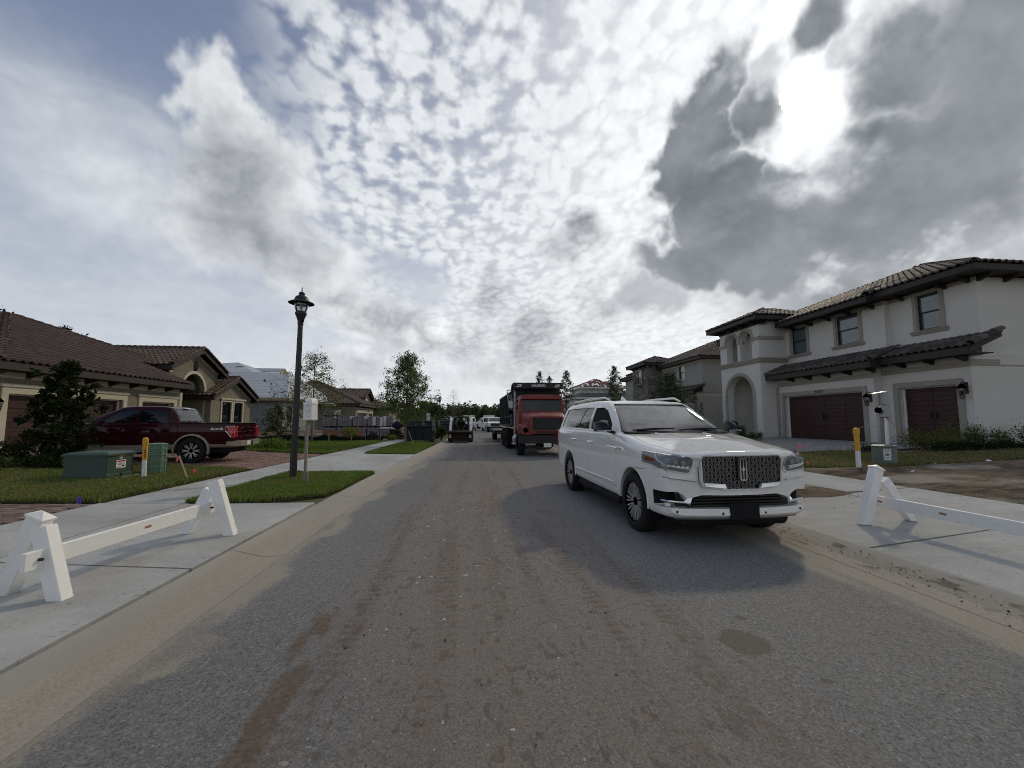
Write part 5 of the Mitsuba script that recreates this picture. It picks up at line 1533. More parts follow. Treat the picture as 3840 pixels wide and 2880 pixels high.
# headlights
for s, ln_ in ((1, lens_l), (-1, lens_r)):
    k = add('headlight', put(ln_, CAR), 'm_lens', car, smooth=30)
    bz = (lamp if s > 0 else mir(lamp))
    rim_ = bz.buffer(.004).difference(bz.buffer(-.010))
    rm = (prism_x(rim_, .34, 1.2) ^ mani(body).translate([.007, 0, 0])) - mani(body).translate([-.012, 0, 0])
    add('bezel', put(rm.translate([0, .004 * s, 0]), CAR), 'm_chrome', k)
    yy = lambda v: v * s
    for q, (py, pz) in enumerate(((.73, 1.02), (.82, 1.03), (.905, 1.04))):
        xx = nose(py, 0, pz)
        add('projector', put(join(bx(xx - .05, xx + .002, yy(py) - .032, yy(py) + .032, pz - .028, pz + .028, .008)), CAR), 'm_grey', k)
    add('light_guide', put(tube([(nose(p_, .004, z_), yy(p_), z_) for p_, z_ in ((.66, .945), (.76, .958), (.86, .975), (.95, 1.0), (.985, 1.05), (.99, 1.12))], .008, 6), CAR), 'm_alu', k)
    led = [bx(nose(py, -.02, .95), nose(py, .005, .95), yy(py) - .020, yy(py) + .020, .962 + (py - .7) * .08, .980 + (py - .7) * .08, .003) for py in np.arange(.69, .93, .052)]
    add('led_row', put(join(*led), CAR), 'm_white', k)
    am = (prism_x(Polygon([(yy(.985), 1.02), (yy(1.2), 1.10), (yy(1.2), 1.15), (yy(1.0), 1.12)]), .44, .66) ^ mani(body).translate([0, .004 * s, 0])) - mani(body).translate([0, -.02 * s, 0])
    add('turn_signal', put(am, CAR), 'm_amber', k)
    a_ = [(nose(p, .002, z), yy(p), z) for p, z in ((.60, .805), (.70, .818), (.80, .832), (.90, .845), (.96, .853))]
    add('bumper_chrome', put(tube(a_, .011, 6), CAR), 'm_chrome', car)
    # intake dressing: chrome blade turning up to the centre, fog lamp
    bl = [(nose(p, -.030, z), yy(p), z) for p, z in ((.95, .560), (.90, .558), (.80, .552), (.72, .545), (.66, .53))]
    add('intake_blade', put(join(tube(bl, .013, 6), hull([(.88, yy(.66), .515), (.87, yy(.74), .55), (.89, yy(.68), .60), (.90, yy(.63), .60), (.915, yy(.665), .545)])), CAR), 'm_chrome', car)
    add('intake_liner', put(hull([(.63, yy(.60), .50), (.63, yy(.99), .50), (.63, yy(1.0), .67), (.63, yy(.65), .65), (.64, yy(.60), .50), (.64, yy(.99), .5)]), CAR), 'm_black_matte', car)
    add('fog_lamp', put(bx(.74, .80, yy(.86), yy(.91), .49, .53, .004), CAR), 'm_white', car)
add('lower_intake', put(join(*[bx(.80, .86, -.7 + abs(z - .46) * 1.2, .7 - abs(z - .46) * 1.2, z, z + .02, .004) for z in (.49, .525, .56, .595)], bx(.735, .75, -.77, .77, .45, .63)), CAR), 'm_black', car)
add('skid_plate', put(join(*[loft([[(nose(p, -.022, .4) - d, p, z) for d, z in ((.02, .372), (.06, .40), (.12, .338), (.045, .338))] for p in np.linspace(a, b, 9)]) for a, b in ((-.80, .80),)]), CAR), 'm_steel', car, label='silver skid plate under the bumper')
add('plate_holder', put(bx(.955, .985, -.19, .19, .345, .54, .006), CAR), 'm_black_matte', car, label='blank black number plate holder')
for p, z in ((-.82, .42), (-.28, .40), (.28, .40), (.82, .42)):
    add('parking_sensor', put(lathe([(.001, .006), (.012, .004), (.014, 0), (.001, 0)], 12, tr(nose(p, -.004, .44), p, z + .02) @ rot(90, (0, 1, 0))), CAR), 'm_suv_paint', car)
# mirrors, handles, trim strips, rails, fin
for s in (1, -1):
    k = add('wing_mirror', put(hull([(-.86, s * 1.00, 1.37), (-.74, s * 1.00, 1.37), (-.86, s * 1.02, 1.47), (-.90, s * 1.25, 1.36), (-.76, s * 1.24, 1.36), (-.92, s * 1.26, 1.50), (-.76, s * 1.20, 1.52), (-.90, s * 1.08, 1.54), (-.76, s * 1.06, 1.53), (-.68, s * 1.15, 1.42), (-.68, s * 1.08, 1.47)]), CAR), 'm_gloss_black', car, smooth=40)
    add('mirror_arm', put(bar((-.80, s * .93, 1.335), (-.80, s * 1.06, 1.375), .09, .05, ch=.01), CAR), 'm_gloss_black', k)
    add('mirror_trim', put(tube([(-.72, s * 1.03, 1.372), (-.66, s * 1.15, 1.378), (-.73, s * 1.25, 1.374)], .009, 6), CAR), 'm_chrome', k)
    for x in (-1.80, -2.88):
        add('door_handle', put(join(tube([(x - .12, s * 1.012, 1.145), (x - .09, s * 1.035, 1.15), (x + .09, s * 1.035, 1.15), (x + .12, s * 1.012, 1.145)], .015, 8)), CAR), 'm_chrome', car)
    add('fender_badge', put(join(tube([(-.98, s * 1.003, 1.125), (-.62, s * 1.008, 1.115), (-.30, s * 1.012, 1.105)], [.006, .009, .012], 6), hull([(-.62, s * 1.0, 1.135), (-.30, s * 1.0, 1.135), (-.28, s * 1.0, 1.09), (-.55, s * 1.0, 1.095), (-.60, s * 1.018, 1.125), (-.32, s * 1.022, 1.125), (-.31, s * 1.022, 1.098)])), CAR), 'm_chrome', car)
    add('sill_chrome', put(bx(-2.86, -.72, s * .985, s * 1.006, .555, .578, .004), CAR), 'm_chrome', car)
    add('belt_chrome', put(tube([(-4.28, s * .952, 1.372), (-3.4, s * .966, 1.366), (-2.2, s * .966, 1.36), (-.95, s * .955, 1.352)], .008, 6), CAR), 'm_chrome', car)
    add('roof_rail', put(tube([(-4.05, s * .70, 1.895), (-3.9, s * .70, 1.955), (-2.8, s * .70, 1.975), (-1.85, s * .69, 1.965), (-1.62, s * .68, 1.895)], [.018, .02, .02, .02, .016], 8), CAR), 'm_suv_paint', car, smooth=50)
    add('tail_lamp', put(bx(-4.66, -4.50, s * .88, s * .965, 1.05, 1.30, .02), CAR), 'm_tail_red', car)
add('roof_fin', put(hull([(-2.75, -.035, 1.93), (-2.75, .035, 1.93), (-2.50, -.02, 1.93), (-2.50, .02, 1.93), (-2.76, 0, 2.05), (-2.72, 0, 2.05)]), CAR), 'm_suv_paint', car, smooth=30)
for x in (0, -3.36):
    for s in (1, -1):
        wheel(car, x, s * .875, s, M=CAR)
add('interior', put(join(bx(-1.95, -1.55, .15, .62, 1.0, 1.62, .08), bx(-1.95, -1.55, -.62, -.15, 1.0, 1.62, .08)), CAR), 'm_black', car) if False else None
# ---------------------------------------------------------------- maroon pickup on the paved drive
mat('m_maroon', {'type': 'plastic', 'diffuse_reflectance': rgb(0.034, 0.005, 0.009), 'int_ior': 1.33})
mat('m_tan_paint', pr((0.27, 0.245, 0.195), 0.4, metallic=0.3))
mat('m_red_paint', pr(grain((0.175, 0.026, 0.021), 0.14, 2.5), 0.45, spec=0.4))
mat('m_bed_black', pr(grain((0.014, 0.014, 0.017), 0.3, 4), 0.55, spec=0.4))
mat('m_plate', pr((0.62, 0.64, 0.62), 0.5))


def letters(text, h, M, bsdf, parent, name='lettering', depth=0.006, bold=True, wide=1.0):
    """lettering; in its own frame it reads along +x, upright along +y, facing +z"""
    m = meshkit.text_mesh(text, h, depth, bold)
    m.apply_transform(np.diag([wide, 1, 1, 1.0]))
    m.apply_translation((-m.bounds[:, 0].mean(), -h / 2, 0))
    return add(name, put(m, M), bsdf, parent)


def facing(p, right, up=(0, 0, 1)):
    r_, u_ = np.asarray(right, float), np.asarray(up, float)
    M = np.eye(4)
    M[:3, 0], M[:3, 1], M[:3, 2], M[:3, 3] = r_, u_, np.cross(r_, u_), p
    return M


def pickup(label, M, paint, lower, wheels, detail, group=None, grille='m_chrome'):
    t = thing('pickup_truck', label, 'pickup truck', group)
    par = dict(x=[-4.95, -4.85, -4.0, -2.5, -.7, .3, .72, .93, .98], w=[.95, .98, 1.0, 1.0, 1.0, 1.0, .99, .965, .93], zb=[.60, .52, .50, .42, .42, .42, .45, .48, .52],
               ze=[1.30, 1.345, 1.345, 1.345, 1.335, 1.245, 1.20, 1.17, 1.12], zc=[1.30, 1.345, 1.345, 1.345, 1.34, 1.285, 1.245, 1.20, 1.14], wt=[.96, .965, .965, .96, .955, .94, .93, .91, .90], bow=.07, tailbow=0.0,
               stations=np.r_[-4.95, -4.92, -4.85, np.linspace(-4.7, .7, 44), .80, .88, .94, .98],
               cab=dict(x=[-3.22, -3.12, -2.9, -2.3, -1.6, -1.3, -.62], zt=[1.40, 1.62, 1.885, 1.925, 1.895, 1.77, 1.345], wb=[.93, .94, .95, .955, .95, .945, .93], wt=[.80, .755, .745, .75, .75, .765, .86], zb=[1.345] * 7))
    body, co, ci = car_shell(par)
    Bm = mani(body)
    bed = mani(bx(-4.84, -3.30, -.80, .80, .85, 1.6, .02))
    Bm = Bm - bed
    for cx in (0, -3.68):
        for s in (1, -1):
            Bm = Bm - cyl_y(cx, .44, .50, s * .58, s * 1.3)
    for p in (slot([(-.72, .66), (-.66, 1.0), (-.78, 1.36)]), slot([(-2.02, .66), (-2.03, 1.36)]), slot([(-.72, .66), (-2.98, .66), (-3.02, .95), (-3.05, 1.36)]), slot([(-3.25, .5), (-3.25, 1.4)], .008)):
        Bm = Bm - prism_y(p, .955, 1.2) - prism_y(p, -1.2, -.955)
    band_ = mani(bx(-5.2, 1.2, -1.3, 1.3, 0, .64)) if lower else None
    if lower:
        add('lower_body', put(Bm ^ band_, M), lower, t, smooth=30)
        Bm = Bm - band_
    add('body', put(Bm, M), paint, t, smooth=30)
    lips = []
    for cx in (0, -3.68):
        for s in (1, -1):
            a = np.linspace(-.25, np.pi + .25, 24)
            lips.append(loft([[(cx + r_ * math.cos(q), s * y_, .44 + r_ * math.sin(q)) for r_, y_ in ((.495, .96), (.495, 1.035), (.535, 1.03), (.56, .985))] for q in a]))
    for q_ in lips:
        add('wheel_flare', put(q_, M), lower or paint, t, smooth=40)
    add('underbody', put(join(bx(-4.7, .7, -.70, .70, .32, .56, .05), *[bx(cx - .5, cx + .5, s * .50, s * .57, .3, .95) for cx in (0, -3.68) for s in (1, -1)], bx(-3.0, -.6, .80, .97, .34, .42, .02), bx(-3.0, -.6, -.97, -.80, .34, .42, .02)), M), 'm_black_matte', t)
    Co, Ci = mani(co), mani(ci)
    wf = Polygon([(-1.02, 1.375), (-2.0, 1.375), (-2.02, 1.80), (-1.62, 1.79), (-1.40, 1.72), (-1.10, 1.50)]).buffer(-.02).buffer(.015)
    wr = Polygon([(-2.10, 1.375), (-2.92, 1.385), (-2.82, 1.79), (-2.10, 1.80)]).buffer(-.02).buffer(.015)
    ws_ = Polygon([(-.87, 1.36), (.87, 1.36), (.68, 1.84), (-.68, 1.84)]).buffer(-.02).buffer(.02)
    bw_ = Polygon([(-.78, 1.40), (.78, 1.40), (.66, 1.80), (-.66, 1.80)]).buffer(-.03).buffer(.03)
    sides = wf.union(wr)
    sh = (Co - Ci) - prism_y(sides, .2, 1.2) - prism_y(sides, -1.2, -.2) - prism_x(ws_, -1.66, .3) - prism_x(bw_, -3.6, -2.75)
    add('cab', put(sh, M), paint, t, smooth=30)
    for nm, p in (('front_window', wf), ('rear_window', wr)):
        for s in (1, -1):
            g_ = Ci ^ (prism_y(p.buffer(.03), .3, 1.2) if s > 0 else prism_y(p.buffer(.03), -1.2, -.3))
            add(nm, put(g_, M), 'm_tint', t, smooth=30)
    add('windscreen', put(Ci ^ prism_x(ws_.buffer(.03), -1.7, .3), M), 'm_tint', t, smooth=30)
    k = add('back_window', put(Ci ^ prism_x(bw_.buffer(.03), -3.6, -2.78), M), 'm_truck_glass', t, smooth=30)
    if detail:
        add('slider_frame', put(join(*[bar((-3.22, s * .20, 1.40), (-2.965, s * .19, 1.80), .03, .02) for s in (1, -1)]), M), 'm_black', k)
        add('brake_light', put(bx(-3.02, -2.93, -.16, .16, 1.835, 1.88, .005), M), 'm_white', t)
        add('bed_rail_cap', put(join(bx(-4.93, -3.28, .82, .985, 1.338, 1.362, .008), bx(-4.93, -3.28, -.985, -.82, 1.338, 1.362, .008), bx(-4.955, -4.80, -.985, .985, 1.335, 1.36, .008)), M), 'm_black', t)
    add('bed_floor', put(bx(-4.84, -3.30, -.80, .80, .82, .86), M), 'm_black_matte', t)
    # tailgate face, lamps, bumper
    add('tailgate_trim', put(join(*[bx(-4.975, -4.955, -.72, .72, z, z + .022, .004) for z in (1.15, 1.03, .87)], bx(-4.985, -4.955, -.08, .08, 1.17, 1.22, .01)), M), paint, t)
    for s in (1, -1):
        k = add('tail_lamp', put(hull([(-4.965, s * .76, 1.24), (-4.965, s * .985, 1.24), (-4.70, s * 1.003, 1.23), (-4.70, s * 1.003, 1.08), (-4.86, s * 1.0, .88), (-4.965, s * .985, .87), (-4.965, s * .76, .87), (-4.975, s * .80, 1.2), (-4.975, s * .80, .9)]), M), 'm_tail_red', t)
        add('lamp_bezel', put(join(tube([(-4.955, s * 1.006, .865), (-4.86, s * 1.012, .875), (-4.69, s * 1.014, 1.08), (-4.69, s * 1.014, 1.245), (-4.955, s * 1.004, 1.25), (-4.955, s * 1.006, .865)], .008, 5), bar((-4.72, s * 1.010, 1.045), (-4.965, s * 1.006, 1.045), .012, .02)), M), 'm_chrome', k)
        k = add('door_mirror', put(hull([(-.92, s * 1.0, 1.36), (-.80, s * 1.0, 1.36), (-.92, s * 1.22, 1.36), (-.80, s * 1.22, 1.36), (-.92, s * 1.22, 1.56), (-.80, s * 1.2, 1.54), (-.92, s * 1.05, 1.58), (-.80, s * 1.05, 1.55)]), M), 'm_black', t, smooth=30)
        for x in (-1.85, -2.85):
            add('door_handle', put(bx(x - .11, x + .11, s * 1.0, s * 1.03, 1.15, 1.185, .01), M), paint, t)
        if detail:
            letters('4x4', .085, M @ facing((-4.42, s * 1.002, 1.16), (s * -1.0, 0, 0)), 'm_alu', t, 'badge', .006, True, 1.9)
        add('bumper_corner', put(hull([(-5.08, s * .30, .55), (-5.08, s * .30, .74), (-5.10, s * .80, .57), (-5.10, s * .80, .74), (-4.98, s * 1.0, .58), (-4.98, s * 1.0, .74), (-4.72, s * 1.0, .60), (-4.72, s * 1.0, .72), (-4.90, s * .28, .6), (-4.90, s * .28, .74)]), M), lower or 'm_chrome', t)
        add('headlight', put(hull([(.93, s * .60, 1.0), (.90, s * .95, 1.0), (.72, s * 1.0, 1.02), (.94, s * .60, 1.18), (.88, s * .95, 1.17), (.72, s * .995, 1.16)]), M), 'm_lens', t)
    add('bumper_step', put(bx(-5.07, -4.85, -.29, .29, .60, .73, .02), M), 'm_black', t)
    add('number_plate', put(bx(-5.085, -5.072, -.16 + (.11 if detail else 0), .16 + (.11 if detail else 0), .57, .72, .003), M), 'm_plate', t)
    ek = add('emblem', put(lathe([(.001, .012), (.085, .008), (.10, 0), (.001, 0)], 20, tr(-4.978, 0, 1.03) @ np.diag([1, 1, .5, 1.0]) @ rot(-90, (0, 1, 0))), M), 'm_chrome', t) if detail else None
    # front
    add('grille', put(join(bx(.93, 1.0, -.55, .55, .80, 1.14, .02), *[bx(.98, 1.01, -.56, .56, z, z + .035, .006) for z in (.86, .95, 1.04)]), M), grille, t)
    add('front_bumper', put(hull([(.95, s * .9, z) for s in (1, -1) for z in (.50, .74)] + [(1.07, s * .6, z) for s in (1, -1) for z in (.50, .74)] + [(.75, s * 1.0, z) for s in (1, -1) for z in (.54, .74)]), M), grille, t)
    for x in (0, -3.68):
        for s in (1, -1):
            wheel(t, x, s * .87, s, R=.43, rim=.275, wid=.28, spokes=wheels, M=M, rimmat='m_steel')
    if detail:
        add('running_board', put(join(*[bar((-3.0, s * 1.02, .42), (-.75, s * 1.02, .42), .12, .04, ch=.01) for s in (1, -1)]), M), 'm_chrome', t)
    return t


PK = tr(-8.55, 13.85, .205) @ rot(186) @ tr(.0, 0, 0) @ np.diag([.93, .93, .93, 1.0]) @ tr(3.68, -1.0, 0)
pickup('maroon crew cab pickup truck with tan lower trim parked on the red paving', PK, 'm_maroon', 'm_tan_paint', 'chunky', True)

# ---------------------------------------------------------------- red dump truck
t = thing('dump_truck', 'red dump truck with tall black tipper body parked facing the camera behind the suv', 'dump truck')
DX = 3.28          # its centre line
zz = 0.015
D = tr(DX, 17.2, zz) @ rot(-90) @ rot(0)      # local: x forward (towards the camera), y left
BX = lambda *a, **k: put(bx(*a, **k), D)
hood = loft([[(x, y, z) for y, z in smooth_ring([(0, .95), (w * .9, .95), (w, 1.05), (w, zt_ - .18), (w * .93, zt_ - .04), (w * .6, zt_ + .01), (0, zt_ + .03)], 3)] for x, w, zt_ in ((-1.45, .98, 1.93), (-.9, .92, 1.88), (-.35, .84, 1.80), (-.10, .80, 1.73), (-.03, .77, 1.68), (0.0, .74, 1.62))])
gp = Polygon([(-.60, 1.12), (.60, 1.12), (.64, 1.2), (.62, 1.64), (-.62, 1.64), (-.64, 1.2)]).buffer(-.03).buffer(.03)
H = mani(hood) - prism_x(gp, -.10, .3) - prism_x(sbox(-.48, .985, .48, 1.06).buffer(.012), -.08, .3)
add('bonnet', put(H, D), 'm_red_paint', t, smooth=35)
for s in (1, -1):
    fen = mani(hull([(-.05, s * .70, .92), (-.05, s * 1.02, .95), (-.30, s * 1.20, .95), (-.35, s * .70, .90), (-.12, s * .74, 1.25), (-.20, s * 1.05, 1.25), (-.45, s * 1.18, 1.30), (-1.0, s * 1.20, 1.34), (-1.45, s * 1.20, 1.20), (-1.45, s * .70, 1.25), (-.45, s * .70, 1.42), (-1.0, s * .74, 1.48), (-1.55, s * 1.2, .9), (-1.55, s * .7, .9)])) - cyl_y(-.98, .55, .60, s * .6, s * 1.4)
    add('fender', put(fen, D), 'm_red_paint', t, smooth=35)
    k = add('headlight', put(lathe([(.001, .03), (.07, .028), (.085, .015), (.10, 0), (.10, -.03), (.001, -.03)], 24, tr(-.01, s * .93, 1.12) @ rot(90, (0, 1, 0))), D), 'm_chrome', t)
    add('lens', put(lathe([(.001, .046), (.06, .040), (.080, .026), (.001, .026)], 20, tr(-.01, s * .93, 1.12) @ rot(90, (0, 1, 0))), D), 'm_plate', k)
    add('turn_signal', put(lathe([(.001, .03), (.04, .02), (.05, 0), (.001, 0)], 14, tr(-.06, s * .73, 1.08) @ rot(90, (0, 1, 0))), D), 'm_amber', t)
add('grille', put(join(wallx(gp, -.098, -.09), *[bar((-.075, -.60, z), (-.075, .60, z), .012) for z in np.arange(1.15, 1.64, .042)], *[bar((-.078, y, 1.12), (-.078, y, 1.64), .010) for y in np.arange(-.56, .6, .08)]), D), 'm_black', t)
add('lower_grille', BX(-.08, -.07, -.48, .48, .985, 1.06), 'm_black', t)
add('front_bumper', put(join(hull([(.02, s * 1.0, z) for s in (1, -1) for z in (.56, .90)] + [(-.12, s * 1.18, z) for s in (1, -1) for z in (.58, .90)] + [(-.3, s * 1.18, z) for s in (1, -1) for z in (.58, .90)])), D), 'm_bed_black', t)
add('tow_hook', join(*[put(bx(.02, .05, y - .06, y + .06, .70, .80, .015), D) for y in (.25, -.25, .72, -.72)]), 'm_black', t)
k = add('number_plate', BX(.035, .045, -.17, .15, .41, .585, .004), 'm_plate', t)
add('plate_bracket', BX(.0, .034, -.2, .18, .40, .60, .004), 'm_black', t)
cab = loft([[(x, y, z) for y, z in smooth_ring([(0, 1.0), (1.02, 1.0), (1.06, 1.2), (1.06, 1.95), (wt_, zt_ - .10), (wt_ - .10, zt_), (0, zt_ + .04)], 3)] for x, wt_, zt_ in ((-2.75, .98, 2.66), (-2.70, .99, 2.68), (-2.2, 1.0, 2.72), (-1.75, 1.0, 2.68), (-1.62, .98, 2.60), (-1.52, .97, 2.52), (-1.44, .985, 2.02), (-1.42, .98, 1.85))])
wsp = Polygon([(-.90, 1.93), (.90, 1.93), (.88, 2.46), (-.88, 2.46)]).buffer(-.04).buffer(.04)
sw = Polygon([(-1.62, 1.90), (-2.45, 1.86), (-2.45, 2.48), (-1.72, 2.48)]).buffer(-.04).buffer(.04)
Cb = mani(cab)
Cb2 = Cb - prism_x(wsp, -1.60, -1.2) - prism_y(sw, .94, 1.3) - prism_y(sw, -1.3, -.94)
add('cab', put(Cb2, D), 'm_red_paint', t, smooth=30)
add('sun_visor', put(hull([(-1.50, s * .96, 2.46) for s in (1, -1)] + [(-1.62, s * .96, 2.66) for s in (1, -1)] + [(-1.36, s * .93, 2.50) for s in (1, -1)] + [(-1.44, s * .90, 2.66) for s in (1, -1)]), D), 'm_red_paint', t, smooth=30)
add('windscreen', put(hull([(-1.46, s * .92, 1.91) for s in (1, -1)] + [(-1.54, s * .90, 2.48) for s in (1, -1)] + [(-1.60, s * .90, z) for s in (1, -1) for z in (1.91, 2.48)]), D), 'm_truck_glass', t)
for s in (1, -1):
    add('side_window', put(wally(sw.buffer(.02), s * .965, s * .975), D), 'm_tint', t)
    k = add('mirror', BX(-1.58, -1.50, s * 1.30, s * 1.50, 2.06, 2.42, .02), 'm_steel', t)
    add('mirror_arm', put(join(tube([(-1.5, s * .98, 2.50), (-1.52, s * 1.42, 2.46)], .014, 6), tube([(-1.48, s * .98, 1.95), (-1.5, s * 1.2, 2.0), (-1.52, s * 1.40, 2.44)], .014, 6), tube([(-1.5, s * 1.02, 1.92), (-1.5, s * 1.38, 1.95)], .012, 6), tube([(-1.5, s * .98, 2.46), (-1.5, s * 1.30, 1.98)], .012, 6)), D), 'm_steel', k)
    add('spot_mirror', put(lathe([(.001, .05), (.07, .03), (.10, 0), (.08, -.04), (.001, -.05)], 16, tr(-1.5, s * 1.38, 1.90) @ rot(75, (0, 1, 0))), D), 'm_chrome', k)
    add('step_tank', put(cyl((-1.75, s * .95, .62), (-2.75, s * .95, .62), .27, 20), D), 'm_steel', t)
    add('step', BX(-1.9, -2.6, s * 1.02, s * 1.25, .42, .46, .01), 'm_alu', t)
add('exhaust', put(tube([(-2.95, -1.05, .8), (-2.95, -1.05, 2.9), (-3.05, -1.05, 3.0)], .07, 10), D), 'm_steel', t)
add('chassis', BX(-10.2, -.3, -.45, .45, .62, .95, .02), 'm_black_matte', t)
# tipper body: front wall with cab shield, ribbed sides
hb = 1.20
sides = []
for s in (1, -1):
    sides.append(bx(-10.3, -3.05, s * (hb - .04), s * hb, 1.22, 2.88))
add('tipper_body', put(join(*sides, bx(-3.09, -3.05, -hb, hb, 1.22, 3.30), bx(-10.3, -3.05, -hb + .04, hb - .04, 1.22, 1.28), bx(-10.34, -10.3, -hb, hb, 1.22, 2.9),
                            *[extr(Polygon([(-3.05, 2.85), (-3.05, 3.28), (-3.55, 2.88)]), .04).apply_transform(np.array([[1, 0, 0, 0], [0, 0, 1, s * hb - .02], [0, 1, 0, 0], [0, 0, 0, 1.0]])) for s in (1, -1)]), D), 'm_bed_black', t)
add('cab_shield', put(join(hull([(-3.05, s * hb, 3.30) for s in (1, -1)] + [(-3.05, s * hb, 3.24) for s in (1, -1)] + [(-2.30, s * 1.20, 3.32) for s in (1, -1)] + [(-2.30, s * 1.20, 3.27) for s in (1, -1)]), hull([(-2.32, s * 1.20, z) for s in (1, -1) for z in (3.03, 3.31)] + [(-2.28, s * 1.20, z) for s in (1, -1) for z in (3.05, 3.31)])), D), 'm_bed_black', t)
for s in (1, -1):
    for x in np.arange(-10.2, -3.2, .78):
        add('side_rib', BX(x - .045, x + .045, s * hb, s * (hb + .07), 1.28, 2.86, .012), 'm_bed_black', t)
    add('side_rail', put(join(bx(-10.3, -3.05, s * (hb - .03), s * (hb + .08), 2.84, 2.94, .012), bx(-10.3, -3.05, s * (hb - .02), s * (hb + .075), 1.20, 1.30, .012), bx(-10.3, -3.05, s * hb, s * (hb + .05), 1.68, 1.74, .01)), D), 'm_bed_black', t)
add('tarp_frame', put(join(tube([(-3.3, 1.33, 2.2), (-3.3, 1.36, 2.85), (-3.35, 1.30, 3.05), (-3.5, 1.25, 3.08)], .025, 6), tube([(-3.3, -1.33, 2.2), (-3.3, -1.40, 2.85), (-3.35, -1.40, 3.02), (-3.4, -1.2, 3.04)], .025, 6), tube([(-3.2, -1.28, 2.6), (-3.3, -1.36, 2.9)], .03, 6)), D), 'm_steel', t)
letters('WARREN', .115, D @ facing((-2.278, .0, 3.18), (0, 1, 0)), 'm_white', t, 'lettering', .004, True, 1.0)
for s in (1, -1):
    a = .92 * s
    lg = Polygon([(-.14, -.06), (.06, -.06), (.14, .06), (-.06, .06)]).difference(Polygon([(-.085, -.03), (.03, -.03), (.075, .035), (.02, .035), (-.005, .0), (-.03, .035), (-.04, .035)]))
    add('body_badge', put(extr(lg, .004), D @ facing((-2.278, a - .0, 3.17), (0, 1, 0))), 'm_white', t)
    add('marker_lamp', put(bx(-2.29, -2.27, s * 1.12, s * 1.16, 3.10, 3.14), D), 'm_tail_red', t)
for x, ys in ((-.98, (1.03,)), (-5.4, (1.0,)), (-6.75, (1.0,)), (-8.1, (1.0,))):
    for s in (1, -1):
        wheel(t, x, s * (ys[0] + (0 if x > -2 else .03)), s, R=.535, rim=.30, wid=.30 if x > -2 else .5, spokes='steel', M=D, rimmat='m_steel')
add('mud_flap', put(join(*[bx(-4.62, -4.60, s * .75, s * 1.28, .35, 1.0) for s in (1, -1)]), D), 'm_black_matte', t)

# flat trailer coupled behind it
t = thing('flatbed_trailer', 'low black flatbed trailer behind the dump truck', 'trailer')
Tm = tr(3.15, 28.4, 0.01) @ rot(-90)
add('deck', put(join(bx(-7.5, -.2, -1.05, 1.05, .72, .84, .02), *[bx(-7.4, -.3, s * .5 - .06, s * .5 + .06, .50, .72) for s in (1, -1)], bx(-.2, .25, -1.25, 1.25, .60, .70, .02)), Tm), 'm_bed_black', t)
for s in (1, -1):
    add('deck_edge', put(bx(-7.5, -.2, s * 1.05, s * 1.30, .70, .84, .02), Tm), 'm_bed_black', t)
    for x in (-4.6, -5.7):
        wheel(t, x, s * 1.1, s, R=.40, rim=.22, wid=.3, spokes='steel', M=Tm, rimmat='m_steel')
    add('fender', put(hull([(x, s * 1.0, z) for x, z in ((-.5, .86), (-1.6, .86))] + [(x, s * 1.45, z) for x, z in ((-.4, .60), (-1.7, .60), (-.6, .84), (-1.5, .84))]), Tm), 'm_bed_black', t)
add('landing_leg', put(join(bx(-.9, -.8, .8, .95, .05, .7), bx(-1.0, -.7, .75, 1.0, .02, .06), bx(-.9, -.8, -.95, -.8, .05, .7), bx(-1.0, -.7, -1.0, -.75, .02, .06)), Tm), 'm_steel', t)


# ---------------------------------------------------------------- people
def figure(joints, bones, cell=0.035):
    """one continuous body from tapering bones between joints (name: (x, y, z, radius))"""
    M_ = None
    for a, b in bones:
        pa, pb = joints[a], joints[b]
        pts = []
        for p in (pa, pb):
            s = trimesh.creation.icosphere(1, p[3])
            pts.append(s.vertices + np.array(p[:3]))
        hm = m3.Manifold.hull_points(np.vstack(pts))
        M_ = hm if M_ is None else M_ + hm
    m = tm(M_.refine_to_length(cell))
    m.merge_vertices()
    trimesh.smoothing.filter_taubin(m, iterations=8)
    return m


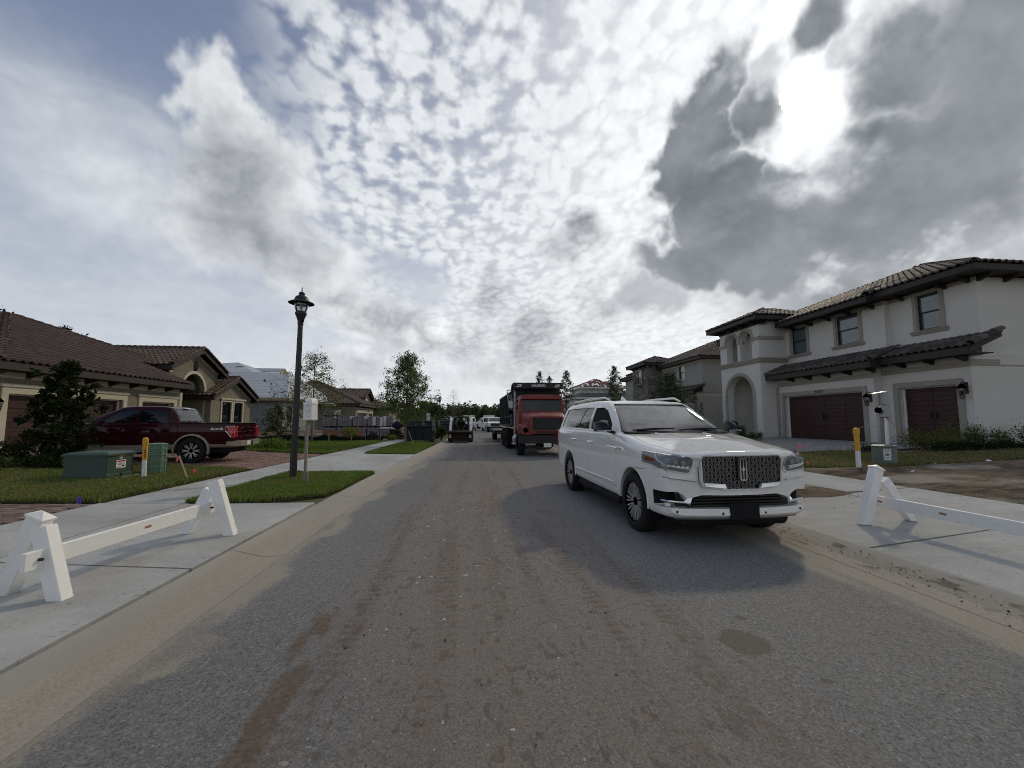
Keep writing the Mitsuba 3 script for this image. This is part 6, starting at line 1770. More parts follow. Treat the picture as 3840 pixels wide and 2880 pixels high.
# ---------------------------------------------------------------- skid steer loader and its driver
t = thing('skid_steer_loader', 'white skid steer loader with dark bucket lowered on the road edge', 'loader')
K = tr(-.58, 29.75, .01) @ rot(-90 - 2)
add('hull', put(join(bx(-1.45, .35, -.42, .42, .25, .85, .04), bx(-1.6, -.75, -.55, .55, .55, 1.25, .06)), K), 'm_bed_black', t)
for s in (1, -1):
    add('lift_arm', put(loft([[(x, s * y, z) for y, z in ((.62, zc - hh), (.79, zc - hh), (.79, zc + hh), (.62, zc + hh))] for x, zc, hh in ((-1.5, 1.45, .14), (-1.0, 1.58, .13), (-.4, 1.40, .20), (.05, 1.10, .20), (.45, .75, .15), (.78, .42, .12))]), K), 'm_white', t)
    add('side_panel', put(hull([(-1.5, s * .60, 1.0), (-1.5, s * .78, 1.0), (-1.5, s * .60, 1.72), (-1.5, s * .76, 1.70), (-.9, s * .60, 1.78), (-.9, s * .76, 1.74), (-.6, s * .60, .95), (-.6, s * .78, .95)]), K), 'm_white', t)
    add('cab_post', put(join(tube([(.12, s * .50, .70), (.05, s * .54, 1.10), (-.12, s * .47, 1.72)], [.065, .075, .055], 8), tube([(-.95, s * .50, .9), (-.95, s * .47, 1.74)], .05, 8)), K), 'm_black', t)
    add('side_mesh', put(join(*[bar((x, s * .485, .95), (x, s * .475, 1.72), .012) for x in np.arange(-.88, .0, .09)], *[bar((-.93, s * .485, z), (-.0, s * .485, z), .012) for z in np.arange(1.0, 1.72, .09)]), K), 'm_black', t)
    for x in (-.05, -1.12):
        wheel(t, x, s * .70, s, R=.40, rim=.21, wid=.30, spokes='steel', M=K, rimmat='m_white')
    add('ram', put(tube([(.05, s * .55, .62), (.62, s * .50, .60)], .04, 8), K), 'm_steel', t)
add('cab_roof', put(bx(-1.0, .0, -.56, .56, 1.70, 1.80, .03), K), 'm_black', t)
add('seat', put(join(bx(-.80, -.35, -.26, .26, .78, .90, .04), bx(-.88, -.76, -.26, .26, .85, 1.35, .05)), K), 'm_black_matte', t)
add('rear_guard', put(bx(-1.02, -.98, -.45, .45, .9, 1.1), K), 'm_black', t)
bk = Polygon([(.70, .78), (.74, .82), (1.05, .74), (1.02, .70), (.80, .70), (.74, .55), (.80, .20), (1.10, .16), (1.10, .12), (.76, .14), (.68, .5)])
add('bucket', put(join(wally(bk, -.80, .80), wally(Polygon([(.70, .80), (1.05, .74), (1.10, .14), (.76, .14), (.68, .5)]), .78, .81), wally(Polygon([(.70, .80), (1.05, .74), (1.10, .14), (.76, .14), (.68, .5)]), -.81, -.78), bx(1.02, 1.06, -.80, .80, .68, .75)), K), mat('m_bucket', pr(grain((0.040, 0.024, 0.018), 0.5, 5), 0.8, spec=0.3)), t)
add('headlamp', put(join(*[bx(-.02, .03, s * .40 - .07, s * .40 + .07, 1.72, 1.79, .01) for s in (1, -1)]), K), 'm_lens', t)

mat('m_skin', pr((0.30, 0.165, 0.115), 0.6))
mat('m_shirt_dark', pr(grain((0.018, 0.018, 0.022), 0.2, 9), 0.9, spec=0.15))
mat('m_trousers', pr(grain((0.060, 0.058, 0.056), 0.2, 9), 0.9, spec=0.15))
pj_ = thing('person', 'person in dark cap and black shirt driving the skid steer loader', 'person')
J = dict(hip=(-.52, 0, .98, .15), hipl=(-.50, .10, .96, .105), hipr=(-.50, -.10, .96, .105), chest=(-.55, 0, 1.30, .165), chl=(-.55, .12, 1.38, .10), chr=(-.55, -.12, 1.38, .10), neck=(-.52, 0, 1.49, .058), head=(-.49, 0, 1.585, .082), crown=(-.50, 0, 1.645, .080), jaw=(-.455, 0, 1.545, .055),
         shl=(-.54, .20, 1.40, .075), shr=(-.54, -.20, 1.40, .075), ell=(-.36, .30, 1.17, .052), elr=(-.36, -.30, 1.17, .052), wrl=(-.12, .24, 1.10, .036), wrr=(-.12, -.24, 1.10, .036), hal=(-.05, .23, 1.10, .040), har=(-.05, -.23, 1.10, .040),
         knl=(-.12, .16, .93, .075), knr=(-.12, -.16, .93, .075), anl=(-.02, .16, .55, .048), anr=(-.02, -.16, .55, .048), tol=(.14, .17, .50, .045), tor=(.14, -.17, .50, .045), nose=(-.395, 0, 1.575, .018))
for s, q in ((1, 'l'), (-1, 'r')):
    for i in range(4):
        J[f'f{q}{i}'] = (-.035, s * .232 + (i - 1.5) * .003, 1.135 - i * .022, .011)
        J[f'g{q}{i}'] = (.005, s * .225, 1.135 - i * .022, .010)
        J[f'h{q}{i}'] = (.012, s * .20, 1.133 - i * .022, .009)
    J['t' + q] = (-.03, s * .205, 1.15, .012)
    J['u' + q] = (.0, s * .19, 1.165, .010)
bones = [('hip', 'chest'), ('hipl', 'hip'), ('hipr', 'hip'), ('chest', 'chl'), ('chest', 'chr'), ('chl', 'shl'), ('chr', 'shr'), ('chest', 'neck'), ('neck', 'head'), ('head', 'crown'), ('head', 'jaw'), ('head', 'nose')]
for q in 'lr':
    bones += [('sh' + q, 'el' + q), ('el' + q, 'wr' + q), ('wr' + q, 'ha' + q), ('hip' + q, 'kn' + q), ('kn' + q, 'an' + q), ('an' + q, 'to' + q), ('ha' + q, 't' + q), ('t' + q, 'u' + q)]
    for i in range(4):
        bones += [('ha' + q, f'f{q}{i}'), (f'f{q}{i}', f'g{q}{i}'), (f'g{q}{i}', f'h{q}{i}')]
KP = K @ tr(0, 0, -.02)
add('body', put(figure(J, bones, .03), KP), 'm_skin', pj_, smooth=True)
grow = lambda names, d: {n: (*J[n][:3], J[n][3] + d) for n in names}
sh_ = grow(('hip', 'hipl', 'hipr', 'chest', 'chl', 'chr', 'shl', 'shr', 'ell', 'elr'), .014)
add('shirt', put(figure(sh_, [('hip', 'chest'), ('hipl', 'hip'), ('hipr', 'hip'), ('chest', 'chl'), ('chest', 'chr'), ('chl', 'shl'), ('chr', 'shr'), ('shl', 'ell'), ('shr', 'elr')]), KP), 'm_shirt_dark', pj_, smooth=True)
tq = grow(('hipl', 'hipr', 'knl', 'knr', 'anl', 'anr'), .013)
tq['h'] = (-.51, 0, .95, .14)
add('trousers', put(figure(tq, [('h', 'hipl'), ('h', 'hipr'), ('hipl', 'knl'), ('hipr', 'knr'), ('knl', 'anl'), ('knr', 'anr')]), KP), 'm_trousers', pj_, smooth=True)
add('boots', put(figure(grow(('anl', 'anr', 'tol', 'tor'), .016), [('anl', 'tol'), ('anr', 'tor')]), KP), 'm_black_matte', pj_, smooth=True)
add('cap', put(join(lathe([(.001, .075), (.055, .062), (.088, .02), (.092, -.01), (.001, -.01)], 18, tr(-.50, 0, 1.645)), hull([(-.43, .07, 1.64), (-.43, -.07, 1.64), (-.33, .045, 1.628), (-.33, -.045, 1.628), (-.43, .06, 1.65), (-.43, -.06, 1.65)])), KP), 'm_shirt_dark', pj_, smooth=30)


# ---------------------------------------------------------------- far vehicles
FAR = 'white vehicles parked at the far end'
pickup('white pickup truck parked far down the right side beyond the trailer', tr(3.35 + .0, 53.6, .02) @ rot(-92), 'm_white', 'm_black', 'six', False, FAR, grille='m_black')


def van(label, M, length=5.3, rack=True, cat='van'):
    v = thing('van', label, cat, FAR)
    L0 = -length + 1.0
    rings = [[(x, y, z) for y, z in smooth_ring([(0, .32), (w * .9, .32), (w, .45), (w, 1.0), (w * .97, 1.2), (min(w * .97, wt_), max(1.21, zt_ - .12)), (wt_ * .9, max(1.22, zt_)), (0, max(1.23, zt_ + .03))], 3)] for x, w, wt_, zt_ in ((L0, .94, .80, 1.95), (L0 + .1, .98, .84, 2.03), (-2.0, 1.0, .86, 2.05), (-.55, 1.0, .86, 2.0), (-.3, 1.0, .86, 1.9), (.35, .99, .93, 1.25), (.85, .95, .88, 1.08), (1.0, .86, .80, .95))]
    Bv = mani(loft(rings))
    for cx in (0.05, L0 + 1.1):
        Bv = Bv - cyl_y(cx, .38, .42, .6, 1.3) - cyl_y(cx, .38, .42, -1.3, -.6)
    wsn = Polygon([(-.84, 1.28), (.84, 1.28), (.76, 1.86), (-.76, 1.86)])
    sd = unary_union([Polygon([(.12, 1.25), (-.75, 1.25), (-.75, 1.82), (-.28, 1.82)])] + [sbox(L0 + .25, 1.25, -.9, 1.82)])
    gz_ = Bv.translate([-.012, 0, 0])
    add('body', put(Bv - prism_x(wsn, -.5, 1.2) - prism_y(sd, .82, 1.2) - prism_y(sd, -1.2, -.82), M), 'm_white', v, smooth=30)
    add('windscreen', put((Bv ^ prism_x(wsn.buffer(.01), -.6, 1.2)).translate([-.015, 0, 0]), M), 'm_tint', v, smooth=30)
    add('side_window', put((Bv ^ prism_y(sd, .80, 1.2)).translate([0, -.012, 0]), M), 'm_tint', v, smooth=30)
    add('side_window', put((Bv ^ prism_y(sd, -1.2, -.80)).translate([0, .012, 0]), M), 'm_tint', v, smooth=30)
    add('grille', put(bx(.94, 1.02, -.5, .5, .58, .86, .03), M), 'm_black', v)
    add('bumper', put(hull([(.85, s * .92, z) for s in (1, -1) for z in (.34, .52)] + [(1.06, s * .6, z) for s in (1, -1) for z in (.34, .52)]), M), 'm_black', v)
    for s in (1, -1):
        add('headlight', put(hull([(.96, s * .56, .68), (.90, s * .86, .68), (.95, s * .56, .86), (.86, s * .86, .90), (.70, s * .95, .86)]), M), 'm_lens', v)
        add('mirror', put(bx(.05, .15, s * 1.0, s * 1.2, 1.25, 1.5, .03), M), 'm_black', v)
        for x in (.05, L0 + 1.1):
            wheel(v, x, s * .86, s, R=.36, rim=.22, wid=.24, spokes='steel', M=M, rimmat='m_steel')
    if rack:
        add('ladder_rack', put(join(*[tube([(x, -.8, 2.0), (x, -.8, 2.2), (x, .8, 2.2), (x, .8, 2.0)], .025, 6) for x in (-.8, -1.9, -3.0)], *[tube([(-.5, y, 2.23), (-3.6, y, 2.23)], .03, 6) for y in (-.5, -.2, .4)]), M), 'm_alu', v)
    return v


van('white suv with roof load parked behind the far white pickup', tr(2.95, 60.5, .02) @ rot(-90), 4.9, True)
van('white van parked far down the left side behind the loader', tr(.1, 63.5, .02) @ rot(-84), 5.4, True)
van('pale work van parked across behind the far white van', tr(2.2, 74, .02) @ rot(-150), 5.4, False)
# ---------------------------------------------------------------- sawhorse barricades
def barricade(label, a_near, a_far, rail, tall=('near', 'near'), sticker=None):
    """two A-frames of square posts and one board; a_*: (tall foot, tall top, short foot, short top)"""
    t = thing('barricade', label, 'barricade', 'white timber barricades')
    for k, (f1, p1, f2, p2, cap) in enumerate((a_near, a_far)):
        d = np.subtract(p1, f1)
        leg = bar(f1, p1, .135, .115, upv=(0, 1, 0), ch=.006)
        base = leg.vertices[:, 2] < min(f1[2], p1[2]) + .06
        leg.vertices[base, 2] = np.maximum(leg.vertices[base, 2] * 0 + f1[2] - .002, f1[2] - .002)
        add('leg', leg, 'm_white_paint', t)
        if cap:
            u_ = d / np.linalg.norm(d)
            x_ = np.cross(u_, (0, 1, 0))
            q = [np.array(p1) + x_ * a * .074 + np.array((0, b * .066, 0)) + u_ * c for a in (-1, 1) for b in (-1, 1) for c in (0.002, .022)] + [np.array(p1) + u_ * .065]
            add('post_cap', hull(q), 'm_white_paint', t)
        leg = bar(f2, p2, .125, .11, upv=(0, 1, 0), ch=.006)
        base = leg.vertices[:, 2] < f2[2] + .06
        leg.vertices[base, 2] = f2[2] - .002
        add('leg', leg, 'm_white_paint', t)
    a, b = np.asarray(rail[0], float), np.asarray(rail[1], float)
    add('rail', bar(a, b, .042, .145, ch=.004), 'm_white_paint', t)
    n = np.cross(b - a, (0, 0, 1.0))
    n /= np.linalg.norm(n)
    n = n if n @ (a * [-1, -1, 0]) > 0 else -n
    for w in sticker or ():
        c = a + (b - a) * w + n * .0215
        e = (b - a) / np.linalg.norm(b - a)
        add('sticker', bar(c - e * .04, c + e * .04, .003, .024), mat('m_sticker', pr((0.24, 0.10, 0.05), 0.6)), t, label='small brown label on the rail')
        add('sticker_print', bar(c - e * .034 + n * .0018, c + e * .034 + n * .0018, .001, .008), 'm_wood_pale', t)
    for s_, e_ in ((a, b), (b, a)):
        dd = (e_ - s_) / np.linalg.norm(b - a)
        add('bolt', tube([s_ + dd * .10 - n * .05, s_ + dd * .10 + n * .05], .012, 8), 'm_black', t)
    return t


barricade('long white timber barricade on the concrete driveway mouth, brown label on its rail',
          ((-3.86, 4.03, .10), (-3.56, 3.93, .735), (-3.32, 3.89, .09), (-3.53, 3.93, .66), True),
          ((-3.03, 5.79, .09), (-3.25, 5.78, .77), (-3.60, 5.86, .105), (-3.33, 5.84, .66), False), ((-3.47, 3.72, .43), (-3.29, 5.88, .435)), sticker=(.52,))
barricade('white timber barricade cut off by the frame edge, beside the white suv',
          ((5.42, 5.31, .125), (5.69, 5.33, .865), (6.17, 5.33, .155), (5.80, 5.35, .72), True),
          ((6.05, 3.18, .15), (5.74, 3.2, .84), (5.42, 3.2, .12), (5.68, 3.2, .72), True), ((5.73, 5.48, .42), (5.73, 3.05, .42)), sticker=(.06, .38))


# ---------------------------------------------------------------- street lamps
mat('m_lamp_black', pr(grain((0.020, 0.021, 0.023), 0.15, 8), 0.45, spec=0.4))
mat('m_globe', {'type': 'thindielectric', 'int_ior': 1.5, 'specular_transmittance': rgb(0.62, 0.64, 0.64)})


def street_lamp(label, x, y, z0, top, s=1.0, lean=(0, 0), pole=True):
    t = thing('street_lamp', label, 'street lamp', 'lantern street lamps along the road')
    Ht = (top - z0) / s
    M = tr(x, y, z0) @ np.array([[1, 0, lean[0], 0], [0, 1, lean[1], 0], [0, 0, 1, 0], [0, 0, 0, 1.0]]) @ np.diag([s, s, s, 1.0])
    h_ = Ht - .96
    ang = np.linspace(0, 2 * np.pi, 16, endpoint=False)
    rib = lambda r: [(r * (1 - .05 * (i % 2)) * math.cos(a), r * (1 - .05 * (i % 2)) * math.sin(a)) for i, a in enumerate(ang)]
    V0, V1 = np.c_[rib(.088), np.full(16, 0.0)], np.c_[rib(.062), np.full(16, h_)]
    add('pole', put(loft([V0, V1]), M), 'm_lamp_black', t)
    add('base', put(lathe([(.001, .05), (.10, .045), (.115, .02), (.115, -.06), (.001, -.06)], 20), M), 'm_lamp_black', t) if False else None
    L0 = h_
    add('fitter', put(lathe([(.001, 0), (.068, 0), (.072, .02), (.066, .04), (.072, .10), (.105, .20), (.128, .245), (.135, .27), (.135, .31), (.12, .325), (.001, .325)], 24, tr(0, 0, L0)), M), 'm_lamp_black', t, smooth=35)
    g = L0 + .32
    k = add('globe', put(lathe([(.112, 0), (.145, .07), (.163, .15), (.168, .22), (.165, .27)], 28, tr(0, 0, g)), M), 'm_globe', t, smooth=True)
    add('lamp_ribs', put(join(*[tube([(.118 * math.cos(a), .118 * math.sin(a), g - .005), (.150 * math.cos(a), .150 * math.sin(a), g + .07), (.170 * math.cos(a), .170 * math.sin(a), g + .17), (.172 * math.cos(a), .172 * math.sin(a), g + .275)], .014, 6) for a in (-2.0, -.35, 1.2, 2.77)]), M), 'm_lamp_black', k)
    add('bulb', put(join(lathe([(.001, 0), (.075, 0), (.075, .03), (.02, .04), (.02, .10), (.001, .10)], 16, tr(0, 0, g + .005)), lathe([(.001, .09), (.035, .10), (.045, .17), (.03, .22), (.001, .23)], 14, tr(0, 0, g + .0))), M), 'm_white', k)
    c = g + .27
    add('hood', put(lathe([(.300, -.05), (.303, -.038), (.24, -.005), (.175, .02), (.165, .07), (.135, .125), (.085, .155), (.062, .165), (.062, .19), (.078, .195), (.074, .215), (.05, .245), (.012, .262), (.010, .29), (.020, .30), (.010, .315), (.012, .34), (.001, .40), (.001, -.002), (.16, -.01), (.22, -.02)], 32, tr(0, 0, c)), M), 'm_lamp_black', t, smooth=35)
    add('photocell', put(lathe([(.001, .05), (.022, .045), (.028, 0), (.001, 0)], 10, tr(.07, -.06, L0 + .06) @ rot(60, (1, 1, 0))), M), 'm_steel', t)
    return t


street_lamp('tall black lantern street lamp on the grass island, nearest to the camera', -4.27, 10.75, .09, 4.91, lean=(.004, 0))
street_lamp('small black lantern street lamp far away left of the loader', -4.05, 58, .1, 5.02, 1.15)
street_lamp('black lantern street lamp rising over the tipper of the dump truck', 6.12, 31.2, .2, 5.05, 1.0)
street_lamp('thin black street lamp far behind the parked white pickup', 7.6, 100, 0, 4.5, 1.1)
street_lamp('tiny street lamp against the dark forest above the loader', -22.5, 176, .2, 5.1, 1.3)


# ---------------------------------------------------------------- utility boxes and posts
mat('m_green_box', pr(grain((0.045, 0.075, 0.060), 0.14, 3), 0.5, spec=0.35))
mat('m_green_pale', pr(grain((0.135, 0.225, 0.165), 0.12, 4), 0.55, spec=0.3))
t = thing('transformer_box', 'low dark green pad transformer box on the lawn, white label on its side', 'utility box')
z = .225
add('cabinet', join(bx(-8.80, -7.93, 10.09, 10.83, z + .10, z + .56, .015), bx(-8.82, -7.91, 10.07, 10.85, z + .04, z + .13, .01)), 'm_green_box', t)
add('lid', hull([(x, y, zz_) for x in (-8.83, -7.90) for y in (10.06, 10.86) for zz_ in (z + .53, z + .575)] + [(x, y, z + .615) for x in (-8.74, -7.97) for y in (10.14, 10.78)]), 'm_green_box', t)
add('plinth', bx(-8.90, -7.80, 9.98, 10.95, z - .1, z + .045, .01), 'm_concrete', t)
add('warning_label', bx(-7.929, -7.926, 10.34, 10.60, z + .24, z + .42), 'm_white', t, label='white warning label with red heading')
add('label_print', join(bx(-7.9262, -7.925, 10.36, 10.58, z + .375, z + .41), bx(-7.9262, -7.925, 10.36, 10.46, z + .27, z + .28)), 'm_tail_red', t)
add('label_text', join(*[bx(-7.9262, -7.9252, 10.37, 10.37 + w_, z + zz_, z + zz_ + .008) for zz_, w_ in ((.35, .17), (.335, .12), (.32, .19), (.305, .15), (.255, .17))], bx(-7.9262, -7.9252, 10.50, 10.57, z + .27, z + .30)), 'm_black', t)
add('yellow_tag', bx(-7.929, -7.926, 10.40, 10.56, z + .545, z + .58), 'm_yellow', t) if False else add('yellow_tag', bx(-7.929, -7.926, 10.38, 10.54, z + .50, z + .53), 'm_yellow', t)
add('number_tag', bx(-7.929, -7.926, 10.42, 10.50, z + .445, z + .485), mat('m_pale_blue', pr((0.30, 0.40, 0.50), 0.5)), t)
add('padlock', join(bx(-7.925, -7.89, 10.44, 10.50, z + .06, z + .12, .006), tube([(-7.905, 10.455, z + .12), (-7.905, 10.46, z + .15), (-7.905, 10.485, z + .15), (-7.905, 10.49, z + .12)], .006, 6)), 'm_black', t)
t = thing('cable_pedestal', 'pale green ribbed plastic cable pedestal behind the marker post', 'utility box')
x, y, z = -7.78, 11.28, .21
prof = [(.245, 0), (.238, .72), (.232, .74), (.20, .765), (.001, .775), (.001, 0)]
add('shell', lathe([(r_ * .93, z_) for r_, z_ in prof], 28, tr(x, y, z)), 'm_green_pale', t, smooth=30)
for zz_ in (.02, .17, .32, .47, .62, .73):
    add('rib', lathe([(.225, zz_), (.245 - zz_ * .01, zz_ + .004), (.245 - zz_ * .01, zz_ + .028), (.225, zz_ + .032)], 28, tr(x, y, z)), 'm_green_pale', t)
for i in range(12):
    a = i * np.pi / 6 + .1
    add('rib', bar((x + .222 * math.cos(a), y + .222 * math.sin(a), z + .02), (x + .218 * math.cos(a), y + .218 * math.sin(a), z + .74), .03, .04, upv=(math.cos(a), math.sin(a), 0)), 'm_green_pale', t)


def marker_post(label, x, y, z, hgt, split, r=.052, lean=0.0):
    t = thing('marker_post', label, 'marker post', 'yellow and white gas marker posts')
    M = tr(x, y, z) @ np.array([[1, 0, lean, 0], [0, 1, 0, 0], [0, 0, 1, 0], [0, 0, 0, 1.0]])
    add('post', put(lathe([(.001, 0), (r, 0), (r * .98, hgt - .1), (.001, hgt - .1)], 20), M), 'm_white', t, smooth=30)
    add('sleeve', put(lathe([(r * 1.06, split), (r * 1.08, split + .01), (r * 1.06, hgt - .17), (r * 1.28, hgt - .155), (r * 1.28, hgt - .06), (r * 1.1, hgt - .02), (r * .6, hgt), (.001, hgt + .003)], 22), M), 'm_yellow', t, smooth=35)
    tx = [bx(-.016, .016, -r * 1.12, -r * 1.05, split + .06 + i * .052, split + .085 + i * .052) for i in range(int((hgt - split - .3) / .052))]
    add('print', put(join(*tx), M @ rot(40)), 'm_black_matte', t) if tx else None
    return t


marker_post('yellow capped white marker post between the transformer box and the pale green pedestal', -7.45, 10.5, .2, .95, .43, r=.045, lean=-.02)
marker_post('yellow capped white marker post at the edge of the dull grass before the white house', 10.04, 9.86, .29, 1.06, .47, r=.056)

t = thing('utility_pedestal', 'round grey green utility pedestal at the dirt edge with a printed label', 'utility box')
x, y, z = 11.22, 10.25, .30
add('drum', lathe([(.001, 0), (.275, 0), (.272, .14), (.265, .16), (.26, .53), (.001, .53)], 28, tr(x, y, z)), mat('m_greygreen', pr(grain((0.125, 0.155, 0.135), 0.12, 4), 0.55)), t, smooth=30)
add('lid', lathe([(.25, .53), (.28, .535), (.28, .56), (.24, .58), (.001, .59)], 28, tr(x, y, z)), 'm_greygreen', t, smooth=30)
add('skirt', lathe([(.31, -.12), (.30, .06), (.26, .08)], 28, tr(x, y, z)), 'm_black_matte', t)
a0 = math.atan2(-y, -x) + .25
q = [(x + .268 * math.cos(a), y + .268 * math.sin(a), z + v) for a in np.linspace(a0 - .30, a0 + .30, 5) for v in (.19, .49)]
lab = trimesh.Trimesh(q, [f for i in range(4) for f in ((2 * i, 2 * i + 2, 2 * i + 3), (2 * i, 2 * i + 3, 2 * i + 1))], process=False)
add('warning_label', lab, two(pr((0.62, 0.64, 0.66), 0.5)), t, label='white and blue printed warning label')
pt = []
for v, hgt, am in ((.45, .02, .2), (.42, .008, .18), (.40, .008, .15), (.31, .05, .16), (.26, .008, .2), (.235, .008, .14)):
    p_ = [(x + .2695 * math.cos(a), y + .2695 * math.sin(a), z + w_) for a in np.linspace(a0 - am, a0 + am, 4) for w_ in (v, v + hgt)]
    pt.append(trimesh.Trimesh(p_, [f for i in range(3) for f in ((2 * i, 2 * i + 2, 2 * i + 3), (2 * i, 2 * i + 3, 2 * i + 1))], process=False))
add('label_print', join(*pt), two(pr((0.16, 0.10, 0.14), 0.6)), t)

t = thing('meter_post', 'temporary power post with grey meter box and open outlet cover behind the round pedestal', 'utility post')
px_, py_ = 11.68, 10.62
add('post', bx(px_ - .07, px_ + .07, py_ - .05, py_ + .05, .25, 2.38, .008), 'm_wood_grey', t)
add('outlet_box', bx(px_ - .10, px_ + .06, py_ - .16, py_ - .051, 1.98, 2.36, .012), 'm_steel', t)
add('outlet_cover', bar((px_ - .10, py_ - .18, 2.345), (px_ - .50, py_ - .20, 2.285), .17, .018), 'm_alu', t)
add('meter_can', join(bx(px_ - .16, px_ + .07, py_ - .17, py_ - .051, 1.62, 1.96, .015), lathe([(.001, 0), (.095, 0), (.10, .03), (.085, .06), (.001, .06)], 22, tr(px_ - .16, py_ - .11, 1.83) @ rot(-90, (0, 1, 0)))), 'm_steel', t)
add('meter_glass', lathe([(.001, .16), (.05, .155), (.078, .13), (.085, .06), (.001, .06)], 20, tr(px_ - .16, py_ - .11, 1.83) @ rot(-90, (0, 1, 0))), 'm_lens', t, smooth=30)
add('conduit', join(tube([(px_ - .05, py_ - .10, 1.62), (px_ - .05, py_ - .09, .3)], .028, 8), tube([(px_ + .03, py_ - .08, 1.62), (px_ + .03, py_ - .075, .3)], .018, 6)), 'm_white', t)
add('pole_print', join(*[bx(px_ + .02 - .012, px_ + .02 + .012, py_ - .0525, py_ - .051, 1.25 + i * .05, 1.275 + i * .05) for i in range(5)]), 'm_black_matte', t)
a_ = np.linspace(0, 1, 14)
t = thing('extension_cord', 'orange wire strung from the meter post down to the grass', 'cord')
labels.pop(t)
USED.discard(t)
add('extension_cord', tube(np.c_[11.65 + 2.25 * a_, 10.50 + .35 * a_, 1.62 - 1.22 * a_ - .20 * np.sin(a_ * np.pi)], .008, 5), mat('m_orange_wire', pr((0.36, 0.12, 0.06), 0.6)), label='orange wire strung from the meter post down to the grass', category='cord')
add('extension_cord', tube(np.c_[10.1 + 1.5 * a_, 9.95 + .55 * a_, 1.29 + .18 * a_ + .04 * np.sin(a_ * 7)], .006, 5), 'm_wood_pale', label='pale string from the yellow marker post to the meter post', category='cord')

t = thing('mailbox_post', 'white plastic-wrapped box on a weathered timber post by the lamp post', 'box on post')
add('box', loft([[(x + o, y, z_) for x, y in ((-3.74 - e, 9.80 - e), (-3.55 + e, 9.80 - e), (-3.50 + e, 10.03 + e), (-3.72 - e, 10.03 + e))] for z_, e, o in ((1.545, -.012, .01), (1.56, .0, .008), (1.75, -.004, .004), (1.90, -.006, 0), (1.93, .004, 0), (2.02, -.02, 0), (2.05, -.05, 0))]), 'm_white', t)
W2 = []
rr = np.random.default_rng(5)
for i in range(11):
    z_ = rr.uniform(1.60, 1.98)
    x_ = rr.uniform(-3.72, -3.64)
    W2.append(tube([(x_, 9.797, z_), (x_ + rr.uniform(.02, .08), 9.79, z_ + rr.uniform(-.03, .03)), (x_ + .08, 9.797, z_ + rr.uniform(-.05, .05))], .006, 5))
add('wrap_folds', join(*W2, tube([(-3.73, 9.795, 1.90), (-3.64, 9.785, 1.892), (-3.56, 9.795, 1.90)], .010, 6)), 'm_white', t)
add('vent_hole', lathe([(.001, .004), (.016, .004), (.016, 0), (.001, 0)], 12, tr(-3.715, 9.797, 1.975) @ rot(90, (1, 0, 0))), 'm_black', t)
add('post', bx(-3.70, -3.645, 9.88, 9.94, .02, 1.56, .004), 'm_wood_grey', t)
add('flap', hull([(-3.63, 9.88, 1.56), (-3.57, 9.88, 1.56), (-3.61, 9.90, 1.25), (-3.60, 9.92, 1.25), (-3.58, 9.9, 1.4)]), 'm_wood_grey', t)
add('stub', bx(-3.643, -3.60, 9.87, 9.93, .02, .40, .006), 'm_wood_grey', t)


# ---------------------------------------------------------------- stakes and flags
def stake(label, a, b, flag=None, w=.022):
    t = thing('survey_stake', label, 'stake')
    add('stake', bar(a, b, w, w * .6), 'm_wood_pale', t)
    if flag:
        add('ribbon', join(hull([np.add(b, (-.02, -.012, -.01)), np.add(b, (.02, -.012, .0)), np.add(b, (-.05, -.02, -.13)), np.add(b, (.0, -.02, -.12)), np.add(b, (-.02, .012, -.02))])), flag, t)
    return t


def flag(label, x, y, z0, h, colour, d=(1, 0), size=.07):
    t = thing('marker_flag', label, 'flag')
    add('wire', tube([(x, y, z0 - .02), (x, y, z0 + h)], .003, 5), 'm_steel', t)
    rr = np.random.default_rng(int(abs(x * 100)))
    ux, uy = d
    n = 5
    V = [(x + ux * size * i / (n - 1) + .012 * math.sin(i * 2.1) * uy, y + uy * size * i / (n - 1) + .012 * math.sin(i * 2.1) * -ux, z0 + h - j * size * 1.25 - .012 * i * (j + .5)) for i in range(n) for j in (0, 1)]
    F = [f for i in range(n - 1) for f in ((2 * i, 2 * i + 1, 2 * i + 3), (2 * i, 2 * i + 3, 2 * i + 2))]
    m = trimesh.Trimesh(V, F, process=False)
    add('cloth', solidify(m, .0) if False else m, colour, t)
    return t


stake('leaning pale timber stake with a pink ribbon on the lawn edge', (-6.36, 10.3, .15), (-6.60, 10.3, .74), 'm_pink', .036)
flag('pink marker flag in the lawn right of the leaning stake', -6.83, 11.2, .19, .15, 'm_pink', (.6, .6), .09)
flag('violet marker flag at the paving edge behind the long barricade', -6.46, 7.70, .16, .13, 'm_violet', (.8, .2), .085)
flag('violet marker flag on the grass island behind the barricade', -4.72, 8.25, .12, .16, 'm_violet', (.8, .3), .09)
stake('thin bare stake right of the white suv', (8.98, 10.55, .25), (8.96, 10.55, .82))
stake('thin stake with a pink ribbon right of the white suv', (9.02, 10.6, .26), (9.06, 10.6, .90), 'm_pink')
flag('bright pink marker flag at the kerb of the dull grass strip', 9.24, 10.6, .27, .17, 'm_pink', (.7, .2), .11)
flag('violet marker flag in the dull grass before the grey paving', 9.72, 11.6, .30, .38, 'm_violet', (.8, .3), .09)
for q, (x, y, s_, w_) in enumerate(((10.2, 8.7, .05, 'upright white offcut in the bare dirt behind the barricade'), (12.22, 9.86, .05, 'white stone at the edge of the dull grass strip'), (13.85, 9.8, .06, 'flat pale stone at the dirt edge near the frame side'))):
    k = add('stone', hull(np.random.default_rng(q).normal(0, 1, (14, 3)) * (s_ * .6, s_ * .5, s_ * (.9 if q == 0 else .35)) + (x, y, float(zt(x, y)) + .04)), 'm_white', label=w_, category='stone')


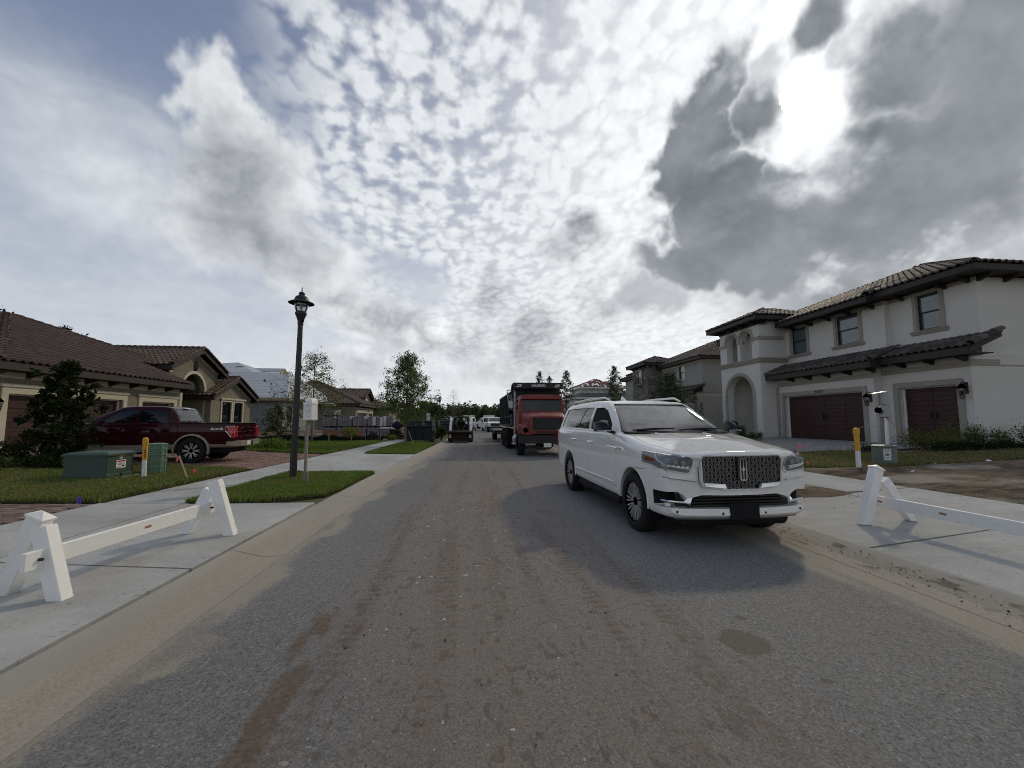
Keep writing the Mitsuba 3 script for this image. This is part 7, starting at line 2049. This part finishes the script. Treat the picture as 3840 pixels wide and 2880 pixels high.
# ---------------------------------------------------------------- building materials
mat('m_tile_edge', pr(proc(lambda p, n, uv: mi.Color3f(0.235, 0.235, 0.25) * (0.55 + 0.6 * fbm(p.x * 2, p.y * 2, p.z * 30, 3) + 0.5 * cell_rand(dr.floor(p.x * 36 + p.y * 36), dr.floor(p.z * 12)))), 0.8, spec=0.2))
mat('m_wrap', pr(grain((0.62, 0.63, 0.64), 0.15, 6), 0.25, spec=0.5))


def tile_pallet(label, x0, x1, y0, y1, z0, z1, wrap, seed, dz=0.0):
    t = thing('tile_pallet', label, 'pallet of roof tiles', 'stacked pallets of grey roof tiles')
    r = np.random.default_rng(seed)
    add('pallet_base', join(*[bx(x0, x1, y, y + .09, z0, z0 + .02) for y in np.linspace(y0, y1 - .09, 4)], *[bx(x, x + .09, y0, y1, z0 + .021, z0 + .085) for x in (x0, (x0 + x1) / 2 - .04, x1 - .09)], *[bx(x0, x1, y, y + .12, z0 + .086, z0 + .105) for y in np.linspace(y0, y1 - .12, 5)]), 'm_bucket', t)
    n = 5
    hh = (z1 - z0 - .11) / n
    for i in range(n):
        e = r.uniform(-.012, .012, 4)
        ms = []
        k_ = 13
        wx = (x1 - x0) / k_
        for j in range(k_):
            ms.append(bx(x0 + j * wx + .006, x0 + (j + 1) * wx - .004, y0 + e[0] + r.uniform(-.008, .008), y1 + e[1], z0 + .11 + i * hh + .006, z0 + .11 + (i + 1) * hh - .004 + r.uniform(-.006, .002)))
        add('tile_course', join(*ms), 'm_tile_edge', t)
    for x in (x0 + .3 * (x1 - x0), x0 + .7 * (x1 - x0)):
        add('strap', join(bx(x, x + .015, y0 - .022, y0 - .019, z0 + .1, z1 + .004), bx(x, x + .015, y0 - .022, y1 + .02, z1 + .002, z1 + .005)), 'm_black_matte', t)
    if wrap:
        a, b, c = wrap
        xa, xb = x0 + a * (x1 - x0), x0 + b * (x1 - x0)
        add('plastic_wrap', join(bx(xa, xb + .02, y0 - .035, y0 - .024, z1 - c, z1 + .02), bx(xa, xb + .02, y0 - .035, y1, z1 + .008, z1 + .022)), 'm_wrap', t)
    return t


PX = [(-11.15, -10.18), (-10.05, -9.03), (-8.92, -7.93), (-7.80, -6.88), (-6.84, -6.0)]
names = ['first', 'second', 'third', 'fourth', 'fifth']
for i, (a, b) in enumerate(PX):
    tile_pallet(f'lower pallet of grey tiles, {names[i]} from the lamp post end of the stack', a, b, 33.0, 34.0, .20, .98, (.0, .9, .10) if i == 4 else None, 90 + i)
for i, (a, b) in enumerate(PX[:4]):
    w_ = [(.85, .98, .12), (.88, .98, .20), (.86, .97, .22), (.38, .62, .62)][i]
    tile_pallet(f'upper pallet of grey tiles, {names[i]} from the lamp post end of the stack', a + .03, b + .02, 33.05, 34.05, 1.0, 1.80 + (.04 if i in (1, 2) else 0), w_, 100 + i)
tile_pallet('short topmost pallet of tiles with a white wrapped corner, third layer', -11.1, -10.1, 33.1, 34.0, 1.83, 2.30, (.80, 1.0, .34), 110)
tile_pallet('rear pallet of tiles with two white wrapped strips beside the brick pile', -6.95, -6.15, 34.6, 35.6, 1.0, 1.86, (.05, .28, .80), 111)
tile_pallet('rear lower pallet of grey tiles under the white wrapped one', -6.98, -6.12, 34.6, 35.6, .2, .98, None, 112)
add('plywood_sheet', bar((-10.12, 30.4, .60), (-9.10, 30.4, .58), .02, .50), mat('m_ply', pr(grain((0.26, 0.135, 0.062), 0.16, 3), 0.8, spec=0.15)), label='square brown plywood sheet leaning behind the silt fence', category='plywood')
c_ = wally(Polygon([(-8.95, .2), (-7.55, .2), (-7.56, .70), *[(-8.35 + .79 * math.cos(a), .42 + .66 * math.sin(a)) for a in np.linspace(.25, 2.3, 18)], (-8.95, .7)]), 30.5, 30.52)
add('plywood_sheet', c_, 'm_ply', label='round-topped brown plywood sheet behind the little staked shrub', category='plywood')
add('board', bar((-11.25, 31.2, .15), (-11.22, 31.6, 1.78), .14, .04, upv=(1, 0, 0)), 'm_wood_grey', label='upright grey board at the lamp post end of the tile stack', category='board')

t = thing('silt_fence', 'low black silt fence sagging along the back of the lawn', 'fence')
fp = [(-13.2, 22.2), (-11.2, 24.3), (-9.4, 25.6), (-8.2, 26.5), (-7.2, 27.1), (-6.45, 27.9), (-6.2, 28.6), (-5.9, 29.4)]
V, F = [], []
n = 60
tt = np.linspace(0, len(fp) - 1, n)
fx = np.interp(tt, range(len(fp)), [p[0] for p in fp])
fy = np.interp(tt, range(len(fp)), [p[1] for p in fp])
hz = .36 + .05 * np.sin(tt * 5.1) + .03 * np.sin(tt * 13) + np.where(np.abs(fx + 6.3) < .14, .22, 0) - np.where(fx > -6.1, .18, 0)
for i in range(n):
    z = float(zt(fx[i], fy[i]))
    bow = .05 * math.sin(tt[i] * 9)
    V += [(fx[i] + bow, fy[i], z - .02), (fx[i] + bow * 1.6, fy[i] + .04 * math.sin(tt[i] * 17), z + hz[i] * .5), (fx[i], fy[i], z + hz[i])]
    if i:
        a = 3 * i
        for j in (0, 1):
            F += [(a - 3 + j, a + j, a + j + 1), (a - 3 + j, a + j + 1, a - 2 + j)]
add('fabric', trimesh.Trimesh(V, F, process=False), two(pr((0.010, 0.010, 0.012), 0.75, spec=0.25)), t, smooth=True)
for i in range(0, n, 8):
    z = float(zt(fx[i], fy[i]))
    add('stake', bar((fx[i], fy[i] + .03, z - .1), (fx[i], fy[i] + .03, z + .5), .03), 'm_wood_grey', t)
add('survey_stake', bar((-8.36, 26.0, .2), (-8.38, 26.0, .84), .035), 'm_wood_pale', label='plain pale stake in front of the square plywood sheet', category='stake')

mat('m_dumpster', pr(grain((0.012, 0.015, 0.022), 0.35, 2.0), 0.6, spec=0.35))
mat('m_dump_side', pr(grain((0.060, 0.066, 0.070), 0.30, 2.5), 0.55, spec=0.35))


def dumpster(label, M, L=1.85, W=1.75, scrawl=True):
    t = thing('dumpster', label, 'dumpster', 'dark steel dumpsters beside the verge')
    sec = Polygon([(0, .12), (W * .93, .12), (W, 1.0), (W * .75, 1.42), (.1, 1.45), (0, 1.1)])
    add('bin', put(join(wallx(sec, 0, L)), M), 'm_dumpster', t)
    for x in (.12, L * .36, L * .66, L - .16):
        add('stiffener', put(bx(x, x + .06, -.05, -.001, .14, 1.06, .01), M), 'm_dumpster', t)
    add('top_rail', put(join(bx(-.03, L + .03, -.06, .02, 1.02, 1.12, .015)), M), 'm_dumpster', t)
    add('lid', put(join(hull([(-.04, -.04, 1.12), (L + .04, -.04, 1.12), (-.04, W * .40, 1.47), (L + .04, W * .40, 1.47), (-.04, W * .45, 1.44), (L + .04, W * .45, 1.44), (-.04, 0, 1.09), (L + .04, 0, 1.09)])), M), 'm_dump_side', t)
    add('fork_pocket', put(join(bx(L, L + .16, .35, .75, .55, .82, .02), bx(L, L + .06, .02, W * .9, .2, .3)), M), 'm_dump_side', t)
    add('skid', put(join(bx(.05, .2, 0, W * .9, .0, .119), bx(L - .2, L - .05, 0, W * .9, .0, .119)), M), 'm_dumpster', t)
    add('drips', put(join(*[bar((x, -.008 + (z1 - 1.12) * .6, z1), (x - .05, -.07, z2), .015, .004) for x, z1, z2 in ((.75, 1.32, 1.12), (.9, 1.40, 1.13), (1.25, 1.34, 1.15), (1.3, 1.36, 1.2), (1.38, 1.35, 1.18))]), M), 'm_white', t) if scrawl else None
    return t


dumpster('dark blue-black steel dumpster just behind the staked street tree', tr(-4.33, 28.6, .06) @ rot(-3))
dumpster('second dark dumpster half hidden behind the nearer one', tr(-4.2, 33.6, .06) @ rot(-3), 1.75, 1.6, False)
dumpster('far dark dumpster behind the tall weeds left of the loader', tr(-4.9, 46, .06) @ rot(-3), 3.0, 1.8, False)
add('panel_sheet', bx(-3.12, -2.86, 31.0, 31.04, .1, 2.06), 'm_wrap', label='upright pale sheet sticking up behind the dumpsters', category='panel')

t = thing('brick_pile', 'dark heap of broken pavers and boards beside the dumpster', 'rubble pile')
rr = np.random.default_rng(8)
for lv in range(9):
    for k in range(9 - lv // 2):
        x, y = -5.75 + k * .125 + rr.uniform(-.05, .05) + lv * .02, 30.6 + rr.uniform(0, .5)
        m = bx(-.13, .13, -.09, .09, 0, .075, .01)
        m.apply_transform(tr(x, y, .15 + lv * .082) @ rot(rr.uniform(-25, 25)) @ rot(rr.uniform(-8, 8), (1, 0, 0)))
        add('brick', m, 'm_bucket', t)
add('tarpaulin', hull(np.random.default_rng(3).normal(0, 1, (40, 3)) * (.16, .2, .16) + (-5.3, 31.6, 1.22)), mat('m_blue_cloth', pr((0.016, 0.018, 0.05), 0.9)), label='crumpled dark blue cloth bundle on the rubble pile', category='cloth', smooth=True)
# ---------------------------------------------------------------- trees and shrubs
LV = np.array([(-.5, 0, 0), (0, -.22, .04), (.5, 0, 0), (0, .22, .04)])


def leaf_mesh(pts, size, cols, r, up=0.3, shape=LV, var=.35):
    """a leaf blade at every point, turned at random"""
    n = len(pts)
    a = r.normal(0, 1, (n, 3))
    a /= np.linalg.norm(a, axis=1, keepdims=True)
    b = r.normal(0, 1, (n, 3)) + (0, 0, up)
    nn = np.cross(a, b)
    nn /= np.linalg.norm(nn, axis=1, keepdims=True) + 1e-9
    b = np.cross(nn, a)
    s = size * (1 - var + 2 * var * r.random(n))
    V = pts[:, None] + s[:, None, None] * (shape[None, :, 0, None] * a[:, None] + shape[None, :, 1, None] * b[:, None] + shape[None, :, 2, None] * nn[:, None])
    f = np.array([(0, 1, 2), (0, 2, 3)])
    F = (f[None] + 4 * np.arange(n)[:, None, None]).reshape(-1, 3)
    c = np.array(cols)[r.integers(0, len(cols), n)] * (.65 + .7 * r.random((n, 1)))
    return trimesh.Trimesh(V.reshape(-1, 3), F, process=False), np.repeat(c, 4, 0)


def tree(name, label, x, y, z0, H, R, cols, seed, clear=.25, shape=None, leaf=.11, n=4200, nb=46, trunk=.05, droop=.25, spread=.16, cat='tree', group=None, twig=True, rise=.45, up=.3, rag=None):
    """tapered trunk, limbs in whorls, twigs carrying leaves; shape(t) gives the crown's half-width at height t of 0..1"""
    r = np.random.default_rng(seed)
    shape = shape or (lambda t: np.sin(np.clip(t * .95 + .08, 0, 1) * np.pi) ** .7 * (1 - .45 * t))
    t_ = thing(name, label, cat, group)
    k = 9
    zs = np.linspace(0, H * .97, k)
    wob = np.cumsum(r.normal(0, H * .004, (k, 2)), 0)
    wob -= wob[0]
    tp = np.c_[x + wob[:, 0], y + wob[:, 1], z0 - .05 + zs]
    add('trunk', tube(tp, np.linspace(trunk, trunk * .18, k), 8), 'm_bark', t_)
    limbs, pts = [], []
    per = max(1, n // nb)
    for i in range(nb):
        t = clear + (1 - clear) * ((i + r.random()) / nb) ** .9
        zb = z0 + t * H * .96
        bx_, by_ = np.interp(zb - z0, zs, tp[:, 0]), np.interp(zb - z0, zs, tp[:, 1])
        a = i * 2.399 + r.uniform(-.5, .5)
        w = R * float(shape((t - clear) / (1 - clear))) * r.uniform(*(rag or (.72, 1.18)))
        s_ = np.linspace(0, 1, 5)
        L = np.c_[bx_ + math.cos(a) * w * s_, by_ + math.sin(a) * w * s_, zb + w * (rise * s_ - droop * s_ ** 2)]
        L[1:-1] += r.normal(0, .035 * w + .005, (3, 3))
        limbs.append(tube(L, np.linspace(trunk * .32 * (1.1 - t), .004, 5), 5, False))
        m = int(per * (.35 + w / max(R, .01)))
        q = r.random(m) ** .62
        c = np.c_[np.interp(q, s_, L[:, 0]), np.interp(q, s_, L[:, 1]), np.interp(q, s_, L[:, 2])]
        nt = max(2, int(3 + 6 * w / R))
        offs = r.normal(0, 1, (nt, 3)) * spread * R * (.5 + .5 * w / R) * (1, 1, .75)
        tq = r.random(nt) ** .6
        heads = np.c_[np.interp(tq, s_, L[:, 0]), np.interp(tq, s_, L[:, 1]), np.interp(tq, s_, L[:, 2])]
        tips = heads + offs
        if twig:
            for h_, e_ in zip(heads, tips):
                limbs.append(tube([h_, (h_ + e_) / 2 + r.normal(0, .02, 3), e_], [.006, .005, .003], 4, False))
        w_ = r.integers(0, nt, m)
        u_ = r.random((m, 1)) ** .7
        c = heads[w_] * (1 - u_) + tips[w_] * u_ + r.normal(0, .055 * R, (m, 3))
        pts.append(c)
    add('limbs', join(*limbs), 'm_bark', t_)
    m, c = leaf_mesh(np.vstack(pts), leaf, cols, r, up)
    add('crown', m, 'm_leaf', t_, color=c, kind='stuff')
    return t_


OAK = [(0.125, 0.170, 0.058), (0.100, 0.140, 0.048), (0.155, 0.195, 0.070), (0.080, 0.115, 0.042)]
DARK = [(0.018, 0.030, 0.013), (0.026, 0.040, 0.016), (0.014, 0.022, 0.011), (0.040, 0.050, 0.020)]
OLV = [(0.120, 0.140, 0.040), (0.095, 0.115, 0.034), (0.150, 0.150, 0.048), (0.080, 0.095, 0.032)]
CYP = [(0.070, 0.105, 0.050), (0.055, 0.086, 0.042), (0.090, 0.125, 0.058)]

cone = lambda t: (1 - t) ** .75 * .95 + .08
egg = lambda t: np.sin(np.clip(.16 + t * .84, 0, 1) * np.pi) ** .65 * (1.05 - .25 * t)
oakshape = lambda t: np.where(t < .25, .85 + .6 * t, 1.0 - (t - .25) ** 1.15 * 1.18) + .05

tree('street_tree', 'young oak street tree with a round open crown and support stake on the verge', -3.52, 23.9, .09, 5.35, 1.62, OAK, 201, clear=.26, shape=oakshape, leaf=.118, n=9500, nb=84, trunk=.075, group=None)
stake('short brace leaning on the trunk of the staked street tree', (-3.05, 23.7, .1), (-3.38, 23.85, .95), None, .03)
tree('street_tree', 'thin airy young oak in front of the unfinished block house, behind the lamp post', -8.95, 24.9, .28, 5.3, 1.9, OAK + OLV, 202, clear=.22, shape=oakshape, leaf=.11, n=4000, nb=64, trunk=.06)
tree('magnolia', 'dark dense young magnolia hiding the first garage door and the nose of the maroon pickup', -10.85, 12.25, .28, 2.85, .80, DARK, 203, clear=.05, shape=lambda t: np.where(t < .3, .95, 1.0 - (t - .3) * 1.0), leaf=.17, n=2900, nb=44, trunk=.04, droop=.1, rise=.6, rag=(.45, 1.3))
tree('tall_shrub', 'dark leafy shrub before the grey block wall, left of the lamp post', -10.15, 23.2, .3, 2.1, 1.0, DARK + OAK, 204, clear=.05, leaf=.11, n=2200, nb=40, trunk=.03, cat='shrub')
tree('street_tree', 'spindly young cypress left of the lamp over the dump truck', 5.85, 34, .2, 5.65, .95, CYP, 205, clear=.2, shape=cone, leaf=.12, n=3200, nb=64, trunk=.05)
tree('street_tree', 'spindly young cypress right of the lamp over the dump truck', 8.1, 34, .25, 5.65, 1.15, CYP, 206, clear=.15, shape=cone, leaf=.12, n=4200, nb=64, trunk=.05)
tree('street_tree', 'tall young cypress before the unfinished red roofed house', 10.9, 30.2, .35, 5.45, 1.05, CYP, 207, clear=.12, shape=cone, leaf=.11, n=5600, nb=70, trunk=.055)
tree('street_tree', 'broad dark young tree in front of the stone tower', 13.75, 27.2, .4, 4.5, 1.5, DARK + CYP, 208, clear=.1, shape=lambda t: np.where(t < .4, .9, .98 - (t - .4) * 1.3), leaf=.115, n=7000, nb=70, trunk=.06)
tree('conifer', 'small narrow conifer against the grey side wall of the stone fronted house', 15.3, 26, .45, 2.35, .36, DARK, 209, clear=.05, shape=cone, leaf=.07, n=1100, nb=40, trunk=.03, twig=False)
tree('bare_tree', 'bare thin tree beside the far left street lamp', -2.2, 60, .1, 6.0, 1.7, OAK, 210, clear=.3, shape=oakshape, leaf=.08, n=200, nb=40, trunk=.06)


def shrub(name, label, x, y, w, h, cols, seed, n=900, leaf=.075, d=None, group=None, z=None):
    """rounded bush: stems fanning from the ground and leaves in clumps"""
    r = np.random.default_rng(seed)
    t_ = thing(name, label, 'shrub', group)
    z0 = float(zt(x, y)) if z is None else z
    d = d or w
    m = max(7, int(12 * w))
    th = r.uniform(0, 2 * np.pi, m)
    rad = np.sqrt(r.random(m)) * .78
    cz = h * (.35 + .50 * r.random(m)) * (1 - .45 * rad ** 2)
    C = np.c_[x + rad * np.cos(th) * w / 2, y + rad * np.sin(th) * d / 2, z0 + cz]
    add('stems', join(*[tube([(x + (c[0] - x) * .2, y + (c[1] - y) * .2, z0 - .02), (c + (x, y, z0)) / 2 + r.normal(0, .02, 3), c], [.012, .008, .004], 4, False) for c in C]), 'm_bark', t_)
    k = r.integers(0, m, n)
    P_ = C[k] + r.normal(0, 1, (n, 3)) * (w * .13, d * .13, h * .15)
    P_[:, 2] = np.maximum(P_[:, 2], z0 + .02)
    ms, c = leaf_mesh(P_, leaf, cols, r, .6)
    add('crown', ms, 'm_leaf', t_, color=c, kind='stuff')
    return t_


shrub('bush', 'low dark bush under the left jamb of the first garage door', -11.85, 12.2, 1.0, .75, DARK, 301, 1300)
shrub('bush', 'greyish low bush at the left frame edge on the lawn', -11.6, 11.6, .8, .36, OAK, 302, 800)
shrub('bush', 'dark ground cover at the foot of the magnolia', -10.7, 11.75, 1.5, .34, DARK, 303, 1500, d=.7)
shrub('bush', 'dark ground cover spilling towards the green transformer box', -9.7, 11.9, 1.3, .42, DARK + OAK, 313, 1300, d=.8)
shrub('bush', 'bright green low hedge plants behind the maroon pickup tailgate', -8.9, 19.7, 1.4, .5, GREEN, 304, 1600, d=.9, leaf=.09)
shrub('bush', 'green low plants left of the lamp post, at the back of the red paving', -7.95, 20.3, 1.0, .42, GREEN, 305, 1000, d=.8, leaf=.09)
shrub('bush', 'light green low plants along the paving behind the tan house gable', -10.4, 19.9, 1.6, .55, GREEN + OAK, 306, 1500, d=.9, leaf=.09)
t = shrub('staked_shrub', 'little round green shrub on a pale stake before the plywood', -7.28, 26.6, .85, .78, OAK + GREEN, 307, 900, leaf=.07, z=.42)
stake('pale stake holding the little round shrub', (-7.2, 26.55, .2), (-7.22, 26.55, .82), None, .04)
shrub('bush', 'weedy tuft beside the rubble pile', -5.2, 29.3, .6, .42, GREEN, 308, 500)
shrub('weeds', 'tall yellow green weeds left of the loader', -1.75 - .3, 31.4, .75, 1.0, [(0.085, 0.12, 0.03), (0.07, 0.10, 0.028)], 309, 1500, leaf=.14)
shrub('weeds', 'weeds by the far kerb behind the dumpsters', -2.6, 35, .9, .7, GREEN, 310, 900, leaf=.12)
spots = [(15.45, 12.9, .95, .78, OLV, 'olive bush nearest the grey paving in the bed by the single garage door'), (16.25, 12.6, .7, .55, OLV, 'low olive bush second in the bed before the single garage door'), (16.75, 12.95, .95, .95, OLV, 'tall olive bush in the middle of the bed under the garage lantern'),
         (17.35, 12.7, .8, .85, OLV + OAK, 'olive green bush at the white house corner'), (17.8, 12.9, .6, .75, DARK, 'small dark bush right at the white house corner'), (18.6, 12.6, .9, .70, CYP + OAK, 'loose grey green bush by the side wall of the white house'),
         (19.3, 12.5, .7, 1.0, DARK + OAK, 'dark tall bush against the side wall'), (20.1, 12.6, .9, 1.35, DARK + OAK, 'tallest dark bush at the right frame edge')]
for i, (x, y, w, hh, cc, lb) in enumerate(spots):
    shrub('bush', lb, x, y, w, hh, cc, 320 + i, int(1100 * w), leaf=.07)
shrub('ground_cover', 'dark low ground cover along the front of the shrub bed', 16.9, 12.15, 4.6, .36, DARK, 340, 4200, d=.55, leaf=.06)
shrub('ground_cover', 'dark low ground cover at the frame edge beside the white house', 20.2, 12.0, 2.4, .40, DARK, 341, 2200, d=.6, leaf=.06)
shrub('bush', 'dark clump at the paving corner behind the round pedestal', 13.7, 13.0, 1.0, .36, DARK, 342, 800, leaf=.06)
shrub('bush', 'leafy dark bush in front of the arched entry', 14.9, 21.4, .7, .85, DARK + OAK, 343, 800, leaf=.09)
shrub('bush', 'smaller spiky bush beside the arched entry', 15.55, 21.2, .6, .5, DARK + OAK, 344, 500, leaf=.09)
for i, (x, y, w) in enumerate(((7.2, 26.8, 1.2), (9.4, 26.0, 1.3))):
    shrub('bush', ['dark verge bush hidden behind the dump truck cab', 'dark verge bush between the dump truck and the suv roof'][i], x, y, w, 1.0, DARK, 350 + i, 1100, leaf=.10)
# leaves of the house side bed mulch
add('mulch_bed', heap(P((14.1, 11.9), (22, 11.7), (30, 12.0), (30, 13.6), (18.4, 13.6), (18.3, 13.55), (14.4, 13.5)), .05, 31, .012, .15), 'm_dirt', smooth=True, kind='structure', label='dark mulched planting bed beside the white house')

# tall trees beyond the roofs on the left
tree('pine_tree', 'tall pine top showing over the ridge of the tan house', -53.2, 60, .5, 14.0, 2.2, DARK, 360, clear=.72, shape=egg, leaf=.45, n=420, nb=26, trunk=.18, twig=False)
tree('pine_tree', 'pine top at the left frame edge over the tan roof', -61.2, 60, .5, 15.9, 3.4, DARK, 361, clear=.7, shape=egg, leaf=.5, n=900, nb=30, trunk=.2, twig=False)
tree('pine_tree', 'low pine top just over the tan roof beside the frame edge', -58.2, 60, .5, 14.6, 2.6, DARK, 362, clear=.75, shape=egg, leaf=.5, n=500, nb=24, trunk=.18, twig=False)

# the woods closing the view
r = np.random.default_rng(77)
LM, LC, TR_M = [], [], []
FC = np.array([(0.070, 0.090, 0.048), (0.056, 0.074, 0.040), (0.085, 0.104, 0.055), (0.095, 0.104, 0.060)])
for i in range(460):
    layer = i % 5
    y0 = 150 + layer * 14 + r.uniform(-6, 6)
    x0 = r.uniform(-95, 75)
    if x0 < -18 and layer < 2:
        y0 += 20
    Ht = r.uniform(5.2, 7.6) * (y0 / 165) ** 1.0 + (1.6 if r.random() < .18 else 0)
    if x0 < -8:
        Ht *= 1.12
    Rr = r.uniform(1.6, 3.0)
    nl = 230
    u_ = r.normal(0, 1, (nl, 3))
    u_ /= np.linalg.norm(u_, axis=1, keepdims=True)
    rad = r.random((nl, 1)) ** .4
    cl = r.normal(0, 1, (9, 3)) * .55
    ctr = cl[r.integers(0, 9, nl)] * .75
    q = (ctr + u_ * rad * .55) * (Rr * .8, Rr * .8, Ht * .26) + (x0, y0, Ht * .70)
    lowq = np.c_[x0 + r.normal(0, Rr * .8, 90), y0 + r.normal(0, Rr * .6, 90), r.uniform(0, Ht * .6, 90)]
    q = np.vstack([q, lowq])
    q[:, 2] = np.minimum(q[:, 2], Ht)
    m, c = leaf_mesh(q, .85, [FC[r.integers(0, 4)] * r.uniform(.75, 1.25)], r, .4)
    LM.append(m)
    LC.append(c)
    TR_M.append(tube([(x0, y0, 0), (x0 + r.normal(0, .2), y0, Ht * .8)], [.16, .06], 5, False))
k = add('forest', join(*LM), 'm_leaf', color=np.vstack(LC), kind='stuff', label='dark mixed woods closing off the end of the street', category='forest')
add('trunks', join(*TR_M), 'm_bark', k, kind='stuff')
lawn('tall rough grass beyond the end of the road', P((-30, 102), (45, 102), (45, 118), (-30, 118)), 6, .7, [(0.10, 0.13, 0.04), (0.08, 0.10, 0.035)], 400, .3, wide=.12)
